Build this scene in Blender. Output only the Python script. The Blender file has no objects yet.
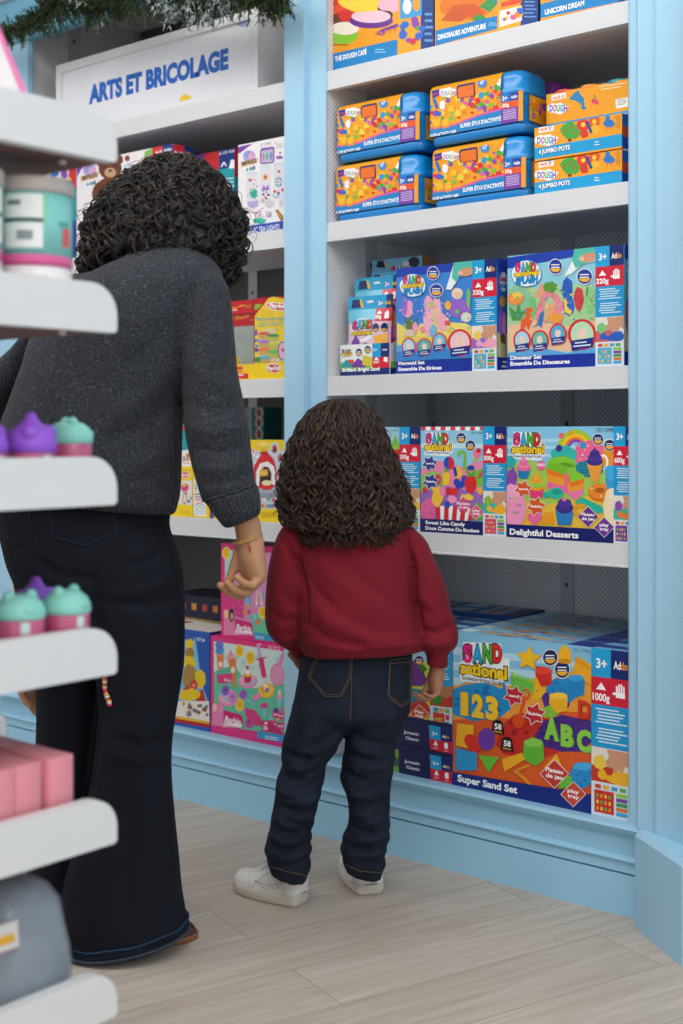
import bpy, bmesh, math, random
from math import sin, cos, pi, atan2, sqrt, radians
from mathutils import Vector, Matrix
from mathutils.bvhtree import BVHTree

SC = bpy.context.scene
COL = SC.collection
rnd = random.Random(7)

# ------------------------------------------------------------------ camera
F = 1300.0                     # focal length in pixels (683 x 1024 frame)
CX, HY, CH = 341.5, 434.0, 1.08
TH = radians(40.15)            # camera looks 40 degrees left of the wall normal
RX, RY = cos(TH), sin(TH)      # camera right in world
FX, FY = -sin(TH), cos(TH)     # camera forward in world
cam_d = bpy.data.cameras.new('camera')
cam = bpy.data.objects.new('camera', cam_d)
COL.objects.link(cam)
cam.location = (0, 0, CH)
cam.rotation_euler = (pi/2, 0, TH)
cam_d.sensor_width = 36
cam_d.lens = F/1024*36
cam_d.shift_y = -(512-HY)/1024
cam_d.clip_start = 0.05
cam_d.dof.use_dof = True
cam_d.dof.focus_distance = 2.95
cam_d.dof.aperture_fstop = 3.2
SC.camera = cam

def ray(px, py):
    u, v = (px-CX)/F, (HY-py)/F
    return Vector((FX+u*RX, FY+u*RY, v))
def atY(px, py, Y):
    d = ray(px, py); return Vector((0, 0, CH)) + d*(Y/d.y)
def atX(px, py, X):
    d = ray(px, py); return Vector((0, 0, CH)) + d*(X/d.x)
def atZ(px, py, Z):
    d = ray(px, py); return Vector((0, 0, CH)) + d*((Z-CH)/d.z)
def cf(px, py, d):             # camera-aligned frame: right, forward, up at a given depth
    return Vector(((px-CX)/F*d, d, CH+(HY-py)/F*d))

# ------------------------------------------------------------------ colour / materials
def lin(c):
    return c/12.92 if c <= 0.04045 else ((c+0.055)/1.055)**2.4
def hx(s):
    if not isinstance(s, str): return s
    s = s.lstrip('#')
    return tuple(lin(int(s[i:i+2], 16)/255) for i in (0, 2, 4))

def new_mat(name):
    m = bpy.data.materials.new(name); m.use_nodes = True
    nt = m.node_tree
    b = nt.nodes['Principled BSDF']
    return m, nt, b
def N(nt, t, **kw):
    n = nt.nodes.new(t)
    for k, v in kw.items():
        if k.startswith('i_'):
            key = k[2:]
            n.inputs[int(key) if key.isdigit() else key.replace('_', ' ')].default_value = v
        else: setattr(n, k, v)
    return n
def L(nt, a, b): nt.links.new(a, b)

def mat_paint(name, col, rough=.45, bump=.02, scale=40, var=.05, coat=0):
    m, nt, b = new_mat(name)
    c = hx(col)
    tc = N(nt, 'ShaderNodeTexCoord')
    nz = N(nt, 'ShaderNodeTexNoise', i_Scale=scale, i_Detail=4.0)
    L(nt, tc.outputs['Object'], nz.inputs['Vector'])
    mx = N(nt, 'ShaderNodeMix', data_type='RGBA')
    mx.inputs['A'].default_value = (*[x*(1-var) for x in c], 1)
    mx.inputs['B'].default_value = (*[min(1, x*(1+var)) for x in c], 1)
    L(nt, nz.outputs['Fac'], mx.inputs['Factor'])
    L(nt, mx.outputs['Result'], b.inputs['Base Color'])
    b.inputs['Roughness'].default_value = rough
    if coat: b.inputs['Coat Weight'].default_value = coat
    if bump:
        bp = N(nt, 'ShaderNodeBump', i_Strength=bump, i_Distance=.01)
        L(nt, nz.outputs['Fac'], bp.inputs['Height'])
        L(nt, bp.outputs['Normal'], b.inputs['Normal'])
    return m

def mat_attr(name, rough=.4, spec=.5, coat=0., trans=0., bump=0., bscale=60, var=.06):
    m, nt, b = new_mat(name)
    at = N(nt, 'ShaderNodeAttribute', attribute_name='Col')
    tc = N(nt, 'ShaderNodeTexCoord')
    nz = N(nt, 'ShaderNodeTexNoise', i_Scale=bscale, i_Detail=3.0)
    L(nt, tc.outputs['Object'], nz.inputs['Vector'])
    hs = N(nt, 'ShaderNodeHueSaturation')
    mr = N(nt, 'ShaderNodeMapRange', i_3=1-var, i_4=1+var)
    L(nt, nz.outputs['Fac'], mr.inputs[0]); L(nt, mr.outputs[0], hs.inputs['Value'])
    L(nt, at.outputs['Color'], hs.inputs['Color'])
    L(nt, hs.outputs['Color'], b.inputs['Base Color'])
    b.inputs['Roughness'].default_value = rough
    b.inputs['Specular IOR Level'].default_value = spec
    if coat: b.inputs['Coat Weight'].default_value = coat; b.inputs['Coat Roughness'].default_value = .15
    if trans: b.inputs['Transmission Weight'].default_value = trans
    if bump:
        bp = N(nt, 'ShaderNodeBump', i_Strength=bump, i_Distance=.004)
        L(nt, nz.outputs['Fac'], bp.inputs['Height']); L(nt, bp.outputs['Normal'], b.inputs['Normal'])
    return m

M = {}
M['card'] = mat_attr('printed_card', .38, .4, var=.05)
M['plastic'] = mat_attr('coloured_plastic', .28, .5, coat=.3)
M['foil'] = mat_attr('printed_foil', .22, .6, coat=.5, bump=.15, bscale=25)
M['leather'] = mat_attr('shoe_leather', .42, .45, bump=.08, bscale=180)
M['thread'] = mat_attr('stitching_thread', .8, .2)
M['shell'] = mat_attr('matte_plastic', .45, .4, var=.08)
M['blue'] = mat_paint('blue_paint', '#a6d3ec', .42, .03, 9, .03)
M['blue_base'] = mat_paint('blue_skirting_paint', '#9fd2ee', .4, .03, 9, .03)
M['header'] = mat_paint('blue_header_paint', '#6fa9c4', .5, .03, 9, .05)
M['white'] = mat_paint('white_shelf_paint', '#d9dbde', .4, .01, 20, .02)
M['cornice'] = mat_paint('white_cornice_paint', '#f4f4f2', .5, .01, 20, .02)
M['metal_grey'] = mat_paint('grey_shelf_metal', '#eeeff1', .45, .02, 20, .03)
M['post'] = mat_paint('slotted_post_paint', '#a3a7ad', .5, .02, 20, .03)
M['brown'] = mat_paint('brown_reflection_tint', '#7a5a50', .55, .05, 30, .15)  # warm reflection under the rack shelves, put into the board colour
M['rackwhite'] = mat_paint('white_lacquer', '#dedede', .35, .01, 20, .02)
M['signface'] = mat_paint('sign_panel', '#dfe0e6', .25, .01, 3, .03)
M['signbox'] = mat_paint('sign_box_paint', '#e2e3e6', .5, .01, 20, .02)
M['skinw'] = mat_paint('warm_skin', '#b98763', .5, .05, 160, .10)
M['sking'] = mat_paint('tan_skin', '#a87558', .5, .05, 160, .10)
for k in ('skinw', 'sking'):
    b = M[k].node_tree.nodes['Principled BSDF']
    b.inputs['Subsurface Weight'].default_value = .15
    b.inputs['Subsurface Radius'].default_value = (.01, .004, .002)

def mat_perf(name, col, dark, axes):
    m, nt, b = new_mat(name)
    tc = N(nt, 'ShaderNodeTexCoord'); sp = N(nt, 'ShaderNodeSeparateXYZ')
    L(nt, tc.outputs['Object'], sp.inputs[0])
    cb = N(nt, 'ShaderNodeCombineXYZ')
    L(nt, sp.outputs[axes[0]], cb.inputs[0]); L(nt, sp.outputs[axes[1]], cb.inputs[1])
    mp = N(nt, 'ShaderNodeMapping'); mp.inputs['Rotation'].default_value = (0, 0, pi/4)
    L(nt, cb.outputs[0], mp.inputs[0])
    vo = N(nt, 'ShaderNodeTexVoronoi', voronoi_dimensions='2D', i_Scale=105.0, i_Randomness=0.0)
    L(nt, mp.outputs[0], vo.inputs['Vector'])
    cr = N(nt, 'ShaderNodeValToRGB')
    cr.color_ramp.elements[0].position = .28; cr.color_ramp.elements[0].color = (*hx(dark), 1)
    cr.color_ramp.elements[1].position = .42; cr.color_ramp.elements[1].color = (*hx(col), 1)
    L(nt, vo.outputs['Distance'], cr.inputs[0]); L(nt, cr.outputs[0], b.inputs['Base Color'])
    b.inputs['Roughness'].default_value = .5
    return m
M['perf_side'] = mat_perf('perforated_white_side', '#f6f6f7', '#c6c9ce', (1, 2))
M['perf_back_shade_tint'] = mat_perf('perforated_back_shade_tint', '#5b5856', '#45423f', (0, 2))  # darker copy of the back panel: left bay's shade painted into the colour
M['perf_back'] = mat_perf('perforated_grey_back', '#f0f1f3', '#c4c7cc', (0, 2))

def mat_floor():
    m, nt, b = new_mat('pale_wood_planks')
    tc = N(nt, 'ShaderNodeTexCoord')
    mp = N(nt, 'ShaderNodeMapping'); mp.inputs['Rotation'].default_value = (0, 0, radians(-72))
    L(nt, tc.outputs['Object'], mp.inputs[0])
    br = N(nt, 'ShaderNodeTexBrick', i_Scale=1.0, i_Mortar_Size=.0012, i_Brick_Width=1.3, i_Row_Height=.19)
    br.inputs['Color1'].default_value = (.2, .2, .2, 1); br.inputs['Color2'].default_value = (.8, .8, .8, 1)
    br.inputs['Mortar'].default_value = (.0, .0, .0, 1); br.inputs['Bias'].default_value = 0
    L(nt, mp.outputs[0], br.inputs['Vector'])
    # grain stretched along the planks, shifted per plank
    m2 = N(nt, 'ShaderNodeMapping'); m2.inputs['Scale'].default_value = (1.6, 22, 1)
    L(nt, mp.outputs[0], m2.inputs[0])
    ad = N(nt, 'ShaderNodeVectorMath', operation='ADD')
    mu = N(nt, 'ShaderNodeVectorMath', operation='SCALE'); mu.inputs['Scale'].default_value = 9
    L(nt, br.outputs['Color'], mu.inputs[0]); L(nt, m2.outputs[0], ad.inputs[0]); L(nt, mu.outputs[0], ad.inputs[1])
    nz = N(nt, 'ShaderNodeTexNoise', i_Scale=1.6, i_Detail=8.0, i_Roughness=.62, i_Distortion=.9)
    L(nt, ad.outputs[0], nz.inputs['Vector'])
    cr = N(nt, 'ShaderNodeValToRGB')
    e = cr.color_ramp.elements
    e[0].position = .28; e[0].color = (*hx('#b0a294'), 1)
    e[1].position = .72; e[1].color = (*hx('#d0c4b9'), 1)
    L(nt, nz.outputs['Fac'], cr.inputs[0])
    tint = N(nt, 'ShaderNodeHueSaturation')
    mr = N(nt, 'ShaderNodeMapRange', i_3=.90, i_4=1.06)
    L(nt, br.outputs['Color'], mr.inputs[0]); L(nt, mr.outputs[0], tint.inputs['Value'])
    L(nt, cr.outputs[0], tint.inputs['Color'])
    mo = N(nt, 'ShaderNodeMix', data_type='RGBA'); mo.inputs['B'].default_value = (*hx('#9a8b7e'), 1)
    L(nt, br.outputs['Fac'], mo.inputs['Factor']); L(nt, tint.outputs[0], mo.inputs['A'])
    L(nt, mo.outputs['Result'], b.inputs['Base Color'])
    b.inputs['Roughness'].default_value = .48
    bp = N(nt, 'ShaderNodeBump', i_Strength=.08, i_Distance=.004)
    L(nt, nz.outputs['Fac'], bp.inputs['Height']); L(nt, bp.outputs['Normal'], b.inputs['Normal'])
    return m
M['floor'] = mat_floor()

def mat_knit():
    m, nt, b = new_mat('charcoal_speckled_knit')
    tc = N(nt, 'ShaderNodeTexCoord')
    nz = N(nt, 'ShaderNodeTexNoise', i_Scale=210.0, i_Detail=4.0, i_Roughness=.7)
    L(nt, tc.outputs['Object'], nz.inputs['Vector'])
    cr = N(nt, 'ShaderNodeValToRGB')
    e = cr.color_ramp.elements
    e[0].position = .35; e[0].color = (*hx('#24272c'), 1)
    e[1].position = .60; e[1].color = (*hx('#3a3d44'), 1)
    x = e.new(.72); x.color = (*hx('#6c7075'), 1)
    L(nt, nz.outputs['Fac'], cr.inputs[0])
    n2 = N(nt, 'ShaderNodeTexNoise', i_Scale=9.0, i_Detail=2.0)
    L(nt, tc.outputs['Object'], n2.inputs['Vector'])
    hs = N(nt, 'ShaderNodeHueSaturation')
    mr = N(nt, 'ShaderNodeMapRange', i_3=.75, i_4=1.25)
    L(nt, n2.outputs['Fac'], mr.inputs[0]); L(nt, mr.outputs[0], hs.inputs['Value']); L(nt, cr.outputs[0], hs.inputs['Color'])
    L(nt, hs.outputs[0], b.inputs['Base Color'])
    # vertical ribs
    wv = N(nt, 'ShaderNodeTexWave', wave_type='BANDS', bands_direction='X', i_Scale=46.0, i_Distortion=2.2, i_Detail=2.0)
    wv.inputs['Detail Scale'].default_value = 2.0
    L(nt, tc.outputs['Object'], wv.inputs['Vector'])
    n3 = N(nt, 'ShaderNodeTexNoise', i_Scale=140.0, i_Detail=3.0)
    L(nt, tc.outputs['Object'], n3.inputs['Vector'])
    am = N(nt, 'ShaderNodeMath', operation='MULTIPLY_ADD'); am.inputs[1].default_value = 1.6
    L(nt, n3.outputs['Fac'], am.inputs[0]); L(nt, wv.outputs['Fac'], am.inputs[2])
    bp = N(nt, 'ShaderNodeBump', i_Strength=.38, i_Distance=.005)
    L(nt, am.outputs[0], bp.inputs['Height']); L(nt, bp.outputs['Normal'], b.inputs['Normal'])
    b.inputs['Roughness'].default_value = .9
    b.inputs['Specular IOR Level'].default_value = .15
    b.inputs['Sheen Weight'].default_value = .06; b.inputs['Sheen Roughness'].default_value = .5
    return m
M['knit'] = mat_knit()

def mat_cloth(name, c1, c2, scale=260, bump=.25, sheen=.2, fade=None):
    m, nt, b = new_mat(name)
    tc = N(nt, 'ShaderNodeTexCoord')
    nz = N(nt, 'ShaderNodeTexNoise', i_Scale=scale, i_Detail=3.0)
    L(nt, tc.outputs['Object'], nz.inputs['Vector'])
    n2 = N(nt, 'ShaderNodeTexNoise', i_Scale=7.0, i_Detail=5.0, i_Roughness=.6)
    L(nt, tc.outputs['Object'], n2.inputs['Vector'])
    ad = N(nt, 'ShaderNodeMath', operation='MULTIPLY_ADD'); ad.inputs[1].default_value = .5
    hf = N(nt, 'ShaderNodeMath', operation='MULTIPLY'); hf.inputs[1].default_value = .5
    L(nt, nz.outputs['Fac'], hf.inputs[0]); L(nt, n2.outputs['Fac'], ad.inputs[0]); L(nt, hf.outputs[0], ad.inputs[2])
    cr = N(nt, 'ShaderNodeValToRGB')
    e = cr.color_ramp.elements
    e[0].position = .35; e[0].color = (*hx(c1), 1); e[1].position = .65; e[1].color = (*hx(c2), 1)
    L(nt, ad.outputs[0], cr.inputs[0]); L(nt, cr.outputs[0], b.inputs['Base Color'])
    bp = N(nt, 'ShaderNodeBump', i_Strength=bump, i_Distance=.003)
    L(nt, nz.outputs['Fac'], bp.inputs['Height'])
    n4 = N(nt, 'ShaderNodeTexNoise', i_Scale=14.0, i_Detail=2.0, i_Distortion=.6)
    L(nt, tc.outputs['Object'], n4.inputs['Vector'])
    b2 = N(nt, 'ShaderNodeBump', i_Strength=.25, i_Distance=.02)
    L(nt, n4.outputs['Fac'], b2.inputs['Height']); L(nt, bp.outputs['Normal'], b2.inputs['Normal'])
    L(nt, b2.outputs['Normal'], b.inputs['Normal'])
    b.inputs['Roughness'].default_value = .85
    b.inputs['Specular IOR Level'].default_value = .2
    b.inputs['Sheen Weight'].default_value = sheen
    return m
M['red_fleece'] = mat_cloth('burgundy_fleece', '#6f1623', '#821d2b', 300, .12, .03)
M['jeans_girl'] = mat_cloth('dark_indigo_denim', '#121721', '#262f40', 420, .3, .0)
M['jeans_woman'] = mat_cloth('ink_blue_denim', '#0e1118', '#181c27', 420, .25, .0)

def mat_hair(name, c1, c2):
    m, nt, b = new_mat(name)
    at = N(nt, 'ShaderNodeAttribute', attribute_name='Col')
    tc = N(nt, 'ShaderNodeTexCoord')
    nz = N(nt, 'ShaderNodeTexNoise', i_Scale=55.0, i_Detail=3.0)
    L(nt, tc.outputs['Object'], nz.inputs['Vector'])
    cr = N(nt, 'ShaderNodeValToRGB')
    e = cr.color_ramp.elements
    e[0].position = .3; e[0].color = (*hx(c1), 1); e[1].position = .75; e[1].color = (*hx(c2), 1)
    L(nt, nz.outputs['Fac'], cr.inputs[0])
    mu = N(nt, 'ShaderNodeMix', data_type='RGBA', blend_type='MULTIPLY'); mu.inputs['Factor'].default_value = 1
    L(nt, cr.outputs[0], mu.inputs['A']); L(nt, at.outputs['Color'], mu.inputs['B'])
    L(nt, mu.outputs['Result'], b.inputs['Base Color'])
    b.inputs['Roughness'].default_value = .42
    b.inputs['Specular IOR Level'].default_value = .5
    n3 = N(nt, 'ShaderNodeTexNoise', i_Scale=600.0, i_Detail=2.0)
    L(nt, tc.outputs['Object'], n3.inputs['Vector'])
    bp = N(nt, 'ShaderNodeBump', i_Strength=.4, i_Distance=.002)
    L(nt, n3.outputs['Fac'], bp.inputs['Height']); L(nt, bp.outputs['Normal'], b.inputs['Normal'])
    return m
M['hair_w'] = mat_hair('near_black_curls', '#15100d', '#30241d')
M['hair_g'] = mat_hair('dark_brown_curls', '#1d130e', '#41291d')

def mat_clear(name, col, alpha, rough=.15):
    m, nt, b = new_mat(name)
    tc = N(nt, 'ShaderNodeTexCoord')
    nz = N(nt, 'ShaderNodeTexNoise', i_Scale=14.0, i_Detail=2.0)
    L(nt, tc.outputs['Object'], nz.inputs['Vector'])
    bp = N(nt, 'ShaderNodeBump', i_Strength=.6, i_Distance=.01)
    L(nt, nz.outputs['Fac'], bp.inputs['Height']); L(nt, bp.outputs['Normal'], b.inputs['Normal'])
    b.inputs['Base Color'].default_value = (*hx(col), 1)
    b.inputs['Roughness'].default_value = rough
    b.inputs['Alpha'].default_value = alpha
    return m
M['clear_bag'] = mat_clear('clear_bag_film', '#aeb6bf', .45)
M['clear_lid'] = mat_clear('clear_tub_plastic', '#c9c2bd', .6)

# ------------------------------------------------------------------ mesh builder
class MB:
    def __init__(s): s.v = []; s.f = []; s.c = []; s.sm = []
    def add(s, vs, fs, col=(1, 1, 1), smooth=False):
        b = len(s.v); col = hx(col)
        s.v += [tuple(v) for v in vs]
        for f in fs:
            s.f.append([b+i for i in f]); s.c.append(col); s.sm.append(smooth)
    def box(s, x0, x1, y0, y1, z0, z1, col=(1, 1, 1), faces=None):
        vs = [(x, y, z) for z in (z0, z1) for y in (y0, y1) for x in (x0, x1)]
        F6 = {'bottom': (0, 2, 3, 1), 'top': (4, 5, 7, 6), 'front': (0, 1, 5, 4), 'back': (2, 6, 7, 3), 'left': (0, 4, 6, 2), 'right': (1, 3, 7, 5)}
        for k, f in F6.items():
            c = faces.get(k, col) if faces else col
            s.add([vs[i] for i in f], [(0, 1, 2, 3)], c)
    def bevbox(s, x0, x1, y0, y1, z0, z1, r, col=(1, 1, 1), seg=2):
        bm = bmesh.new()
        bmesh.ops.create_cube(bm, size=1)
        for v in bm.verts:
            v.co = Vector(((x0+x1)/2+v.co.x*(x1-x0), (y0+y1)/2+v.co.y*(y1-y0), (z0+z1)/2+v.co.z*(z1-z0)))
        bmesh.ops.bevel(bm, geom=bm.edges[:], offset=r, segments=seg, profile=.5, affect='EDGES')
        bm.verts.index_update()
        s.add([v.co[:] for v in bm.verts], [[v.index for v in f.verts] for f in bm.faces], col, True)
        bm.free()
    def loft(s, rings, col=(1, 1, 1), cap0=True, cap1=True, smooth=True, closed=True, cols=None):
        n = len(rings[0]); b = len(s.v)
        for r in rings: s.v += [tuple(p) for p in r]
        for i in range(len(rings)-1):
            c = hx(cols[i]) if cols else hx(col)
            for j in range(n if closed else n-1):
                k = (j+1) % n
                s.f.append([b+i*n+j, b+i*n+k, b+(i+1)*n+k, b+(i+1)*n+j]); s.c.append(c); s.sm.append(smooth)
        if cap0: s.f.append([b+j for j in range(n-1, -1, -1)]); s.c.append(hx(cols[0]) if cols else hx(col)); s.sm.append(False)
        if cap1: s.f.append([b+(len(rings)-1)*n+j for j in range(n)]); s.c.append(hx(cols[-1]) if cols else hx(col)); s.sm.append(False)
    def lathe(s, prof, col=(1, 1, 1), n=28, cx=0, cy=0, cols=None):   # prof: (r, z) bottom to top
        rings = [[(cx+max(r, .0002)*cos(2*pi*j/n), cy+max(r, .0002)*sin(2*pi*j/n), z) for j in range(n)] for r, z in prof]
        s.loft(rings, col, cols=cols)
    def tube(s, pts, rad, n=8, col=(1, 1, 1), flat=1., ref=None, cap=True):
        pts = [Vector(p) for p in pts]
        if not hasattr(rad, '__len__'): rad = [rad]*len(pts)
        rings = []; prev = None
        for i, p in enumerate(pts):
            t = (pts[min(i+1, len(pts)-1)]-pts[max(i-1, 0)])
            if t.length < 1e-9: t = Vector((0, 0, 1))
            t.normalize()
            if prev is None:
                a = Vector(ref) if ref else (Vector((1, 0, 0)) if abs(t.x) < .8 else Vector((0, 1, 0)))
            else: a = prev
            a = (a - t*a.dot(t))
            if a.length < 1e-6: a = t.orthogonal()
            a.normalize(); prev = a; b = t.cross(a)
            r = rad[i]
            rings.append([p + a*(r*cos(2*pi*j/n)) + b*(r*flat*sin(2*pi*j/n)) for j in range(n)])
        s.loft(rings, col, cap0=cap, cap1=cap)
    def sphere(s, c, rx, ry, rz, col=(1, 1, 1), n=16, m=10):
        rings = []
        for i in range(m+1):
            a = -pi/2 + pi*i/m; k = max(cos(a), .01)
            rings.append([(c[0]+rx*k*cos(2*pi*j/n), c[1]+ry*k*sin(2*pi*j/n), c[2]+rz*sin(a)) for j in range(n)])
        s.loft(rings, col)
    def prism(s, outline, axis, a0, a1, col=(1, 1, 1), smooth=False):   # outline 2-D (ccw), extruded along axis
        def P(p, a):
            return (a, p[0], p[1]) if axis == 'x' else ((p[0], a, p[1]) if axis == 'y' else (p[0], p[1], a))
        n = len(outline)
        s.add([P(p, a0) for p in outline], [list(range(n))], col)
        s.add([P(p, a1) for p in outline], [list(range(n))[::-1]], col)
        b = len(s.v)
        s.v += [P(p, a0) for p in outline]+[P(p, a1) for p in outline]
        for i in range(n):
            k = (i+1) % n
            s.f.append([b+i, b+n+i, b+n+k, b+k]); s.c.append(hx(col)); s.sm.append(smooth)
    def mesh(s, name):
        me = bpy.data.meshes.new(name)
        me.from_pydata(s.v, [], s.f)
        at = me.color_attributes.new('Col', 'FLOAT_COLOR', 'CORNER')
        buf = []
        for f, c in zip(s.f, s.c): buf += [c[0], c[1], c[2], 1.0]*len(f)
        at.data.foreach_set('color', buf)
        me.polygons.foreach_set('use_smooth', s.sm)
        me.update()
        return me
    def build(s, name, mat, parent=None, loc=None):
        me = s.mesh(name)
        me.materials.append(M[mat] if isinstance(mat, str) else mat)
        o = bpy.data.objects.new(name, me); COL.objects.link(o)
        if parent: o.parent = parent
        if loc is not None: o.location = loc
        return o

def fix_normals(o):
    bm = bmesh.new(); bm.from_mesh(o.data)
    bmesh.ops.recalc_face_normals(bm, faces=bm.faces); bm.to_mesh(o.data); bm.free()
    return o

def thing(name, label, cat, loc=(0, 0, 0), rz=0, group=None):
    o = bpy.data.objects.new(name, None); COL.objects.link(o)
    o.empty_display_size = .05
    o.location = loc; o.rotation_euler = (0, 0, rz)
    tag(o, label, cat, group)
    return o
def tag(o, label, cat, group=None):
    o['label'] = label; o['category'] = cat
    if group: o['group'] = group
    return o
def struct(name, mb, mat):
    o = mb.build(name, mat); o['kind'] = 'structure'; return o
def dup(o, loc, label, rz=None, group=None):
    r = o.copy(); COL.objects.link(r); r.location = loc; r['label'] = label
    if rz is not None: r.rotation_euler = (0, 0, rz)
    if group: r['group'] = group
    for ch in list(o.children):
        c = ch.copy(); COL.objects.link(c); c.parent = r
        for g in list(ch.children):
            d = g.copy(); COL.objects.link(d); d.parent = c
    return r

# ------------------------------------------------------------------ text
_txt = {}
def text_tris(s, bold=0., shear=0.):
    key = (s, bold, shear)
    if key in _txt: return _txt[key]
    cu = bpy.data.curves.new('t', 'FONT'); cu.body = s; cu.size = 1; cu.offset = bold; cu.shear = shear
    cu.resolution_u = 3; cu.fill_mode = 'FRONT'
    ob = bpy.data.objects.new('t', cu); COL.objects.link(ob)
    dg = bpy.context.evaluated_depsgraph_get()
    me = bpy.data.meshes.new_from_object(ob.evaluated_get(dg))
    vs = [(v.co.x, v.co.y) for v in me.vertices]; fs = [list(p.vertices) for p in me.polygons]
    bpy.data.objects.remove(ob); bpy.data.curves.remove(cu); bpy.data.meshes.remove(me)
    x0 = min((v[0] for v in vs), default=0); x1 = max((v[0] for v in vs), default=1)
    _txt[key] = (vs, fs, x0, x1)
    return _txt[key]

def clip(poly, x0, y0, x1, y1):
    def cl(ps, inside, inter):
        out = []
        for i in range(len(ps)):
            a, b = ps[i-1], ps[i]
            ia, ib = inside(a), inside(b)
            if ib:
                if not ia: out.append(inter(a, b))
                out.append(b)
            elif ia: out.append(inter(a, b))
        return out
    def ix(x): return lambda a, b: (x, a[1]+(b[1]-a[1])*(x-a[0])/(b[0]-a[0]))
    def iy(y): return lambda a, b: (a[0]+(b[0]-a[0])*(y-a[1])/(b[1]-a[1]), y)
    for ins, it in ((lambda p: p[0] >= x0, ix(x0)), (lambda p: p[0] <= x1, ix(x1)),
                    (lambda p: p[1] >= y0, iy(y0)), (lambda p: p[1] <= y1, iy(y1))):
        if not poly: return []
        poly = cl(poly, ins, it)
    return poly

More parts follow.
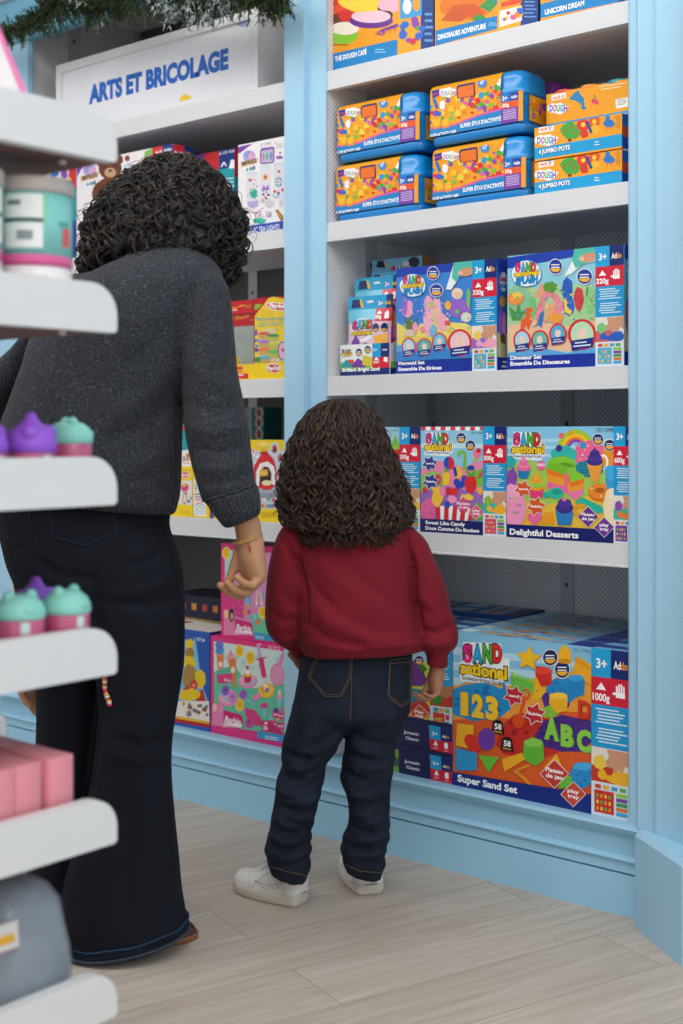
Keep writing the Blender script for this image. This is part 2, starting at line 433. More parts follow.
EPS = 1.4e-5
class Art:
    """flat print on one face of a box, drawn in the pixels of a crop of the photograph and carried onto the face"""
    def __init__(s, mb, box, crop, face='front'):
        s.mb = mb; s.b = box; s.crop = crop; s.face = face; s.k = 1
        w, d, h = box['w'], box['d'], box['h']
        if face == 'front': s.rect_ = (-w/2, 0, w/2, h)
        elif face == 'right': s.rect_ = (-d/2, 0, d/2, h)
        else: s.rect_ = (-w/2, -d/2, w/2, d/2)
    def pt(s, x, y):
        px, py = s.crop[0]+x/s.crop[2], s.crop[1]+y/s.crop[2]
        b = s.b; X, Y, Z = b['loc']
        if s.face == 'front':
            p = atY(px, py, Y-b['d']/2); return (p.x-X, p.z-Z)
        if s.face == 'right':
            p = atX(px, py, X+b['w']/2); return (p.y-Y, p.z-Z)
        p = atZ(px, py, Z+b['h']); return (p.x-X, p.y-Y)
    def p3(s, q, k):
        w, d, h = s.b['w'], s.b['d'], s.b['h']
        if s.face == 'front': return (q[0], -d/2-k*EPS, q[1])
        if s.face == 'right': return (w/2+k*EPS, q[0], q[1])
        return (q[0], q[1], h+k*EPS)
    def lpoly(s, pts, col, keep=False):
        q = clip(list(pts), *s.rect_)
        if len(q) < 3: return
        s.k += 1
        s.mb.add([s.p3(p, s.k) for p in q], [list(range(len(q)))], col)
    def poly(s, pts, col): s.lpoly([s.pt(*p) for p in pts], col)
    def R(s, u0, v0, u1, v1, col):
        x0, y0, x1, y1 = s.rect_
        U = lambda u: x0+(x1-x0)*u
        V = lambda v: y0+(y1-y0)*v
        s.lpoly([(U(u0), V(v0)), (U(u1), V(v0)), (U(u1), V(v1)), (U(u0), V(v1))], col)
    def ell(s, x, y, rx, ry, col, rot=0, n=22, a0=0, a1=2*pi):
        c, si = cos(rot), sin(rot)
        ps = []
        full = abs(a1-a0-2*pi) < 1e-6
        for i in range(n if full else n+1):
            a = a0+(a1-a0)*i/n
            dx, dy = rx*cos(a), ry*sin(a)
            ps.append((x+dx*c-dy*si, y+dx*si+dy*c))
        s.poly(ps, col)
    def star(s, x, y, r, col, n=5, inner=.5, rot=0, sy=1):
        s.poly([(x+(r if i % 2 == 0 else r*inner)*sin(rot+pi*i/n), y-(r if i % 2 == 0 else r*inner)*sy*cos(rot+pi*i/n)) for i in range(2*n)], col)
    def blob(s, x, y, rx, ry, col, seed=0, n=14, amp=.22):
        r = random.Random(seed)
        s.poly([(x+rx*(1+amp*(r.random()-.5)*2)*cos(2*pi*i/n), y+ry*(1+amp*(r.random()-.5)*2)*sin(2*pi*i/n)) for i in range(n)], col)
    def sand(s, x, y, rx, ry, col, dark, seed=0):
        s.blob(x, y, rx, ry, col, seed, 18, .12)
        r = random.Random(seed+5)
        for i in range(14):
            a = r.random()*6.28; q = sqrt(r.random())*.85
            s.blob(x+rx*q*cos(a), y+ry*q*sin(a), rx*.09, ry*.09, dark, i, 6)
    def ring(s, x, y, rx, ry, w, col, a0=0, a1=2*pi, n=24):
        for i in range(n):
            b0 = a0+(a1-a0)*i/n; b1 = a0+(a1-a0)*(i+1)/n
            k = s.k
            s.poly([(x+rx*cos(b0), y-ry*sin(b0)), (x+rx*cos(b1), y-ry*sin(b1)), (x+(rx-w)*cos(b1), y-(ry-w)*sin(b1)), (x+(rx-w)*cos(b0), y-(ry-w)*sin(b0))], col)
            s.k = k
        s.k += 1
    def line(s, pts, w, col):
        for i in range(len(pts)-1):
            (x0, y0), (x1, y1) = pts[i], pts[i+1]
            l = max(sqrt((x1-x0)**2+(y1-y0)**2), 1e-6); nx, ny = -(y1-y0)/l*w/2, (x1-x0)/l*w/2
            s.poly([(x0+nx, y0+ny), (x1+nx, y1+ny), (x1-nx, y1-ny), (x0-nx, y0-ny)], col)
    def text(s, t, x, y, h, col, w=None, bold=.02, shear=0., out=None, ow=.06, rot=0., center=False):
        p0 = s.pt(x, y); p1 = s.pt(x, y-h)
        hm = sqrt((p1[0]-p0[0])**2+(p1[1]-p0[1])**2)/.7
        layers = ([(out, bold+ow)] if out else [])+[(col, bold)]
        vs0, _, bx0, bx1 = text_tris(t, bold, shear)
        wm = None
        if w is not None:
            pw = s.pt(x+w, y); wm = abs(pw[0]-p0[0])
            sx = wm/max(bx1-bx0, 1e-6)
        else: sx = hm
        c, si = cos(rot), sin(rot)
        for cc, bo in layers:
            vs, fs, _, _ = text_tris(t, bo, shear)
            s.k += 2
            off = -(bx0+(bx1-bx0)*(.5 if center else 0))
            out3 = []
            for vx, vy in vs:
                dx, dy = (vx+off)*sx, vy*hm
                q = (p0[0]+dx*c-dy*si, p0[1]+dx*si+dy*c)
                q = (min(max(q[0], s.rect_[0]), s.rect_[2]), min(max(q[1], s.rect_[1]), s.rect_[3]))
                out3.append(s.p3(q, s.k))
            s.mb.add(out3, fs, cc)
    def lines(s, x0, y0, x1, y1, n, col, seed=0, slope=0.):
        r = random.Random(seed)
        for i in range(n):
            y = y0+(y1-y0)*(i+.5)/n; h = (y1-y0)/n*.38
            a, b = x0+(x1-x0)*.1*r.random(), x1-(x1-x0)*.25*r.random()
            s.poly([(a, y-h/2+slope*(a-x0)), (b, y-h/2+slope*(b-x0)), (b, y+h/2+slope*(b-x0)), (a, y+h/2+slope*(a-x0))], col)
    def confetti(s, x0, y0, x1, y1, n, cols, r0, r1, seed=0, slope=0.):
        r = random.Random(seed)
        for i in range(n):
            x = x0+(x1-x0)*r.random(); y = y0+(y1-y0)*r.random()+slope*(x-x0)
            q = r0+(r1-r0)*r.random(); c = r.choice(cols); t = r.random()
            if t < .35: s.blob(x, y, q, q, c, i)
            elif t < .55: s.star(x, y, q*1.1, c, 5, .55, r.random()*2)
            elif t < .75: s.ell(x, y, q, q*.8, c, n=12)
            else:
                a = r.random()*2
                s.poly([(x+q*cos(a+k*pi/2), y+q*sin(a+k*pi/2)) for k in range(4)], c)
    # --- composite print motifs
    def cone(s, x, y, w, h, col, lid, lid2=None):
        s.poly([(x-w/2, y), (x+w/2, y), (x, y+h)], col)
        s.ell(x, y, w*.55, w*.42, lid); s.ell(x, y-w*.3, w*.4, w*.34, lid2 or lid); s.ell(x, y-w*.58, w*.22, w*.26, lid)
    def cup(s, x, y, w, h, col, top, top2=None):
        s.poly([(x-w/2, y), (x+w/2, y), (x+w*.38, y+h), (x-w*.38, y+h)], col)
        s.ell(x, y+h, w*.38, h*.12, col)
        for i, k in enumerate((1, .8, .55, .28)):
            s.ell(x, y-w*.22*i, w*.56*k, w*.26, (top if i % 2 == 0 else (top2 or top)))
    def logo(s, x, y, w, splash=False):
        """two-line colourful wordmark, x,y = top left of the first line, w = width in crop px"""
        h = w*.345
        if splash:
            s.blob(x+w*.5, y+h*1.3, w*.62, h*1.55, '#3b9bd8', 3, 20, .07); s.blob(x+w*.5, y+h*1.3, w*.59, h*1.45, '#eef6fb', 3, 20, .07)
        else:
            s.poly([(x+w*.02, y+h*1.15), (x+w*.06, y-h*.12), (x+w*.85, y-h*.02), (x+w*.9, y+h*.9), (x+w*1.03, y+h*.9), (x+w*1.03, y+h*2.05), (x+w*.95, y+h*2.1), (x+w*.9, y+h*2.45), (x+w*.0, y+h*2.3), (x-w*.03, y+h*1.1)], '#eef6fb')
        cw = w*.195
        for i, (c, cc) in enumerate(zip('SAND', ('#e6237e', '#19a7e0', '#4ab43a', '#e52a2a'))):
            s.text(c, x+w*.06+i*cw*1.06, y+h*1.06, h*1.0, cc, w=cw*.97, bold=.05, out='#17130f', ow=.05)
        s.text('sational', x, y+h*(1.62 if splash else 1.76), h*(.56 if splash else .72), '#f7cf1b', w=w*.98, bold=.04, out='#17130f', ow=.06)
        if splash:
            s.text('SPLASH', x+w*.08, y+h*2.48, h*.74, '#1d9be0', w=w*.86, bold=.04, out='#14306e', ow=.05)
        else:
            s.text('Squeeze·Shape·Sculpt', x+w*.04, y+h*2.14, h*.24, '#17130f', w=w*.88, bold=.01)
    def strip(s, u0, weight, photo=('#f0b030', '#c02a30', '#7a4a2a'), tray='#d0342c', u1=1., seed=1):
        um = (u0+u1)/2
        s.R(u0, .83, um, 1, '#1fa3dc'); s.R(um, .83, u1, 1, '#14296f')
        s.R(u0, .665, u1, .83, '#d51f3a'); s.R(u0, .41, u1, .665, '#1b9ad6')
        s.R(u0, .20, u1, .41, '#e9e3da'); s.R(u0, 0, u1, .20, '#dfe9f0')
        x0, y0, x1, y1 = s.rect_; W, H = x1-x0, y1-y0
        def tx(t, u, v, h, w, c, **k): s.ltext(t, x0+W*u, y0+H*v, H*h, W*w, c, **k)
        d = u1-u0
        tx('3+', u0+d*.12, .885, .055, d*.28, '#ffffff')
        tx('Ad', um+d*.07, .890, .045, d*.18, '#ffffff'); tx('do', um+d*.25, .890, .045, d*.17, '#f6a21c')
        tx(weight, u0+d*.03, .69, .042, d*.44, '#ffffff')
        # little heap and hand symbols
        s.lpoly([(x0+W*(u0+d*.12), y0+H*.755), (x0+W*(u0+d*.38), y0+H*.755), (x0+W*(u0+d*.25), y0+H*.80)], '#ffffff')
        for i in range(4):
            a = um+d*(.13+.06*i)
            s.R(a, .745, a+d*.042, .79+.012*(i in (1, 2)), '#ffffff')
        s.R(um+d*.13, .72, um+d*.36, .752, '#ffffff')
        s.R(um+d*.05, .735, um+d*.13, .75, '#ffffff')
        r = random.Random(seed)
        for i in range(11):
            if i == 5: continue
            v = .64-i*.0195
            s.R(u0+d*(.10+.1*r.random()), v-.0045, u1-d*(.08+.25*r.random()), v+.0045, '#cfeaf7')
        def bl(u, v, a_, b_, col, sd):
            q = random.Random(sd); cx, cy = x0+W*(u0+d*u), y0+H*v
            s.lpoly([(cx+W*d*a_*(1+.25*(q.random()-.5))*cos(k*.449), cy+H*b_*(1+.25*(q.random()-.5))*sin(k*.449)) for k in range(14)], col)
        s.R(u0, .205, u0+d*.62, .30, photo[1]); bl(.7, .245, .34, .045, photo[0], seed+1); bl(.22, .32, .16, .045, photo[2], seed+2); bl(.28, .25, .12, .03, photo[0], seed+3)
        s.lpoly([(x0+W*(u0+d*x_), y0+H*y_) for x_, y_ in ((.40, .405), (1, .405), (1, .30), (.88, .325), (.78, .275), (.70, .30), (.62, .265), (.55, .30), (.44, .285), (.36, .33), (.46, .36))], '#cf9a78')
        bl(.46, .275, .10, .026, photo[1], seed+4)
        s.R(u0+d*.08, .02, u0+d*.58, .155, tray)
        for i in range(12):
            s.R(u0+d*(.13+.105*(i % 4)), .035+.038*(i//4), u0+d*(.19+.105*(i % 4)), .055+.038*(i//4), ('#f0a030', '#f4d040', '#50b050')[i % 3])
        for i, c in enumerate(('#3aa6d8', '#e07a28', '#3f9b58', '#7b4aa8', '#8fcf4a')):
            s.R(u0+d*.64, .02+.028*i, u0+d*.92, .042+.028*i, c)
        for i, c in enumerate(('#d04030', '#f0b030', '#40a0d0', '#60b050')):
            s.R(u0+d*(.1+.21*i), .165, u0+d*(.25+.21*i), .188, c)
    def ltext(s, t, lx, ly, h, w, col, bold=.03, shear=0., out=None, ow=.05, rot=0.):
        vs0, _, b0, b1 = text_tris(t, bold, shear)
        sx = w/max(b1-b0, 1e-6); sy = h/.7; c, si = cos(rot), sin(rot)
        for cc, bo in ([(out, bold+ow)] if out else [])+[(col, bold)]:
            vs, fs, _, _ = text_tris(t, bo, shear); s.k += 2
            pts = []
            for vx, vy in vs:
                dx, dy = (vx-b0)*sx, vy*sy
                q = (lx+dx*c-dy*si, ly+dx*si+dy*c)
                q = (min(max(q[0], s.rect_[0]), s.rect_[2]), min(max(q[1], s.rect_[1]), s.rect_[3]))
                pts.append(s.p3(q, s.k))
            s.mb.add(pts, fs, cc)
    def badge(s, x, y, r, col='#16265f', c2='#f2b52a', ry=None):
        ry = ry or r
        s.ell(x, y, r*1.1, ry*1.1, '#f4f1ea'); s.ell(x, y, r, ry, col)
        s.ell(x, y+ry*.1, r*.8, ry*.62, c2, a0=.2, a1=pi-.2)
        s.lines(x-r*.7, y-ry*.45, x+r*.8, y+ry*.25, 2, '#ffffff', 3)
    def burst(s, x, y, r, col, words, n=6, rot=.3, tc='#ffffff', sh=1.0):
        s.star(x, y, r*1.08, '#f6f1ee', n, .62, rot); s.star(x, y, r, col, n, .6, rot)
        for i, wd in enumerate(words):
            yy = y+(i-(len(words)-1)/2)*r*.38+r*.12
            s.text(wd, x, yy, r*.25*sh, tc, w=min(1.15*r, r*.22*len(wd)+.1*r), bold=.03, center=True)
    def diamond(s, x, y, r, col, words, tc='#ffffff', sl=0.):
        s.poly([(x, y-r*1.06), (x+r*1.06, y+sl*r), (x, y+r*1.06), (x-r*1.06, y-sl*r)], '#f4eee8')
        s.poly([(x, y-r), (x+r, y+sl*r), (x, y+r), (x-r, y-sl*r)], col)
        for i, wd in enumerate(words):
            yy = y+(i-(len(words)-1)/2)*r*.42+r*.12
            s.text(wd, x, yy, r*.30, tc, w=min(1.25*r, r*.24*len(wd)), bold=.03, center=True)
    def heart(s, x, y, r, col, rot=0):
        ps = []
        for i in range(24):
            t = 2*pi*i/24
            hx_ = 16*sin(t)**3/16*r; hy_ = -(13*cos(t)-5*cos(2*t)-2*cos(3*t)-cos(4*t))/16*r
            ps.append((x+hx_*cos(rot)-hy_*sin(rot), y+hx_*sin(rot)+hy_*cos(rot)))
        s.poly(ps, col)

def boxspec(xl, xr, ytop, ybase_z, Yf, depth, H=None, xref=None):
    """box whose front lies in the plane Y=Yf between pixel columns xl..xr; ytop is the pixel row of the top at xref (default xl)"""
    X0, X1 = atY(xl, HY, Yf).x, atY(xr, HY, Yf).x
    if X1 < -2.27 or X0 < -2.43: X1 = min(X1, XL1-.0135); X0 = max(X0, XL0+.0135)
    else: X0 = max(X0, XB0+.0135); X1 = min(X1, XB1-.0135)
    if H is None: H = atY(xref or xl, ytop, Yf).z - ybase_z
    return dict(w=X1-X0, d=depth, h=H, loc=((X0+X1)/2, Yf+depth/2, ybase_z+.0005))

def card_box(name, label, cat, spec, faces, draw=None, crop=None, side=None, top=None, group=None, bodycol='#ffffff', mat='card'):
    mb = MB()
    w, d, h = spec['w'], spec['d'], spec['h']
    mb.box(-w/2, w/2, -d/2, d/2, 0, h, bodycol, faces)
    if draw: draw(Art(mb, spec, crop, 'front'))
    if side: side(Art(mb, spec, crop, 'right'))
    if top: top(Art(mb, spec, crop, 'top'))
    o = mb.build(name, mat, loc=spec['loc'])
    tag(o, label, cat, group)
    return o
# ------------------------------------------------------------------ room shell
YW = 2.635                                  # front plane of the shelving
S1, S2, S3, S4, DK = 2.051, 1.646, 1.234, .833, .212
XB0 = atY(326, HY, YW-.002).x-.012                    # right bay, left side
XB1 = atY(628, HY, YW).x + .035             # right bay, right side (behind the pillar lip)
XL1 = atY(284, HY, YW).x+.012                    # left bay, right side
XL0 = atY(27.6, HY, YW-.002).x-.012                   # left bay, left side
DEP = .50

m = MB(); m.box(-6, 3, -3.5, 3.4, -.05, 0); struct('floor', m, 'floor')
m = MB(); m.box(-6, 3, -3.5, 3.4, 3.25, 3.3); struct('ceiling', m, mat_paint('ceiling_white', '#eeeeee', .7, .01))
m = MB(); m.box(-6, 3, 3.25, 3.35, 0, 3.25); struct('wall_back', m, 'blue')
m = MB(); m.box(-6.1, -6, -3.5, 3.4, 0, 3.25); struct('wall_left', m, mat_paint('wall_white', '#dfe3e6', .6, .01))

# base plinth of the built-in: a moulded profile run along the wall
xl, xr = -4.6, XB1+.01
prof = [(3.2, 0), (2.632, 0), (2.632, .094), (2.642, .0945), (2.642, .0985), (2.630, .099), (2.630, .121), (2.624, .124), (2.621, .129), (2.624, .134), (2.632, .137),
        (2.632, .180), (2.626, .184), (2.616, .190), (2.607, .198), (2.602, .205), (2.605, .2105), (2.612, .212), (3.2, .212)]
m = MB(); m.prism(prof, 'x', xl, xr); o = struct('baseboard_back', m, 'blue_base'); fix_normals(o)

# pilasters
def pilaster(name, pts, z0, z1):
    m = MB(); m.prism(pts, 'z', z0, z1); o = struct(name, m, 'blue'); return fix_normals(o)
YB = YW+.002
xa, xb = atY(284.3, HY, 2.617).x, atY(326, HY, 2.630).x
xm = atY(303, HY, 2.613).x
pilaster('trim_1', [(XL1, 3.2), (XL1, YB), (xa, YB), (xa, 2.617), (xm-.006, 2.617), (xm-.004, 2.611), (xm+.004, 2.611), (xm+.006, 2.630), (xb, 2.630), (xb, YB), (XB0, YB), (XB0, 3.2)], .212, 3.25)
xa = atY(27.6, HY, 2.617).x
pilaster('trim_2', [(-4.6, 3.2), (-4.6, 2.63), (xa-.16, 2.63), (xa-.155, 2.617), (xa, 2.617), (xa, YB), (XL0, YB), (XL0, 3.2)], .212, 3.25)
# right pillar: stepped pilaster, then a column bending towards the aisle, on a plinth
A = atZ(635.0, 928, 0); B = atZ(681.7, 966.5, 0)
dirv = (B-A).normalized(); nrm = Vector((dirv.y, -dirv.x, 0))
if nrm.y > 0: nrm = -nrm
C2 = B + Vector((.42, -.01, 0))
pl = [(A.x, 3.2), (A.x, A.y), (B.x, B.y), (C2.x, C2.y), (C2.x, 3.2)]
m = MB(); m.prism(pl, 'z', 0, .202); 
# chamfered cap of the plinth
ins = Vector((.004, .012, 0))
m.loft([[(p[0], p[1], .202) for p in pl], [(A.x+.004, 3.2, .212), (A.x+.004, A.y+.012, .212), (B.x+.006, B.y+.012, .212), (C2.x, C2.y+.012, .212), (C2.x, 3.2, .212)]], smooth=False)
o = struct('baseboard_right', m, 'blue'); fix_normals(o)
def xq(px, Y): return atY(px, HY, Y).x
q = [(xq(628.3, 2.63), 3.2), (xq(628.3, 2.63), 2.63), (xq(630, 2.622), 2.620), (xq(636, 2.618), 2.618), (xq(637.5, 2.604), 2.604), (xq(653, 2.602), 2.602), (xq(654, 2.597), 2.597), (xq(655.5, 2.597), 2.597), (xq(656.5, 2.588), 2.586)]
p0 = Vector((q[-1][0], q[-1][1], 0))
cur = p0.copy(); ang0 = radians(-8); ang1 = atan2(dirv.y, dirv.x)
for i in range(36):
    a = ang0 + (ang1-ang0)*min(1, i/22)
    cur = cur + Vector((cos(a), sin(a), 0))*.00525; q.append((cur.x, cur.y))
for i in range(24):
    a = ang1 - (ang1)*(i/23)
    cur = cur + Vector((cos(a), sin(a), 0))*.0075; q.append((cur.x, cur.y))
q += [(C2.x-.03, cur.y), (C2.x-.03, 3.2)]
m = MB(); m.prism(q, 'z', .212, 3.25, smooth=False); o = struct('trim_3', m, 'blue'); fix_normals(o)
for p in o.data.polygons: p.use_smooth = False
m = MB(); m.box(C2.x-.05, 3, 2.75, 3.25, 0, 3.25); struct('wall_right', m, 'blue')

# header over the bays and the white cornice above it
m = MB(); m.prism([(2.605, 2.40), (2.61, 2.385), (2.645, 2.385), (2.645, 2.53), (2.605, 2.53)], 'x', -4.6, XB1+.3); o = struct('trim_4', m, 'header'); fix_normals(o)
m = MB(); m.prism([(2.585, 2.53), (3.2, 2.53), (3.2, 2.75), (2.48, 2.75), (2.50, 2.70), (2.585, 2.62)], 'x', -4.6, XB1+.9); o = struct('trim_5', m, 'cornice'); fix_normals(o)

# ------------------------------------------------------------------ shelving units
def shelf_unit(label, x0, x1, levels, back='perf_back'):
    t = thing('shelf_unit', label, 'shelving', ((x0+x1)/2, YW+DEP/2, DK))
    def part(name, mb, mat, par=None):
        o = mb.build(name, mat)
        o.data.transform(Matrix.Translation(-Vector(t.location))); o.parent = par or t
        return o
    for sx in (0, 1):
        m = MB()
        if sx == 0: m.box(x0, x0+.012, YW+.004, YW+DEP, DK+.001, 2.529)
        else: m.box(x1-.012, x1, YW+.004, YW+DEP, DK+.001, 2.529)
        part('side_panel', m, 'perf_side')
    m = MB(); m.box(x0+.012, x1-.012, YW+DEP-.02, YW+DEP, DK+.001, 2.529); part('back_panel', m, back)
    for (X, Y, dx, dy) in ((x0+.012, YW+.16, .006, .05), (x0+.013, YW+DEP-.05, .012, .03), (x1-.025, YW+DEP-.05, .012, .03), ((x0+x1)/2-.02, YW+DEP-.026, .04, .006)):
        m = MB(); m.box(X, X+dx, Y, Y+dy, DK+.001, 2.529)
        k = 0
        z = DK+.12
        while z < 2.5:
            if dx < .03: m.box(X+dx-.0005, X+dx+.0006, Y+dy*.4, Y+dy*.6, z, z+.012, '#3a3c40')
            else: m.box(X+.016, X+.024, Y-.0006, Y, z, z+.012, '#3a3c40')
            z += .11
        part('slotted_post', m, 'post_attr')
    for z in levels:
        m = MB()
        m.prism([(YW, z-.001), (YW+.003, z), (YW+DEP-.03, z), (YW+DEP-.03, z-.024), (YW+.02, z-.024), (YW+.016, z-.052), (YW-.003, z-.052), (YW-.003, z-.047), (YW+.001, z-.046), (YW, z-.043)], 'x', x0+.0005, x1-.0005)
        o = part('shelf', m, 'white'); fix_normals(o)
        m = MB(); m.box(x0+.014, x1-.014, YW+.022, YW+DEP-.032, z-.027, z-.0245)
        part('shelf_underside', m, 'metal_grey', o)
    return t
M['post_attr'] = mat_attr('post_metal', .5, .4)
for n_ in M['post_attr'].node_tree.nodes:
    if n_.type == 'ATTRIBUTE':
        pass
def _tint_posts():
    nt = M['post_attr'].node_tree; b = nt.nodes['Principled BSDF']
    at = [n for n in nt.nodes if n.type == 'ATTRIBUTE'][0]
    mu = N(nt, 'ShaderNodeMix', data_type='RGBA', blend_type='MULTIPLY'); mu.inputs['Factor'].default_value = 1
    mu.inputs['B'].default_value = (*hx('#c6c9ce'), 1)
    L(nt, at.outputs['Color'], mu.inputs['A']); L(nt, mu.outputs['Result'], b.inputs['Base Color'])
_tint_posts()
shelf_unit('white shelving bay on the right, stacked with sand and dough toy boxes', XB0, XB1, (S1, S2, S3, S4))
shelf_unit('white shelving bay on the left behind the woman, lettered sign on its top shelf', XL0, XL1, (S1, S2, S3, S4), 'perf_back_shade_tint')  # back panel colour carries this bay's shade

# ------------------------------------------------------------------ sign
sp = boxspec(56, 257.5, 66, S1, YW+.02, .16, xref=56)
t = thing('sign_box', 'white framed light box sign with blue lettering on the top left shelf', 'sign', sp['loc'])
w, d, h = sp['w'], sp['d'], sp['h']
m = MB(); m.box(-w/2, w/2, -d/2+.012, d/2, 0, h); m.build('sign_body', 'signbox', t)
fr = .026
m = MB()
for a in ((-w/2, w/2, 0, fr*.8), (-w/2, w/2, h-fr, h), (-w/2, -w/2+fr, fr*.8, h-fr), (w/2-fr, w/2, fr*.8, h-fr)):
    m.box(a[0], a[1], -d/2, -d/2+.013, a[2], a[3])
m.build('sign_frame', 'signbox', t)
mb = MB(); mb.box(-w/2+fr, w/2-fr, -d/2+.009, -d/2+.0115, fr*.8, h-fr, '#e6e7ec')
ssp = dict(w=w-2*fr, d=d-.018, h=h-fr, loc=sp['loc'])
a = Art(mb, ssp, (0, 0, 2.07))
a.text('ARTS ET BRICOLAGE', 184, 214, 35, '#1c62c0', w=289, bold=.06)
a.ell(386, 213, 14, 18, '#f0c52a', a0=pi, a1=2*pi, rot=-.22)
a.ell(500, 36, 17, 20, '#9fb4d4', a0=0, a1=pi, rot=-.22)
mb.build('sign_face', 'card', t)

# ------------------------------------------------------------------ garland
def garland():
    m = MB(); r = random.Random(11)
    path = [(-40, 30), (0, 33), (24, 26), (44, 10), (62, -2), (82, 0), (100, 3), (120, -4), (145, -10), (168, -2), (190, 0), (208, -4), (228, -14), (250, -10), (268, -4), (284, -14)]
    Y = 2.50
    pts = [atY(px, py, Y) for px, py in path]
    # smooth centre line
    cl = []
    for i in range(len(pts)-1):
        for k in range(8): cl.append(pts[i].lerp(pts[i+1], k/8))
    m.tube(cl, .012, 6, '#3a2a1c')
    cols = ['#12280f', '#1a3814', '#24481a', '#10231a', '#2c5420', '#16321d']
    for i, c in enumerate(cl):
        for b in range(9):
            sc_ = .7 if i < 22 else 1
            a = r.random()*2*pi
            dirv = Vector((r.uniform(-.7, .7), cos(a), sin(a)-.25)).normalized()
            Ln = r.uniform(.03, .075)*sc_
            frost = r.random() < (.6 if 70 < i < 100 else .05)
            base = c + Vector((r.uniform(-.02, .02), 0, 0))
            tip = base + dirv*Ln + Vector((0, 0, -.25*Ln))
            m.tube([base, tip], [.0022, .001], 3, '#4a3a26', cap=False)
            for k in range(22):
                q = base.lerp(tip, (k+1)/22.)
                dn = (dirv*.6 + Vector((r.gauss(0, .6), r.gauss(0, .6), r.gauss(0, .6)))).normalized()
                l = r.uniform(.012, .022)
                sd = dn.orthogonal().normalized()*.0016
                col = r.choice(cols) if not (frost and k > 9) else r.choice(['#b9c6c8', '#8ea39c', '#d5dde0'])
                m.add([q-sd, q+sd, q+dn*l], [(0, 1, 2)], col)
    o = m.build('hanging_garland', mat_attr('fir_needles', .6, .3))
    tag(o, 'green fir garland with frosted white tips draped along the blue header above the sign', 'garland')
garland()

# ------------------------------------------------------------------ lights
def area(name, loc, size, sy, power, col=(1, 1, 1), rot=(0, 0, 0), spread=None):
    l = bpy.data.lights.new(name, 'AREA'); l.shape = 'RECTANGLE'; l.size = size; l.size_y = sy; l.energy = power; l.color = col
    if spread: l.spread = spread
    o = bpy.data.objects.new(name, l); COL.objects.link(o); o.location = loc; o.rotation_euler = rot
    return o
area('ceiling_or_fill_lamp', (-1.9, 1.35, 3.2), 3.2, .9, 48, (1, .97, .94), (radians(14), 0, 0))
area('ceiling_or_fill_lamp', (-.6, -.3, 3.2), 3.0, 1.2, 48, (1, .98, .95))
area('ceiling_or_fill_lamp', (-4.0, .2, 3.2), 1.6, 1.6, 20, (1, .98, .95))
area('ceiling_or_fill_lamp', (1.9, .4, 2.9), 2.0, 1.4, 36, (1, .985, .96), (0, radians(48), 0))  # unseen fill light, added to brighten the rack's right-facing end plates
w_ = bpy.data.worlds.new('world'); SC.world = w_; w_.use_nodes = True
w_.node_tree.nodes['Background'].inputs[0].default_value = (.88, .91, .95, 1)
w_.node_tree.nodes['Background'].inputs[1].default_value = 1.02
SC.view_settings.view_transform = 'Standard'
SC.view_settings.look = 'None'
SC.view_settings.exposure = -.08
# ------------------------------------------------------------------ boxes on the right bay
YF = 2.662
CANDY = ['#e52a2a', '#f6c21c', '#3fae49', '#2a6fd0', '#8a4bb0', '#f08a24', '#e85aa0']

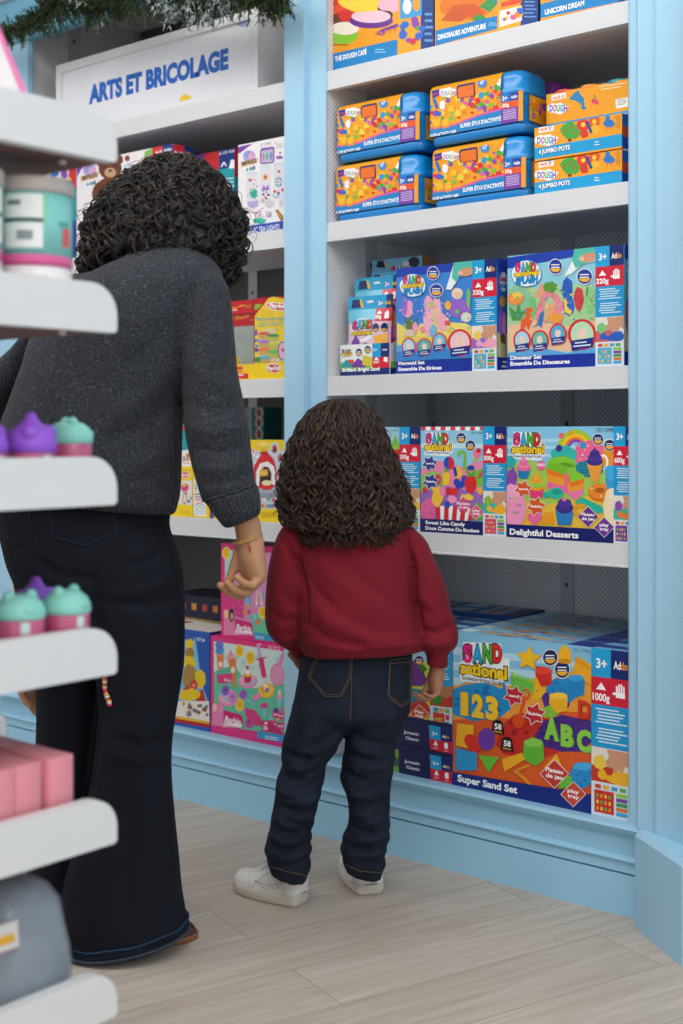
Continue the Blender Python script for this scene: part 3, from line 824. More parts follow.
# --- deck: sand sets
spS = boxspec(453, 631.5, 631, DK, 2.640, .070)
def art_super(A):
    A.R(0, 0, 1, 1, '#86c5e6')
    for y in (95, 150, 205): A.poly([(10, y), (520, y+62), (520, y+82), (10, y+28)], '#b9dfee')
    A.poly([(10, 240), (90, 215), (180, 235), (300, 240), (420, 190), (520, 180), (520, 700), (10, 620)], '#f0a23a')
    A.poly([(10, 360), (150, 345), (300, 370), (400, 330), (520, 330), (520, 700), (10, 620)], '#e2602a')
    A.sand(105, 295, 115, 72, '#2490d0', '#1a6fae', 1); A.poly([(165, 300), (195, 225), (228, 300)], '#2490d0')
    A.sand(290, 420, 120, 85, '#c8322a', '#9c221e', 2); A.sand(325, 245, 55, 45, '#f2b82a', '#d89a1a', 3)
    A.sand(420, 410, 105, 68, '#4b2d86', '#33206a', 4); A.sand(380, 290, 50, 45, '#53308f', '#3b2372', 5)
    A.sand(410, 250, 60, 45, '#2a8ccf', '#1c6fae', 6); A.sand(360, 330, 34, 22, '#8cc63f', '#6aa52a', 7)
    A.logo(38, 85, 172)
    A.star(285, 140, 46, '#d99a1a', 5, .5, .12); A.star(283, 136, 44, '#f7c325', 5, .5, .12)
    A.badge(362, 135, 26, ry=28); A.badge(405, 178, 26, ry=30)
    A.poly([(390, 150), (392, 110), (412, 88), (436, 110), (438, 150)], '#f5b824'); A.ell(414, 148, 24, 9, '#d99412')
    A.poly([(440, 195), (450, 150), (462, 130), (516, 165), (516, 235)], '#f4ad25')
    for i in range(5): A.poly([(452+13*i, 150+8*i), (452+13*i, 133+8*i), (461+13*i, 138+8*i), (461+13*i, 155+8*i)], '#e2930f')
    A.poly([(222, 245), (222, 195), (302, 225), (302, 268)], '#6cc04a')
    for i in range(5): A.poly([(224+17*i, 200+6*i), (224+17*i, 186+6*i), (234+17*i, 190+6*i), (234+17*i, 206+6*i)], '#8cd45a')
    A.poly([(308, 195), (312, 165), (340, 168), (368, 182), (366, 232), (330, 240)], '#d4302a'); A.ell(338, 182, 30, 13, '#ee4a3a')
    A.poly([(425, 240), (425, 205), (455, 195), (486, 215), (484, 268), (452, 278)], '#1f86c9'); A.ell(455, 208, 28, 12, '#3aa6e0')
    A.poly([(358, 300), (360, 265), (395, 260), (425, 275), (423, 325), (385, 335)], '#f0b428'); A.ell(392, 272, 32, 12, '#fbd04a')
    A.ring(275, 265, 16, 19, 7, '#e8502a'); A.line([(268, 285), (252, 350)], 11, '#e8502a'); A.ell(248, 362, 22, 26, '#e05020')
    for i, c in enumerate('123'):
        A.text(c, (44, 84, 134)[i], (338, 345, 352)[i], 74, '#c88d12', w=(26, 42, 44)[i], bold=.04); A.text(c, (40, 80, 130)[i], (335, 342, 349)[i], 74, '#f8cc30', w=(26, 42, 44)[i], bold=.06)
    for i, c in enumerate('ABC'):
        A.text(c, (346, 404, 462)[i], (425, 450, 468)[i], 70, '#4f9d25', w=(52, 46, 50)[i], bold=.04); A.text(c, (341, 400, 458)[i], (422, 446, 464)[i], 70, '#8fd24a', w=(52, 46, 50)[i], bold=.06)
    A.text('D', 466, 352, 62, '#a3241c', w=46, bold=.04); A.text('D', 462, 349, 62, '#d63a2a', w=46, bold=.035)
    A.burst(232, 272, 38, '#c42f38', ['sand']); A.burst(306, 337, 40, '#c42f38', ['Sable'])
    for x, y in ((174, 382), (207, 443)):
        A.poly([(x-22, y+24), (x-18, y-16), (x-8, y-24), (x+8, y-22), (x+18, y-14), (x+24, y+30)], '#1d1a1c')
        A.text('58', x-12, y+8, 20, '#ffffff', w=26, bold=.03); A.text('pieces', x-15, y+19, 7, '#f3c64a', w=30)
    A.poly([(24, 450), (28, 370), (88, 378), (84, 465)], '#f3b52a')
    A.heart(94, 445, 42, '#b8231f', .15); A.heart(92, 442, 41, '#dc352c', .15)
    A.ell(134, 428, 31, 40, '#6b3fa8')
    A.poly([(22, 540), (24, 458), (100, 478), (98, 540)], '#2f9bd6'); A.poly([(106, 485), (180, 492), (140, 548)], '#6cbf3c')
    A.poly([(265, 500), (268, 440), (300, 418), (338, 442), (340, 500), (312, 525)], '#63b93c'); A.ell(302, 440, 34, 15, '#8ad24f')
    A.poly([(192, 520), (190, 498), (262, 476), (272, 500), (198, 545)], '#f4ae22'); A.line([(235, 540), (270, 570), (300, 600)], 12, '#e8952a'); A.line([(235, 542), (290, 520)], 9, '#e8952a')
    A.poly([(340, 530), (385, 478), (412, 540)], '#f2b02a')
    A.sand(476, 560, 44, 45, '#2a93d2', '#1a6fae', 8); A.ell(480, 525, 36, 15, '#47aee4'); A.poly([(395, 560), (440, 560), (440, 600), (395, 605)], '#6cbf3c')
    A.poly([(10, 545), (520, 628), (524, 705), (10, 610)], '#142c80')
    A.text('Super Sand Set', 30, 578, 24, '#ffffff', w=215, bold=.035)
    A.diamond(378, 552, 50, '#c93a34', ['Plateau', 'de jeu']); A.diamond(446, 625, 44, '#d04a34', ['play', 'tray'])
    A.text('1 SET / COFFRET', 445, 108, 9, '#6d8ba0', w=64)
    A.strip(.797, '1000g', photo=('#f2b52a', '#c93a2a', '#f5cf4a'))
def top_sand(A):
    A.R(0, 0, 1, 1, '#7fc0e2')
    r = random.Random(3)
    for i in range(26):
        u = .12+.5*r.random(); v = .1+.8*r.random(); A.R(u, v-.06, u+.05+.06*r.random(), v+.06, r.choice(['#e6a42e', '#c8442e', '#e07a2a', '#2b2f86', '#efc24a']))
    A.R(.66, 0, .8, 1, '#2a3a96'); A.R(.8, .25, 1, .75, '#31479e'); A.R(.02, .15, .10, .85, '#d8ecf4')
faceS = dict(top='#7fc0e2', left='#1b3a8a', right='#2456a8', back='#6fb4dc', bottom='#dddddd')
o = card_box('sand_toy_box', 'large blue sand set box with 123 and ABC letters, front of the deck row', 'toy box', spS, faceS, art_super, (450, 620, 3.595), top=top_sand, group='large sand set boxes standing in a row')
names = ['second', 'third', 'fourth', 'fifth', 'sixth']
for i in range(5):
    l = Vector(o.location) + Vector((-.002*(i % 2), .0755*(i+1), 0))
    dup(o, l, 'large sand set box, %s from the front of the deck row' % names[i])

# flat boxes in the pile beside it
spJ = boxspec(398, 452.6, 755, DK, 2.640, .30)
def art_flat(A):
    A.R(0, 0, 1, 1, '#131c52')
    A.text('Jurassic', 105, 752-155+150, 22, '#e9edf5', w=112, bold=.03); A.text('Classic', 118, 790, 20, '#e9edf5', w=100, bold=.03)
    A.poly([(290, 700), (460, 740), (460, 920), (300, 880)], '#d11f38'); A.poly([(290, 690), (460, 725), (460, 822), (298, 792)], '#1b9fd8'); A.poly([(372, 700), (460, 725), (460, 822), (378, 808)], '#14276a')
    A.text('3+', 312, 765, 26, '#ffffff', w=44, bold=.02); A.text('Ad', 388, 785, 20, '#ffffff', w=24, bold=.03); A.text('do', 414, 790, 20, '#f6a21c', w=24, bold=.03)
    A.poly([(322, 838), (340, 806), (358, 845)], '#ffffff'); A.poly([(402, 858), (402, 828), (414, 822), (428, 830), (430, 866), (412, 868)], '#ffffff')
    A.lines(318, 850, 362, 868, 2, '#f3c7cc'); A.lines(400, 874, 436, 890, 2, '#f3c7cc')
    A.poly([(0, 640), (62, 655), (66, 850), (0, 840)], '#7fae3a'); A.poly([(0, 700), (66, 720), (66, 780), (0, 770)], '#2f6a52')
    A.k = A.k
H1 = atY(452, 785-28.5, 2.640).z
spJ = boxspec(390, 452.6, 0, DK, 2.640, .30, H=.0725)
oJ = card_box('sand_toy_box', 'lower of two navy flat sand boxes lying on the deck beside the girl', 'toy box', spJ, dict(top='#16205c', left='#16205c', right='#1b9fd8', back='#16205c', bottom='#16205c'), art_flat, (390, 660, 7.31), group='navy flat sand boxes')
dup(oJ, Vector(oJ.location)+Vector((-.004, .002, .0735)), 'upper of two navy flat sand boxes lying on the deck beside the girl')
zU = DK+.148
spU = boxspec(345, 452.6, 0, zU, 2.642, .070, H=.232)
def art_dino(A):
    A.R(0, 0, 1, 1, '#c8d24a'); A.R(0, .62, 1, 1, '#9fc8dc')
    A.logo(-300, -60, 260); A.sand(-200, 250, 110, 80, '#c8402e', '#9c2a1e', 2); A.sand(-40, 200, 80, 90, '#7a3a98', '#5a2a78', 4); A.blob(-60, 60, 60, 50, '#4a8a34', 5); A.blob(40, 140, 50, 60, '#e89a2a', 6)
    A.poly([(0, 250), (300, 250), (300, 520), (0, 470)], '#d9c832')
    A.badge(215, 5, 34, ry=36)
    A.blob(220, 70, 45, 40, '#3e7a2a', 2); A.poly([(140, 20), (175, 0), (240, 90), (285, 160), (230, 190), (140, 185)], '#6a2f86')
    A.poly([(100, 220), (170, 205), (230, 220), (270, 190), (280, 250), (230, 330), (140, 330)], '#1f7f96')
    A.sand(210, 370, 85, 70, '#c23a28', '#9c2a1e', 5)
    A.poly([(0, 420), (100, 425), (300, 460), (300, 545), (0, 480)], '#14206a')
    A.diamond(216, 395, 68, '#cf5a2e', ['Play', 'tray'])
    A.poly([(295, 200), (462, 190), (462, 360), (295, 340)], '#b8402a'); A.sand(345, 270, 40, 60, '#3f8a3a', '#2a6a2a', 3); A.poly([(340, 200), (460, 190), (460, 260), (400, 280)], '#b67a55')
    A.poly([(296, 330), (462, 350), (462, 565), (298, 530)], '#c9dbe6'); A.poly([(318, 378), (402, 392), (402, 538), (318, 522)], '#c9362a')
    for i in range(14): A.ell(334+15*(i % 4), 430+22*(i//4), 6, 9, '#c8d040', n=8)
    for i, c in enumerate(('#2f8f9a', '#d9a03a', '#7fb04a')): A.poly([(320+42*i, 345+5*i), (355+42*i, 350+5*i), (355+42*i, 380+5*i), (320+42*i, 375+5*i)], c)
    for i, c in enumerate(('#d0404a', '#2a9a7a', '#8a4ab0')): A.poly([(408, 398+52*i), (436, 403+52*i), (436, 442+52*i), (408, 437+52*i)], c)
    A.poly([(292, -150), (462, -150), (462, 190), (292, 200)], '#1b9ad6')
    A.lines(310, -60, 440, 150, 11, '#cfeaf7', 2)
o = card_box('sand_toy_box', 'sand toy box with purple mound and orange play tray diamond on two flat boxes', 'toy box', spU, faceS, art_dino, (390, 660, 7.31), top=top_sand, group='dinosaur sand boxes')
def top_navy(A):
    A.R(0, 0, 1, 1, '#8cc8e4')
    for i in range(6): A.R(.08+.15*i, .1, .16+.15*i, .9, ('#c23a3a', '#1b2a6e', '#d8e4ee', '#1b2a6e', '#d06a2a', '#b03048')[i])
    A.R(.86, 0, 1, 1, '#14246a')
spV = dict(spU); 
for i in range(5):
    d_ = .078
    s2 = dict(w=spU['w'], d=d_, h=spU['h']+(.148 if i > 0 else .148)+.002*(i % 2), loc=(spU['loc'][0]-.003*(i % 2)+.01*(i > 2), 0, DK+.0005))
    s2['loc'] = (s2['loc'][0], 2.642+.30+.045+.08*i, DK+.0005); s2['w'] -= .012; s2['loc'] = (s2['loc'][0]-.008, s2['loc'][1], s2['loc'][2])
    if i > 1: break
    mb = MB(); w, d, h = s2['w'], s2['d'], s2['h']
    mb.box(-w/2, w/2, -d/2, d/2, 0, h, '#7fc0e2', dict(top='#8cc8e4', right='#1b3a8a', left='#1b3a8a', back='#6fb4dc', bottom='#dddddd', front='#2a62b0'))
    top_navy(Art(mb, s2, (390, 660, 7.31), 'top'))
    oo = mb.build('sand_toy_box', 'card', loc=s2['loc'])
    tag(oo, ('sky blue topped sand box standing on end just behind the two flat boxes', 'hindmost sky blue topped sand box, against the grey back panel')[i], 'toy box', None, )
# dinosaur boxes standing behind the first one, on the flat boxes
od = o
for i in range(2):
    dup(od, Vector(od.location)+Vector((-.004*(i+1), .0755*(i+1), 0)), ('second sand box in the pile on the two flat boxes, only its top showing', 'third sand box in the pile on the two flat boxes, only its top showing')[i])

# --- shelf 4: candy and desserts sets
def art_candy(A):
    A.R(0, 0, 1, 1, '#8fcdea'); A.R(0, .80, .77, .84, '#c8e6f2')
    A.poly([(205, 300), (300, 255), (420, 290), (530, 250), (530, 560), (205, 560)], '#f08ab0'); A.poly([(205, 330), (270, 310), (330, 330), (330, 560), (205, 560)], '#8cc850')
    A.poly([(205, 420), (300, 380), (530, 420), (530, 560), (205, 560)], '#9a6ac0'); A.poly([(440, 330), (530, 290), (530, 390), (470, 390)], '#7cc044')
    for i in range(13): A.poly([(207+25*i, 85), (231+25*i, 85), (231+25*i, 98), (219+25*i, 107), (207+25*i, 98)], '#e23a4a' if i % 2 == 0 else '#ffffff')
    A.logo(226, 118, 138)
    A.badge(411, 142, 24, ry=26); A.badge(458, 180, 24, ry=26)
    A.text('1 SET / COFFRET', 460, 122, 10, '#5a7a90', w=60)
    A.sand(245, 510, 38, 62, '#ea6aa8', '#c84a8a', 3)
    for i in range(9): A.poly([(283+22*i, 485), (305+22*i, 485), (303+20*i, 560), (288+20*i, 560)], '#d8262e' if i % 2 == 0 else '#fbf6f4')
    A.ell(350, 268, 27, 33, '#d62a2a'); A.ell(350, 268, 27, 33, '#2a48b8', a0=pi/2, a1=3*pi/2)
    A.line([(428, 300), (432, 225), (420, 208), (400, 215), (398, 235)], 15, '#7cc03a')
    A.poly([(470, 275), (480, 225), (505, 235)], '#f0a02a'); A.ell(492, 220, 20, 22, '#f07aa0'); A.ell(500, 205, 12, 12, '#c62a3a')
    A.poly([(318, 325), (340, 300), (355, 325), (352, 380), (322, 382)], '#f6c63a'); A.star(338, 305, 20, '#4fa83a', 5, .4)
    A.poly([(375, 290), (400, 285), (422, 320), (400, 350), (380, 340)], '#f6c030'); A.poly([(370, 290), (385, 288), (395, 330), (380, 340)], '#203a9a')
    A.heart(402, 375, 32, '#2548b8', .3); A.ell(430, 350, 16, 20, '#2548b8')
    A.ring(460, 305, 24, 26, 12, '#58b03a'); A.ell(462, 292, 18, 12, '#1f3fa8')
    A.poly([(495, 350), (505, 320), (522, 305), (518, 335)], '#e04a5a'); A.ell(508, 412, 11, 18, '#f4b42a')
    A.blob(460, 380, 32, 42, '#d92a2f', 4); A.ell(442, 345, 9, 10, '#d92a2f'); A.ell(476, 345, 9, 10, '#d92a2f')
    A.blob(292, 440, 28, 48, '#f6c43a', 6); A.ell(272, 400, 10, 11, '#f6c43a'); A.ell(300, 396, 10, 11, '#f6c43a')
    A.ell(295, 350, 16, 26, '#e0364a'); A.ell(350, 412, 16, 20, '#d42a2a'); A.ell(380, 412, 17, 20, '#e03434'); A.poly([(300, 395), (330, 380), (335, 430), (310, 440)], '#f08ab8')
    A.blob(365, 450, 24, 22, '#f49ac0', 5); A.ell(342, 478, 15, 20, '#2a50b8'); A.blob(440, 445, 40, 20, '#f4d050', 8); A.ell(228, 404, 12, 15, '#d83040')
    A.poly([(460, 500), (500, 465), (532, 500), (530, 560), (470, 555)], '#58a83a')
    A.burst(254, 270, 40, '#31378f', ['sand']); A.burst(258, 362, 42, '#31378f', ['Sable'])
    A.star(424, 480, 42, '#d0558f', 7, .7); A.text('Plateau', 390, 478, 14, '#ffffff', w=66); A.text('de jeu', 400, 496, 13, '#ffffff', w=46)
    A.diamond(489, 517, 38, '#d9608f', ['play', 'tray'])
    A.poly([(205, 548), (535, 566), (540, 640), (205, 622)], '#141f63')
    A.text('Sweet Like Candy', 232, 576, 17, '#ffffff', w=200, bold=.035); A.text('Doux Comme Du Bonbon', 232, 604, 17, '#ffffff', w=272, bold=.035)
    A.strip(.742, '500g', photo=('#f0b42a', '#30b8a8', '#8ac040'), tray='#e0407a')
spC = boxspec(420.8, 506.5, 427, S4, 2.640, .07)
crC = (380, 410, 5.06)
# the mid part of this print is drawn from the middle copy; the left copy is the same box one place to the left
oC = card_box('sand_toy_box', 'sand box with candy striped tub, between the girl and the dessert box', 'toy box', spC, faceS, art_candy, crC)
def art_cones(A):
    A.R(0, 0, 1, 1, '#9fcfe4'); A.R(0, 0, 1, .55, '#e8c04a'); A.R(0, 0, 1, .13, '#141f63')
    A.text('1 SET / COFFRET', 30, 108, 10, '#5a7a90', w=60)
    A.badge(34, 150, 20, ry=22)
    A.poly([(55, 185), (100, 185), (96, 300), (64, 300)], '#d42a2a'); A.poly([(52, 190), (78, 125), (104, 190)], '#7cc03a'); A.ell(78, 190, 26, 10, '#8cd04a')
    A.sand(40, 420, 70, 60, '#7a4ab0', '#5a3090', 3); A.sand(-60, 380, 70, 70, '#e85a9a', '#c03a7a', 5)
    A.strip(.742, '500g', photo=('#f0c04a', '#c07a4a', '#40a0d0'), tray='#f0c030')
spC2 = dict(spC); spC2['loc'] = (spC['loc'][0]-spC['w']-.002, spC['loc'][1], spC['loc'][2])
card_box('sand_toy_box', 'sand box with ice lolly picture, left of the candy box, half behind the girl', 'toy box', spC2, faceS, art_cones, crC)
def art_dessert(A):
    A.R(0, 0, 1, 1, '#86c9ea')
    for y in (140, 175, 215): A.R(0, 1-(y-80)/560, .83, 1-(y-64)/560, '#b2dff0')
    A.poly([(30, 265), (140, 240), (260, 290), (400, 260), (580, 260), (580, 590), (30, 590)], '#a6cf5a'); A.poly([(30, 420), (200, 470), (430, 420), (580, 470), (580, 590), (30, 590)], '#efc23a')
    A.ring(370, 195, 92, 100, 22, '#a8cf3a', 0, pi); A.ring(370, 195, 72, 80, 18, '#f6c42a', 0, pi); A.ring(370, 195, 56, 64, 14, '#f07a28', 0, pi); A.ring(370, 195, 44, 52, 14, '#8a4ab8', 0, pi)
    A.blob(440, 215, 78, 72, '#f06a9a', 3, amp=.1); A.blob(545, 235, 60, 55, '#f09a30', 5, amp=.1)
    for i in range(12): A.blob(390+13*(i % 8), 175+22*(i//4)+(i % 3)*10, 4, 5, ('#ffffff', '#4ab0e0', '#f6d040')[i % 3], i, 6)
    A.ring(505, 255, 24, 38, 10, '#ffffff')
    A.ell(300, 125, 14, 14, '#f06a7a'); A.ell(348, 112, 12, 13, '#f0a02a')
    A.blob(312, 222, 66, 48, '#34bcae', 4, amp=.1); A.ell(288, 187, 16, 17, '#44308a'); A.ell(405, 172, 16, 17, '#2a9ad0')
    A.sand(440, 285, 70, 45, '#1f86a0', '#166a84', 3)
    A.logo(58, 112, 160)
    A.badge(479, 144, 26, ry=27); A.badge(536, 172, 26, ry=27)
    A.text('1 SET / COFFRET', 468, 106, 18, '#5a7a90', w=98)
    # layer cake
    A.poly([(231, 275), (233, 385), (300, 405), (350, 405), (352, 275)], '#f06aa0'); A.poly([(231, 260), (232, 350), (318, 372), (318, 270)], '#f0a02c'); A.poly([(231, 255), (231, 312), (318, 335), (318, 265)], '#f07a24')
    A.ell(300, 262, 70, 36, '#84cc38'); A.poly([(231, 262), (231, 285), (318, 318), (330, 300), (369, 275), (369, 258)], '#78c030')
    A.poly([(290, 262), (330, 278), (369, 275), (320, 256)], '#5a9a24')
    A.poly([(330, 275), (412, 320), (408, 410), (365, 440), (330, 410)], '#f07ab0'); A.poly([(332, 330), (410, 350), (409, 385), (345, 402), (332, 380)], '#f2a030'); A.poly([(332, 310), (411, 335), (410, 356), (350, 378), (332, 350)], '#ef7826')
    A.poly([(332, 275), (412, 318), (410, 334), (350, 352), (330, 300)], '#86ce3a')
    A.cup(117, 282, 62, 48, '#2a7ec0', '#f06aa8', '#f48ab8'); A.ell(202, 272, 22, 24, '#f06a9a'); A.ell(202, 268, 23, 8, '#f6c6d8')
    A.cup(180, 375, 76, 50, '#e8407a', '#f2a028', '#f6b63a'); A.ell(180, 368, 42, 12, '#9ace4a')
    A.poly([(424, 255), (504, 258), (482, 348), (448, 348)], '#f0a03a'); A.ell(464, 252, 40, 20, '#40308a'); A.ell(464, 232, 34, 20, '#4a3898'); A.ell(464, 212, 24, 18, '#40308a'); A.poly([(446, 208), (464, 182), (482, 208)], '#4a3898')
    A.ell(489, 402, 58, 42, '#c96a1a'); A.ell(489, 396, 58, 40, '#f08a26'); A.ell(489, 392, 24, 13, '#b4601a')
    for i in range(10): A.blob(489+42*cos(i*.7), 392+28*sin(i*.7), 4, 4, ('#f06aa0', '#6ad04a', '#ffffff')[i % 3], i, 6)
    A.poly([(515, 330), (575, 330), (570, 385), (522, 385)], '#3a9ed8'); A.blob(545, 305, 34, 42, '#45b0e4', 7)
    A.poly([(215, 430), (210, 400), (250, 402), (245, 425)], '#2ab8a0'); A.ell(275, 405, 36, 28, '#2ec0a6'); A.ell(280, 398, 26, 16, '#24a08c')
    A.poly([(365, 450), (400, 425), (500, 470), (510, 500), (480, 505)], '#2ab79e')
    A.blob(60, 340, 30, 55, '#8a4ab0', 8); A.blob(55, 255, 24, 30, '#2ab0b0', 9)
    A.blob(75, 480, 55, 100, '#f49ac4', 4, amp=.08); A.blob(60, 400, 35, 40, '#f6aace', 6)
    for i in range(9): A.blob(50+13*(i % 5), 430+35*(i//3), 5, 6, ('#2a9ad0', '#f0a02a', '#8ad040', '#e0407a')[i % 4], i, 7)
    A.poly([(272, 492), (362, 492), (350, 562), (285, 562)], '#2a7ec4'); A.ell(317, 492, 45, 14, '#3a92d4'); A.ell(317, 478, 44, 28, '#40308a'); A.ell(317, 455, 34, 24, '#4a3898'); A.ell(316, 436, 12, 9, '#f07a9a')
    A.poly([(200, 555), (215, 500), (265, 500), (265, 555)], '#f0a22a'); A.heart(170, 530, 36, '#f06aa0'); A.ring(395, 490, 38, 34, 18, '#e8a02a')
    A.blob(550, 470, 45, 95, '#f2e2b8', 5, amp=.07); A.blob(560, 410, 26, 30, '#f6eaca', 6)
    A.burst(115, 385, 44, '#dd5a28', ['sand']); A.burst(178, 470, 48, '#dd5a28', ['Sable'])
    A.poly([(38, 556), (580, 586), (580, 660), (38, 625)], '#141f6a')
    A.text('Delightful Desserts', 50, 606, 28, '#ffffff', w=335, bold=.035)
    A.diamond(432, 521, 50, '#6a2f8c', ['Plateau', 'de jeu']); A.diamond(511, 572, 48, '#74379a', ['play', 'tray'])
    A.strip(.83, '600g', photo=('#f07a2a', '#2ab8a0', '#8a4ab0'), tray='#7a3aa0')
spD = boxspec(507.2, 642, 427, S4, 2.640, .07)
card_box('sand_toy_box', 'wide sand box showing a rainbow and a sliced layer cake', 'toy box', spD, faceS, art_dessert, (500, 410, 4.88))

# --- shelf 3: splash sets
def art_splash(dino):
    def f(A):
        A.R(0, 0, 1, 1, '#3f86d8' if not dino else '#8fcfe0')
        if not dino:
            A.poly([(35, 165), (360, 125), (610, 105), (610, 150), (35, 215)], '#1b3fae')
            A.poly([(40, 470), (130, 520), (330, 470), (480, 500), (480, 600), (40, 600)], '#ead86a'); A.sand(300, 510, 170, 50, '#efe07a', '#e2cc5a', 2)
            for x, y, c in ((220, 370, '#f2a0c0'), (215, 450, '#f4b0cc'), (300, 470, '#f4a8c4'), (225, 500, '#f0b0c8')): A.sand(x, y, 26, 55, c, '#f8cade', int(x))
            A.sand(262, 400, 34, 70, '#f4b4c8', '#f8d0e0', 4); A.ell(262, 430, 20, 42, '#e8c0a0'); A.sand(312, 360, 24, 66, '#3a7fd0', '#2a62b0', 5)
            A.blob(395, 385, 62, 55, '#9a6ad0', 5); A.sand(390, 385, 55, 50, '#9a66d0', '#8450bc', 6); A.ell(385, 305, 32, 32, '#f2d8c0'); A.ell(390, 312, 24, 20, '#e8c4a8')
            A.sand(105, 395, 34, 48, '#f2a0c8', '#f8c4dc', 3); A.blob(88, 370, 14, 60, '#9a66d0', 3); A.blob(150, 400, 18, 55, '#3a80d4', 2); A.poly([(95, 515), (80, 430), (105, 470), (120, 420), (130, 470), (160, 440), (138, 520)], '#6a7a3a'); A.poly([(85, 545), (85, 510), (145, 510), (140, 550)], '#d8ccb0')
            A.blob(145, 500, 16, 32, '#f49ab8', 4); A.star(330, 470, 24, '#e04a4a', 5, .45); A.ell(333, 372, 18, 26, '#f4b23a'); A.ell(240, 368, 14, 22, '#b8d070'); A.ell(436, 440, 30, 28, '#d8e4c8'); A.star(386, 408, 18, '#6ac04a', 5, .6); A.ell(188, 508, 14, 18, '#f08aa0')
            A.blob(450, 330, 12, 60, '#7ac06a', 3); A.ell(250, 520, 20, 40, '#6ab8e0'); 
        else:
            A.poly([(35, 135), (480, 70), (480, 110), (35, 190)], '#1b3fae'); A.R(0, .1, .77, .6, '#b8dccc')
            A.poly([(40, 290), (130, 260), (220, 310), (330, 260), (475, 280), (475, 480), (40, 480)], '#a8d49a'); A.poly([(165, 330), (205, 255), (245, 330)], '#e8a078'); A.poly([(40, 300), (90, 250), (150, 310), (150, 420), (40, 420)], '#8fc4a0')
            A.poly([(40, 470), (160, 440), (330, 470), (475, 440), (475, 590), (40, 590)], '#f0c4a0')
            A.ring(245, 400, 62, 105, 34, '#e88a98', 0, pi); A.sand(195, 410, 22, 55, '#e88a98', '#f4b0b8', 2); A.sand(290, 405, 22, 60, '#e88a98', '#f4b0b8', 3); A.poly([(220, 440), (230, 370), (262, 350), (275, 440)], '#e8a870')
            A.blob(248, 278, 34, 28, '#5a9a3a', 3); A.sand(330, 290, 26, 60, '#2a5fc0', '#1f4aa0', 4); A.sand(335, 370, 28, 50, '#2f6ac8', '#1f4aa0', 5); A.sand(386, 335, 24, 58, '#d0404a', '#b02a3a', 6); A.sand(440, 345, 26, 70, '#8fd08a', '#6ab86a', 7); A.sand(160, 375, 20, 50, '#7ac87a', '#5ab060', 8); A.line([(425, 320), (428, 280)], 8, '#4a8a5a')
            A.blob(80, 335, 38, 32, '#f0963a', 3); A.blob(85, 320, 24, 16, '#f6d04a', 4); A.poly([(60, 440), (45, 370), (80, 400), (92, 350), (105, 400), (135, 380), (100, 440)], '#4a9a4a')
            A.poly([(100, 490), (105, 440), (130, 420), (120, 385), (150, 378), (168, 390), (150, 405), (160, 440), (140, 490), (128, 460), (118, 490)], '#e8622a'); A.poly([(155, 478), (185, 455), (195, 410), (215, 392), (212, 430), (205, 480), (190, 462)], '#2a7ac0'); A.blob(272, 430, 34, 24, '#f2a03a', 6); A.poly([(245, 450), (300, 450), (295, 425), (250, 425)], '#f0a040')
            A.poly([(345, 415), (318, 400), (312, 345), (325, 330), (330, 380), (355, 395)], '#f2cc3a')
        A.confetti(60, 330 if not dino else 270, 465, 520 if not dino else 450, 46, ['#f6c8d8', '#b08ad8', '#f2e08a', '#7ac8e0', '#f0a0b8'] if not dino else ['#f0b8a0', '#6ab86a', '#f2d87a', '#5a9ad0', '#e88a98', '#c8e0b0'], 3, 8, 21)
        A.poly([(40, 600), (200, 575), (330, 600), (480, 570), (480, 660), (40, 680)], '#5aa8e0')
        A.poly([(40, 640), (240, 610), (480, 640), (480, 670), (40, 690)], '#3a86d0')
    return f
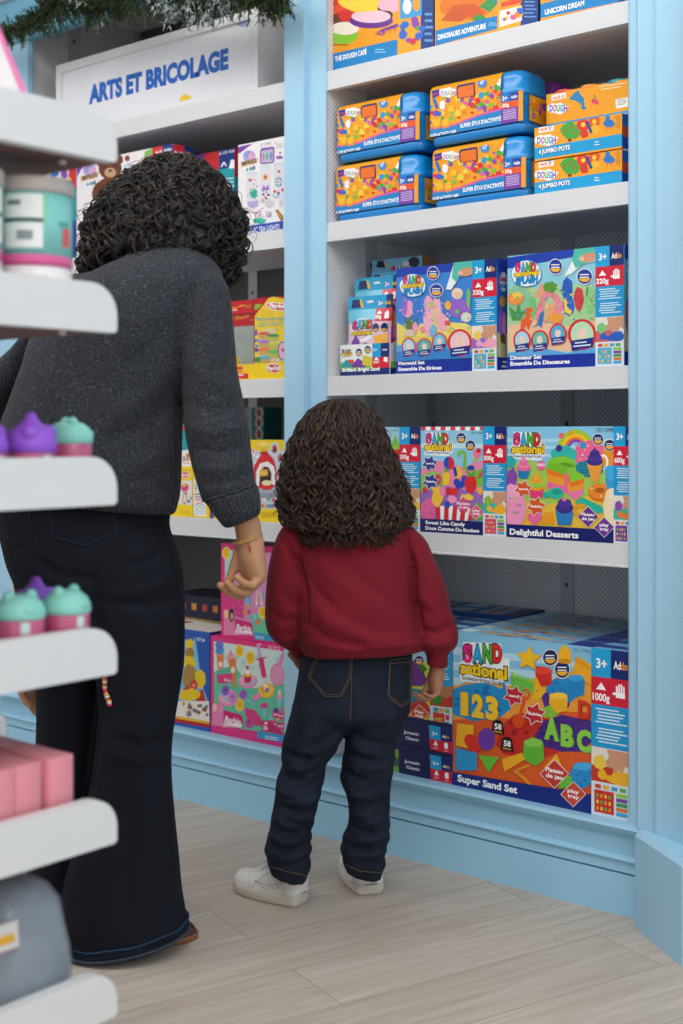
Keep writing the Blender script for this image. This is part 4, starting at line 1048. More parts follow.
def splash_front(A, dino):
    art_splash(dino)(A)
    if not dino:
        A.poly([(362, 150), (368, 128), (472, 112), (472, 185), (400, 205), (385, 235), (350, 285), (322, 280)], '#f2f6f4'); A.poly([(362, 160), (368, 126), (472, 114), (472, 180), (400, 205), (380, 240), (355, 215)], '#4fc0ac'); A.ell(440, 182, 48, 24, '#d99a72', rot=-.2); A.ell(405, 188, 14, 12, '#f0b8a0')
        A.logo(72, 205, 124, True); A.badge(250, 190, 32, '#1a3a9a', ry=36); A.badge(268, 288, 36, '#1a3a9a', ry=36)
        cir = ((111, 610, 36, 50), (200, 610, 38, 48), (286, 580, 38, 48), (402, 585, 62, 72))
        cc = ('#a8d8ec', '#48b8b0', '#6ac4e8', '#f0c8d0')
    else:
        A.poly([(355, 150), (366, 92), (468, 76), (468, 150), (400, 170), (350, 215), (318, 225)], '#f2f6f4'); A.poly([(355, 150), (366, 92), (468, 78), (468, 146), (400, 170), (372, 190)], '#4fc0ac'); A.ell(435, 134, 44, 22, '#d99a72', rot=-.2); A.ell(402, 140, 13, 11, '#f0b8a0')
        A.logo(72, 160, 122, True); A.badge(274, 180, 32, '#1a3a9a', ry=36); A.badge(416, 228, 36, '#1a3a9a', ry=36)
        cir = ((111, 540, 38, 50), (198, 540, 38, 48), (286, 508, 38, 48), (404, 510, 62, 70))
        cc = ('#a8d8ec', '#5ac0b0', '#4ab0d8', '#b8e0b8')
    for (x, y, rx, ry), c in zip(cir, cc):
        A.ell(x, y, rx*1.12, ry*1.08, '#d9262e'); A.ell(x, y, rx*.9, ry*.9, c); A.blob(x, y-4, rx*.4, ry*.4, '#f4d0c0', int(x))
        A.poly([(x-rx*.9, y+ry*.45), (x+rx*.9, y+ry*.2), (x+rx*.85, y+ry*.85), (x-rx*.8, y+ry*1.15)], '#1d2f86')
        A.lines(x-rx*.7, y+ry*.5, x+rx*.7, y+ry*.95, 2, '#e8eef8', 2, -.1)
    A.R(0, 0, .77, .115, '#15309a')
    if not dino:
        A.text('Mermaid Set', 52, 712, 19, '#ffffff', w=150, bold=.035); A.text('Ensemble De Sirènes', 52, 745, 19, '#ffffff', w=246, bold=.035)
        A.strip(.77, '320g', photo=('#f0a8c0', '#9a6ad0', '#f2d060'), tray='#5ab0d8')
    else:
        A.text('Dinosaur Set', 54, 634, 19, '#ffffff', w=152, bold=.035); A.text('Ensemble De Dinosaures', 54, 662, 19, '#ffffff', w=290, bold=.035)
        A.strip(.77, '320g', photo=('#2a5fc0', '#d0606a', '#7ac87a'), tray='#5ab0d8')
faceP = dict(top='#2a66b8', left='#18389a', right='#18389a', back='#3a80c8', bottom='#dddddd')
spM = boxspec(396.5, 497.5, 269, S3, YF, .045)
def side_splash(dino):
    def f(A):
        A.R(0, 0, 1, 1, '#2f62c0' if not dino else '#6ab4d0'); A.R(0, .88, 1, 1, '#1b3fae'); A.R(0, .12, 1, .34, '#e0d070' if not dino else '#e8b890')
        x0, y0, x1, y1 = A.rect_; W, H = x1-x0, y1-y0
        def e(u, v, a_, b_, c): A.lpoly([(x0+W*(u+a_*cos(k*.45)), y0+H*(v+b_*sin(k*.45))) for k in range(14)], c)
        e(.6, .80, .36, .09, '#eef6fb'); A.ltext('SAND', x0+W*.3, y0+H*.80, H*.04, W*.6, '#e6237e', out='#17130f'); A.ltext('SPLASH', x0+W*.3, y0+H*.745, H*.035, W*.6, '#1d9be0', out='#14306e')
        e(.5, .62, .3, .05, '#d8a82a'); e(.35, .42, .22, .14, '#9a66d0' if not dino else '#d0404a'); e(.65, .40, .2, .13, '#f2a0c8' if not dino else '#5aa04a'); e(.55, .28, .25, .06, '#6a5a3a'); e(.5, .19, .3, .06, '#d8ccb0')
        A.R(0, 0, 1, .12, '#15309a'); A.R(.4, .03, 1, .05, '#e8eef8'); A.R(.5, .07, 1, .09, '#e8eef8')
    return f
oM = card_box('sand_toy_box', 'mermaid sand set box with pink coral castle, at the front of the shelf', 'toy box', spM, faceP, lambda A: splash_front(A, False), (390, 240, 5.69), side=side_splash(False))
spN = boxspec(507.5, 624.5, 256.5, S3, YF, .045)
card_box('sand_toy_box', 'dinosaur sand set box with pink arch and orange dinosaur, beside the blue pillar', 'toy box', spN, faceP, lambda A: splash_front(A, True), (500, 230, 4.88), side=side_splash(True))

# tray of sand pouches
tz = S3
spT = boxspec(340.5, 389.5, 345.5, tz, YF, .115)
t = thing('display_tray', 'white card display tray with a blue sand label holding foil pouches', 'tray', spT['loc'])
w, d, h = spT['w'], spT['d'], spT['h']
mb = MB(); mb.box(-w/2, w/2, -d/2, -d/2+.003, 0, h, '#ffffff')
A = Art(mb, spT, (320, 240, 5.69))
A.R(0, 0, 1, 1, '#e9eef0'); A.R(0, .18, .66, .45, '#8cc84a'); A.R(0, 0, 1, .22, '#14296f')
A.logo(122, 622, 62); A.badge(222, 640, 18, ry=22); A.badge(272, 624, 18, ry=22)
A.poly([(120, 715), (150, 680), (185, 690), (190, 725), (120, 725)], '#2a9a9a'); A.poly([(180, 715), (215, 672), (262, 700), (262, 725), (180, 725)], '#7a3aa0'); A.poly([(242, 712), (245, 655), (298, 668), (298, 716)], '#d8c83a'); A.heart(177, 692, 16, '#e03a3a')
A.R(.66, .56, .83, 1, '#1fa3dc'); A.R(.83, .56, 1, 1, '#14296f'); A.R(.66, .22, 1, .56, '#d51f3a')
A.text('3+', 305, 632, 14, '#ffffff', w=24); A.text('Addo', 355, 630, 12, '#ffffff', w=28); A.text('500g', 303, 702, 12, '#ffffff', w=36); A.poly([(362, 690), (365, 665), (385, 668), (384, 696)], '#ffffff'); A.poly([(308, 684), (322, 664), (338, 684)], '#ffffff')
A.text('Brilliant Bright Sand', 128, 750, 19, '#ffffff', w=212, bold=.035)
mb.build('tray_front', 'card', t)
for sx in (-1, 1):
    mb = MB(); x = sx*w/2
    x0, x1 = (x, x+.003) if sx < 0 else (x-.003, x)
    mb.prism([(-d/2+.003, 0), (d/2, 0), (d/2, h*1.5), (d/2-.01, h*1.5), (-d/2+.02, h*1.0), (-d/2+.003, h*.98)], 'x', x0, x1, '#e4e8ea')
    if sx > 0:
        mb.prism([(-d/2+.003, 0), (d/2, 0), (d/2, h*.22), (-d/2+.003, h*.22)], 'x', x1, x1+.0004, '#14296f'); mb.prism([(-d/2+.003, h*.22), (d/2, h*.22), (d/2, h*.42), (-d/2+.003, h*.42)], 'x', x1, x1+.0004, '#8cc84a')
    fix_normals(mb.build('tray_side', 'card', t))
mb = MB(); mb.box(-w/2+.003, w/2-.003, -d/2+.003, d/2, 0, .003, '#e4e8ea'); mb.build('tray_bottom', 'card', t)

def pouch_mesh():
    """pillow pouch 0.17 wide, 0.22 high with a flat sealed header, print on its front"""
    W, H, T = .152, .19, .020
    mb = MB()
    def prof(v):    # half thickness
        return T/2*max(0.06, min(1, (sin(pi*min(1, max(0, (v)/.82)))*1.25)))
    n = 14
    rows = [i/16 for i in range(17)]
    def P(u, v, side):
        e = max(0, 1-abs(2*u-1)**3.0)
        y = side*(prof(v)*e+.0006) if v < .84 else side*.0008
        return ((u-.5)*W*(1-.05*sin(pi*min(1, v/.84))), y, v*H)
    def colr(u, v):
        if v > .80: return '#29a6d6' if u < .66 else ('#1fa3dc' if u < .83 else '#14296f')
        if v > .64 and u > .64: return '#d51f3a'
        if v > .62: return '#6cc2de'
        if v > .30: return '#e9c6da' if u < .95 else '#d8a8c8'
        if v > .12: return '#e07ab0'
        return '#c84a92'
    for side in (-1, 1):
        for i in range(16):
            for j in range(n):
                u0, u1, v0, v1 = j/n, (j+1)/n, rows[i], rows[i+1]
                q = [P(u0, v0, side), P(u1, v0, side), P(u1, v1, side), P(u0, v1, side)]
                mb.add(q if side < 0 else q[::-1], [(0, 1, 2, 3)], colr((u0+u1)/2, (v0+v1)/2), True)
    # raised print, draped onto the pillow
    class D:
        def __init__(s): s.k = 1
        def pr(s, pts, col):
            s.k += 1
            mb.add([(lambda p: (p[0], p[1]-s.k*5e-5-.0004, p[2]))(P(min(max(u, .01), .99), min(max(v, .01), .99), -1)) for u, v in pts], [list(range(len(pts)))], col)
        def el(s, u, v, a, b, col, n=16): s.pr([(u+a*cos(2*pi*i/n), v+b*sin(2*pi*i/n)) for i in range(n)], col)
        def tx(s, t, u, v, h, w, col, out=None):
            for cc, bo in ([(out, .08)] if out else [])+[(col, .03)]:
                vs, fs, b0, b1 = text_tris(t, bo); s.k += 2
                _, _, c0, c1 = text_tris(t, .03)
                mb.add([(lambda p: (p[0], p[1]-s.k*5e-5-.0006, p[2]))(P(min(max(u+(x-c0)/(c1-c0)*w, .01), .99), v+y*h/.7, -1)) for x, y in vs], fs, cc)
    d = D()
    d.pr([(.08, .84), (.30, .84), (.26, .96), (.10, .96)], '#1a2c66'); d.pr([(.30, .84), (.36, .84), (.30, .96), (.26, .96)], '#f2c02a')
    d.pr([(.42, .90), (.58, .90), (.56, .93), (.44, .93)], '#e8f2f6')
    d.el(.38, .52, .30, .17, '#eef4f8')
    for i, (c, cc) in enumerate(zip('SAND', ('#e6237e', '#19a7e0', '#4ab43a', '#e52a2a'))): d.tx(c, .13+.125*i, .54, .11, .11, cc, '#17130f')
    d.tx('sational', .12, .45, .07, .50, '#f7cf1b', '#17130f')
    d.tx('3+', .69, .85, .06, .10, '#ffffff'); d.tx('Addo', .84, .86, .05, .13, '#f6d23a')
    d.tx('500g', .66, .665, .05, .14, '#ffffff'); d.pr([(.86, .66), (.95, .66), (.95, .74), (.91, .78), (.86, .74)], '#ffffff'); d.pr([(.68, .73), (.74, .78), (.80, .73)], '#ffffff')
    for u in (.70, .88): d.el(u, .54, .07, .06, '#16265f'); d.pr([(u-.05, .52), (u+.05, .52), (u+.03, .49), (u-.03, .49)], '#f2b52a')
    d.pr([(.66, .42), (.95, .46), (.96, .28), (.70, .26)], '#f0ac2e'); d.pr([(.12, .34), (.22, .46), (.34, .36), (.30, .20), (.12, .20)], '#7a3aa0')
    d.pr([(.20, .22), (.30, .30), (.46, .335), (.62, .31), (.72, .24), (.72, .18), (.58, .25), (.46, .27), (.32, .24), (.22, .16)], '#1b2460'); d.tx('Assorted Sand', .30, .265, .035, .32, '#ffffff')
    d.el(.46, .14, .20, .10, '#ec4f9c')
    return mb
pm = pouch_mesh()
pouches = [(-2.166, YF+.018, .04, 0, 0, 297, 'foil sand pouch with pink front, foremost in the white display tray'),
           (-2.1655, YF+.046, .04, -.0, .0, 279, 'foil sand pouch directly behind the foremost pouch, its header standing higher'),
           (-2.148, YF+.076, .04, .0, 0, 275, 'foil sand pouch turned aside at the right rear of the tray'),
           (-2.178, YF+.066, .03, -.05, .0, 312, 'foil sand pouch slumped low at the left of the tray'),
           (-2.178, YF+.092, .03, -.05, .0, 306, 'foil sand pouch at the rear left of the tray, only its edge showing')]
first = None
for i, (X, Y, tilt, roll, rz, top_, lab) in enumerate(pouches):
    zt = atY(350, top_, Y).z
    zb = max(S3+.010, zt-.19*(1 if i < 2 else .8 if i == 2 else .70))
    if first is None:
        o = pm.build('sand_pouch', 'foil'); tag(o, lab, 'pouch', 'foil sand pouches'); first = o
    else:
        o = dup(first, (X, Y, zb), lab)
    o.location = (X, Y, zb); o.rotation_euler = (-tilt, roll, rz)
    if i > 1: o.scale = ((.8,)*3 if i == 2 else (.70,)*3)
# pale blue sand box behind the pouches
def art_back(A):
    A.R(0, 0, 1, 1, '#7fc4e4'); A.R(0, 0, .8, .45, '#d8a84a')
    A.poly([(320, 155), (328, 120), (362, 118), (372, 160)], '#1b1f3a'); A.line([(366, 122), (388, 158)], 9, '#f0c02a')
    A.logo(400, 150, 120); A.ell(535, 125, 32, 30, '#1a1d38'); A.ell(490, 135, 18, 18, '#e8ecf0')
spB = boxspec(372, 422, 260, S3, YF+.125, .06, xref=380)
card_box('sand_toy_box', 'pale blue sand box with a dark hat mark, rearmost behind the pouches', 'toy box', spB, dict(top='#9fd2ea', left='#7fc4e4', right='#b98a5a', back='#7fc4e4', bottom='#dddddd'), art_back, (320, 240, 5.69))

# --- shelf 2: dough activity cases and pots
def dough_case():
    root = thing('dough_case', '', 'dough case')
    W, D, H = .284, .125, .155
    def rr(w, d, r, z, n=6):
        pts = []
        for cx_, cy_, a0 in ((w/2-r, -d/2+r, -pi/2), (w/2-r, d/2-r, 0), (-w/2+r, d/2-r, pi/2), (-w/2+r, -d/2+r, pi)):
            for i in range(n+1):
                a = a0+pi/2*i/n; pts.append((cx_+r*cos(a), cy_+r*sin(a), z))
        return pts
    m = MB()
    m.loft([rr(W*.95, D*.90, .02, 0), rr(W*.985, D*.96, .024, .006), rr(W*1.0, D*1.0, .026, .018), rr(W*.985, D*.98, .025, .022), rr(W*.955, D*.94, .022, .025), rr(W*.965, D*.95, .022, .092)], '#1583cf')
    m.build('tub', 'plastic', root)
    m = MB()
    m.loft([rr(W*.97, D*.97, .026, .092), rr(W*1.0, D*1.0, .028, .097), rr(W*1.0, D*1.0, .028, .106), rr(W*.965, D*.96, .028, .110), rr(W*.965, D*.96, .03, .132), rr(W*.945, D*.93, .03, .144), rr(W*.90, D*.84, .028, .152), rr(W*.8, D*.6, .02, .155)], '#178ed8')
    # clip at the left end
    m.bevbox(-W/2-.006, -W/2+.02, -.02, .02, .07, .115, .004, '#1272b8')
    m.build('lid', 'plastic', root)
    return root, W, D, H
root, W, D, H = dough_case()
# printed sleeve around the middle of the case (front face and over the top)
x0s, x1s = -W/2+.006, W*.27
spA = boxspec(427, 533, 0, S2, YF, D, H=H)
root.location = (spA['loc'][0], YF+D/2, S2+.0005)
spA = dict(w=W, d=D+.006, h=H+.003, loc=(root.location.x, YF+D/2, S2+.0005))
mb = MB()
yf = -D/2-.003
sl = [(yf, .024), (yf, .140), (yf+.008, .150), (yf+.022, .1565), (.0, .1575), (D/2-.03, .157)]
n_ = len(sl)
for i in range(n_-1):
    a, b = sl[i], sl[i+1]
    mb.add([(x0s, a[0], a[1]), (x1s, a[0], a[1]), (x1s, b[0], b[1]), (x0s, b[0], b[1])], [(0, 1, 2, 3)], '#f2a51e')
A = Art(mb, spA, (420, 60, 4.88)); A.rect_ = (x0s, .024, x1s, .140)
A.R(0, 0, 1, 1, '#f3a41c')
A.confetti(62, 500, 430, 620, 64, CANDY+['#2a9ad0', '#7ac043', '#f2d23a'], 8, 17, 4, -.17)
A.confetti(260, 500, 430, 600, 16, CANDY, 12, 20, 9, -.20)
A.poly([(45, 640), (180, 625), (300, 580), (445, 548), (445, 640), (45, 700)], '#e85aa0')
A.poly([(45, 650), (180, 634), (300, 590), (445, 556), (445, 650), (45, 740)], '#1b86c8')
A.text('DELUXE ACTIVITY CASE', 50, 690, 17, '#ffffff', w=140, bold=.03, rot=.0); A.text('SUPER ÉTUI D\'ACTIVITÉ', 210, 645, 19, '#ffffff', w=200, bold=.03)
A.blob(150, 468, 42, 26, '#f4f2ee', 3)
for i, (c, cc) in enumerate(zip('DOUGH', ('#e6237e', '#19a7e0', '#4ab43a', '#f0a01c', '#8a4bb0'))): A.text(c, 115+14*i, 484, 20, cc, w=13, bold=.03)
A.poly([(70, 455), (105, 445), (110, 480), (75, 495)], '#2a3a9a'); A.text('plus', 76, 480, 10, '#e8463a', w=28)
A.poly([(192, 455), (198, 436), (280, 424), (284, 490), (196, 502)], '#1f2a6a'); A.poly([(198, 458), (203, 446), (275, 434), (277, 488), (201, 500)], '#ee7420')
A.star(318, 430, 26, '#3a8fd8', 8, .75); A.text('47', 306, 438, 18, '#ffffff', w=22)
A.poly([(388, 440), (410, 405), (424, 412), (404, 450)], '#f6f2ea'); A.poly([(404, 465), (424, 425), (436, 440), (418, 475)], '#1a1a1a'); A.poly([(395, 490), (412, 472), (428, 492), (410, 508)], '#e23a2a')
for x in (98, 140): A.poly([(x-15, 640), (x-15, 600), (x+15, 595), (x+15, 634)], '#f4bf2a'); A.ell(x-7, 640, 7, 8, '#e8952a'); A.ell(x+9, 636, 7, 8, '#e8952a')
A.blob(125, 530, 14, 24, '#f2f2f2', 3); A.poly([(75, 500), (88, 495), (105, 540), (92, 548)], '#2a6fc0')
oS = mb.build('sleeve', 'card', root)
mb = MB()
A = Art(mb, spA, (420, 60, 4.88)); xs1 = W*.445
A.rect_ = (x1s, .024, xs1, .096); A.k = 60
y_ = yf
A.R(0, 0, 1, 1, '#7a3fa8'); A.R(0, .72, .5, 1, '#1b78c8'); A.R(.5, .72, 1, 1, '#1b3fa0'); A.R(0, .5, 1, .72, '#ea5a24')
A.ltext('3+', x1s+.004, .080, .010, .014, '#ffffff'); A.ltext('Addo', x1s+.028, .081, .008, .018, '#ffffff'); A.ltext('500g', x1s+.003, .064, .008, .02, '#ffffff')
for i in range(6): A.R(.12, .42-.06*i, .88, .445-.06*i, '#d8c4e8')
A.rect_ = (xs1, .024, W*.49, .096); A.R(0, 0, 1, 1, '#f0a21c')
mb.build('side_label', 'card', root)
mb = MB()
A = Art(mb, dict(w=W, d=D, h=H, loc=(root.location.x, YF+D/2, S2)), (420, 60, 4.88), 'right'); A.rect_ = (-D/2+.02, .028, D/2-.022, .090); A.k = 5
A.R(0, 0, 1, 1, '#f0a21c'); x0, y0, x1, y1 = A.rect_
for i in range(16):
    r = random.Random(i); cx_, cy_ = x0+(x1-x0)*r.random(), y0+(y1-y0)*(.15+.7*r.random()); q = .008
    A.lpoly([(cx_+q*cos(k*1.05), cy_+q*sin(k*1.05)) for k in range(6)], r.choice(CANDY))
mb.build('end_label', 'card', root)
m = MB(); m.bevbox(-.04, .04, -.012, .012, .154, .1585, .002, '#ee7420'); m.build('handle', 'plastic', root)
root['label'] = 'blue dough case with printed orange sleeve, lower right of the four stacked cases'
root['group'] = 'blue dough cases'
CASEH = .1605
rl = Vector(root.location)
p2 = atY(378.5, HY, YF+D/2*.2)
loc2 = Vector((atY(379, HY, YF).x, rl.y, rl.z))
loc2.x = XB0+.0135+W/2+.0065
cs = [dup(root, rl+Vector((-.008, .0, CASEH)), 'blue dough case with printed orange sleeve, upper right of the four stacked cases'),
      dup(root, loc2, 'blue dough case with printed orange sleeve, lower left of the four stacked cases'),
      dup(root, loc2+Vector((.004, 0, CASEH)), 'blue dough case with printed orange sleeve, upper left of the four stacked cases')]
# purple cases standing behind the upper ones
def purple(x, z, lab):
    r2 = dup(root, (x, rl.y+D+.016, z), lab, group='purple dough cases')
    for c in r2.children:
        if c.name.split('.')[0] in ('tub', 'lid'):
            c.data = c.data.copy(); c.data.materials.clear(); c.data.materials.append(M['purple'])
    return r2
M['purple'] = mat_paint('purple_plastic', '#8a3aa0', .3, .0, 10, .03, .3)
purple(rl.x-.02+.02, rl.z+CASEH, 'purple dough case behind the upper right blue case')
purple(loc2.x+.012, rl.z+CASEH, 'purple dough case behind the upper left blue case')
dup(root, (rl.x+.0, rl.y+D+.016, rl.z), 'blue dough case hidden at the rear, under the right purple case')
dup(root, (loc2.x+.012, rl.y+D+.016, rl.z), 'blue dough case hidden at the rear, under the left purple case')

# jumbo pots boxes
def art_pots(A):
    A.R(0, 0, 1, 1, '#f5a51e'); 
    A.poly([(60, 515), (430, 460), (430, 512), (60, 562)], '#18a0d8')
    A.poly([(78, 425), (142, 412), (142, 442), (78, 452)], '#f8f4f0'); A.text('nick jr', 84, 444, 14, '#e8642a', w=50, bold=.03)
    A.blob(112, 480, 48, 24, '#f6f4f4', 3)
    for i, (c, cc) in enumerate(zip('DOUGH', ('#2a6fd0', '#e6237e', '#4ab43a', '#19a7e0', '#8a4bb0'))): A.text(c, 72+16*i, 496, 26, cc, w=15, bold=.04)
    A.poly([(200, 490), (204, 455), (212, 455), (218, 488)], '#7a4a24')
    for x, y in ((190, 440), (210, 425), (230, 440), (205, 455), (225, 458)): A.blob(x, y, 22, 22, '#4aa83a', x)
    for x, y in ((188, 445), (215, 430), (228, 452)): A.ell(x, y, 5, 5, '#d8302a')
    A.blob(266, 420, 26, 30, '#e0442a', 3); A.blob(312, 408, 24, 30, '#e8502a', 4); A.blob(268, 455, 18, 20, '#d83a2a', 5); A.blob(314, 440, 18, 20, '#f2b82a', 6); A.line([(280, 405), (300, 455)], 12, '#2a4a9a'); A.ell(265, 420, 9, 10, '#f6d23a'); A.ell(312, 408, 9, 10, '#f6d23a')
    A.blob(372, 415, 24, 18, '#2a7ac8', 5); A.ell(368, 393, 10, 10, '#2a7ac8'); A.line([(366, 430), (362, 448)], 4, '#e86a2a'); A.line([(380, 430), (384, 445)], 4, '#e86a2a')
    A.blob(412, 395, 12, 16, '#e0921a', 3); A.blob(410, 425, 12, 14, '#e0921a', 4)
    A.text('4 JUMBO POTS', 78, 540, 18, '#ffffff', w=132, bold=.035, out='#1a3a86', ow=.05); A.lines(310, 488, 336, 510, 2, '#d8eef8')
    # cut-outs with pot lids in the top edge
    for x, c in ((112, '#2a8ac8'), (217, '#d8302a'), (330, '#f2e03a')):
        yb = 412-(x-112)*.165; A.ell(x, yb, 34, 12, c, a0=0, a1=pi)
def side_pots(A):
    A.R(0, 0, 1, 1, '#1b4fa8'); A.R(0, .35, .5, .65, '#e8562a'); A.R(0, .65, .5, 1, '#1b6fc0')
spP = boxspec(534.5, 622, 150, S2, YF, .10, H=.079)
oP = card_box('dough_pot_box', 'orange box of jumbo dough pots, bottom of the stack beside the pillar', 'dough box', spP, dict(top='#f5a51e', left='#f5a51e', right='#1b4fa8', back='#f5a51e', bottom='#f5a51e'), art_pots, (520, 60, 4.19), side=side_pots, group='jumbo dough pot boxes')
for x, c in ((.14, '#2a8ac8'), (.42, '#d8302a'), (.72, '#f2e03a'), (.93, '#f4f4f2')):
    m = MB(); w = spP['w']; m.lathe([(.026, 0), (.028, .001), (.028, .0018), (.026, .0025), (.0, .0025)], c, 20, -w/2+w*x, -.018)
    b = m.build('pot_lid', 'plastic', oP, (0, 0, spP['h']-.0005))
dup(oP, Vector(oP.location)+Vector((0, 0, 0.0822)), 'orange box of jumbo dough pots, middle of the stack beside the pillar')
def art_six(A):
    A.R(0, 0, 1, 1, '#f5a51e'); A.R(0, 0, 1, .16, '#18a0d8')
    A.poly([(132, 148), (192, 132), (192, 160), (132, 172)], '#f8f4f0'); A.text('nick jr', 140, 166, 14, '#e8642a', w=48, bold=.03)
    A.blob(160, 202, 42, 24, '#f6f4f4', 3)
    for i, (c, cc) in enumerate(zip('DOUGH', ('#2a6fd0', '#e6237e', '#4ab43a', '#19a7e0', '#8a4bb0'))): A.text(c, 124+15*i, 216, 26, cc, w=14, bold=.04)
    A.poly([(205, 165), (225, 140), (245, 125), (250, 140), (268, 160), (270, 190), (280, 205), (258, 208), (256, 185), (232, 170)], '#2a8ac0')
    A.ell(308, 172, 9, 10, '#d83a6a'); A.ell(322, 178, 9, 10, '#e04a7a'); A.line([(308, 165), (312, 145), (322, 170)], 3, '#4a8a3a')
    A.lines(330, 95, 445, 132, 3, '#fbe0a8', 2, -.16); A.poly([(400, 165), (452, 155), (452, 195), (402, 205)], '#f4f4f0'); A.lines(406, 165, 450, 192, 4, '#8a8a8a', 3, -.15)
    for x, c in ((165, '#e8562a'), (265, '#f2a03a'), (372, '#2aa0b0')):
        A.ell(x, 128-(x-165)*.19, 30, 10, c, a0=0, a1=pi)
spP2 = boxspec(546.5, 633, 0, S2+.1650, YF+.05, .10, H=.086)
o6 = card_box('dough_pot_box', 'orange dough pot box with a blue dolphin, topmost of the stack beside the pillar', 'dough box', spP2, dict(top='#f5a51e', left='#f5a51e', right='#1b4fa8', back='#f5a51e', bottom='#f5a51e'), art_six, (520, 60, 4.19))
for x, c in ((.16, '#e8562a'), (.46, '#f2a03a'), (.78, '#2aa0b0')):
    m = MB(); w = spP2['w']; m.lathe([(.026, 0), (.028, .002), (.028, .006), (.026, .008), (.0, .008)], c, 20, -w/2+w*x, -.018)
    m.build('pot_lid', 'plastic', o6, (0, 0, spP2['h']-.0005))
# a rear box under it so the stack carries it
dup(oP, Vector(oP.location)+Vector((0, .105, 0)), 'orange box of jumbo dough pots at the rear bottom of the stack')
dup(oP, Vector(oP.location)+Vector((0, .105, 0.0822)), 'orange box of jumbo dough pots at the rear, second from the bottom')

# --- top shelf
def art_cafe(A):
    A.R(0, 0, 1, 1, '#f3a21e'); A.R(0, .5, .66, 1, '#e8502a'); A.R(0, .7, .66, 1, '#d8302a')
    A.ell(60, 65, 28, 16, '#8cc83a'); A.ell(64, 42, 30, 20, '#6a3a24'); A.ell(64, 52, 26, 12, '#f6e8d8'); A.ell(66, 28, 14, 12, '#d8302a')
    A.ell(118, 28, 34, 16, '#5a2f1a'); A.ell(112, 38, 40, 14, '#6a2f90'); A.ell(112, 30, 36, 12, '#f4c8d8'); A.line([(128, 58), (172, 42)], 6, '#6a3aa0'); A.ell(130, 60, 8, 5, '#6a3aa0')
    A.blob(95, 5, 40, 18, '#f6d23a', 2); A.blob(150, 8, 24, 14, '#f0b8c8', 3)
    A.text('fun', 118, 66, 8, '#d87a1a', w=40); A.lines(40, 78, 75, 86, 1, '#b86a10')
    A.R(.66, 0, .88, 1, '#f5a920'); 
    A.R(.88, 0, 1, 1, '#14408a')
    A.confetti(165, 40, 205, 85, 16, CANDY, 4, 8, 3, -.2); A.poly([(165, 0), (205, -8), (205, 28), (165, 36)], '#3fa0d8'); A.ell(178, 12, 8, 14, '#e8f0f4'); A.ell(195, 8, 7, 13, '#f0a02a')
    A.poly([(36, 100), (160, 72), (160, 104), (36, 136)], '#1285c8'); A.text('THE DOUGH CAFÉ', 46, 113, 9, '#ffffff', w=58, bold=.035); A.lines(118, 88, 140, 98, 2, '#8accf0')
    A.lines(210, 20, 226, 80, 5, '#6a9ad8', 3)
spE = boxspec(329.5, 433.5, 0, S1, YF, .10, H=.26)
card_box('dough_toy_box', 'orange dough play box with red upper half and cupcakes, left end of top shelf', 'toy box', spE, dict(top='#f3a21e', left='#f3a21e', right='#14408a', back='#f3a21e', bottom='#dddddd'), art_cafe, (310, 0, 1.831))
def art_dinos(A):
    A.R(0, 0, 1, 1, '#f3a21e'); A.blob(290, 10, 50, 26, '#e87a1c', 3); A.poly([(240, 38), (262, 10), (300, 6), (320, 22), (312, 38), (290, 30), (268, 40)], '#d85a1c'); A.ell(270, 30, 16, 10, '#d05a20')
    A.poly([(310, 12), (335, -10), (345, 5), (330, 22)], '#3a9a4a'); A.ell(310, 34, 12, 7, '#3a9a4a'); A.poly([(332, 0), (348, -12), (348, 12)], '#2a8ac8')
    A.poly([(230, 56), (345, 28), (345, 52), (230, 84)], '#1285c8'); A.text('DINOSAURS ADVENTURE', 234, 73, 9, '#ffffff', w=88, bold=.035); A.lines(326, 40, 344, 48, 2, '#8accf0')
    A.R(.62, 0, .84, 1, '#f5a920'); A.R(.84, 0, 1, 1, '#14408a')
    A.poly([(347, 20), (388, 10), (388, 38), (347, 50)], '#efe8e0'); A.confetti(350, 24, 386, 40, 10, CANDY, 3, 7, 5, -.2); A.poly([(350, 5), (388, -5), (388, 5), (350, 14)], '#e8502a')
    A.lines(392, 0, 415, 34, 5, '#6a9ad8', 3)
spG = boxspec(435, 538, 0, S1, YF, .10, H=.26)
card_box('dough_toy_box', 'orange dough play box with a dinosaur, second on the top shelf', 'toy box', spG, dict(top='#f3a21e', left='#f3a21e', right='#14408a', back='#f3a21e', bottom='#dddddd'), art_dinos, (310, 0, 1.831))
def art_uni(A):
    A.R(0, 0, 1, 1, '#f3a21e'); A.poly([(420, 8), (583, -35), (583, 0), (420, 34)], '#1285c8'); A.text('UNICORN DREAM', 430, 27, 9, '#ffffff', w=72, bold=.035)
    A.R(0, .4, .8, 1, '#c86ab8'); A.R(.8, 0, 1, 1, '#14408a')
spH = boxspec(540.5, 640, 0, S1, YF, .10, H=.26)
card_box('dough_toy_box', 'dough play box cut by the picture top, third on the top shelf', 'toy box', spH, dict(top='#f3a21e', left='#f3a21e', right='#14408a', back='#f3a21e', bottom='#dddddd'), art_uni, (310, 0, 1.831))
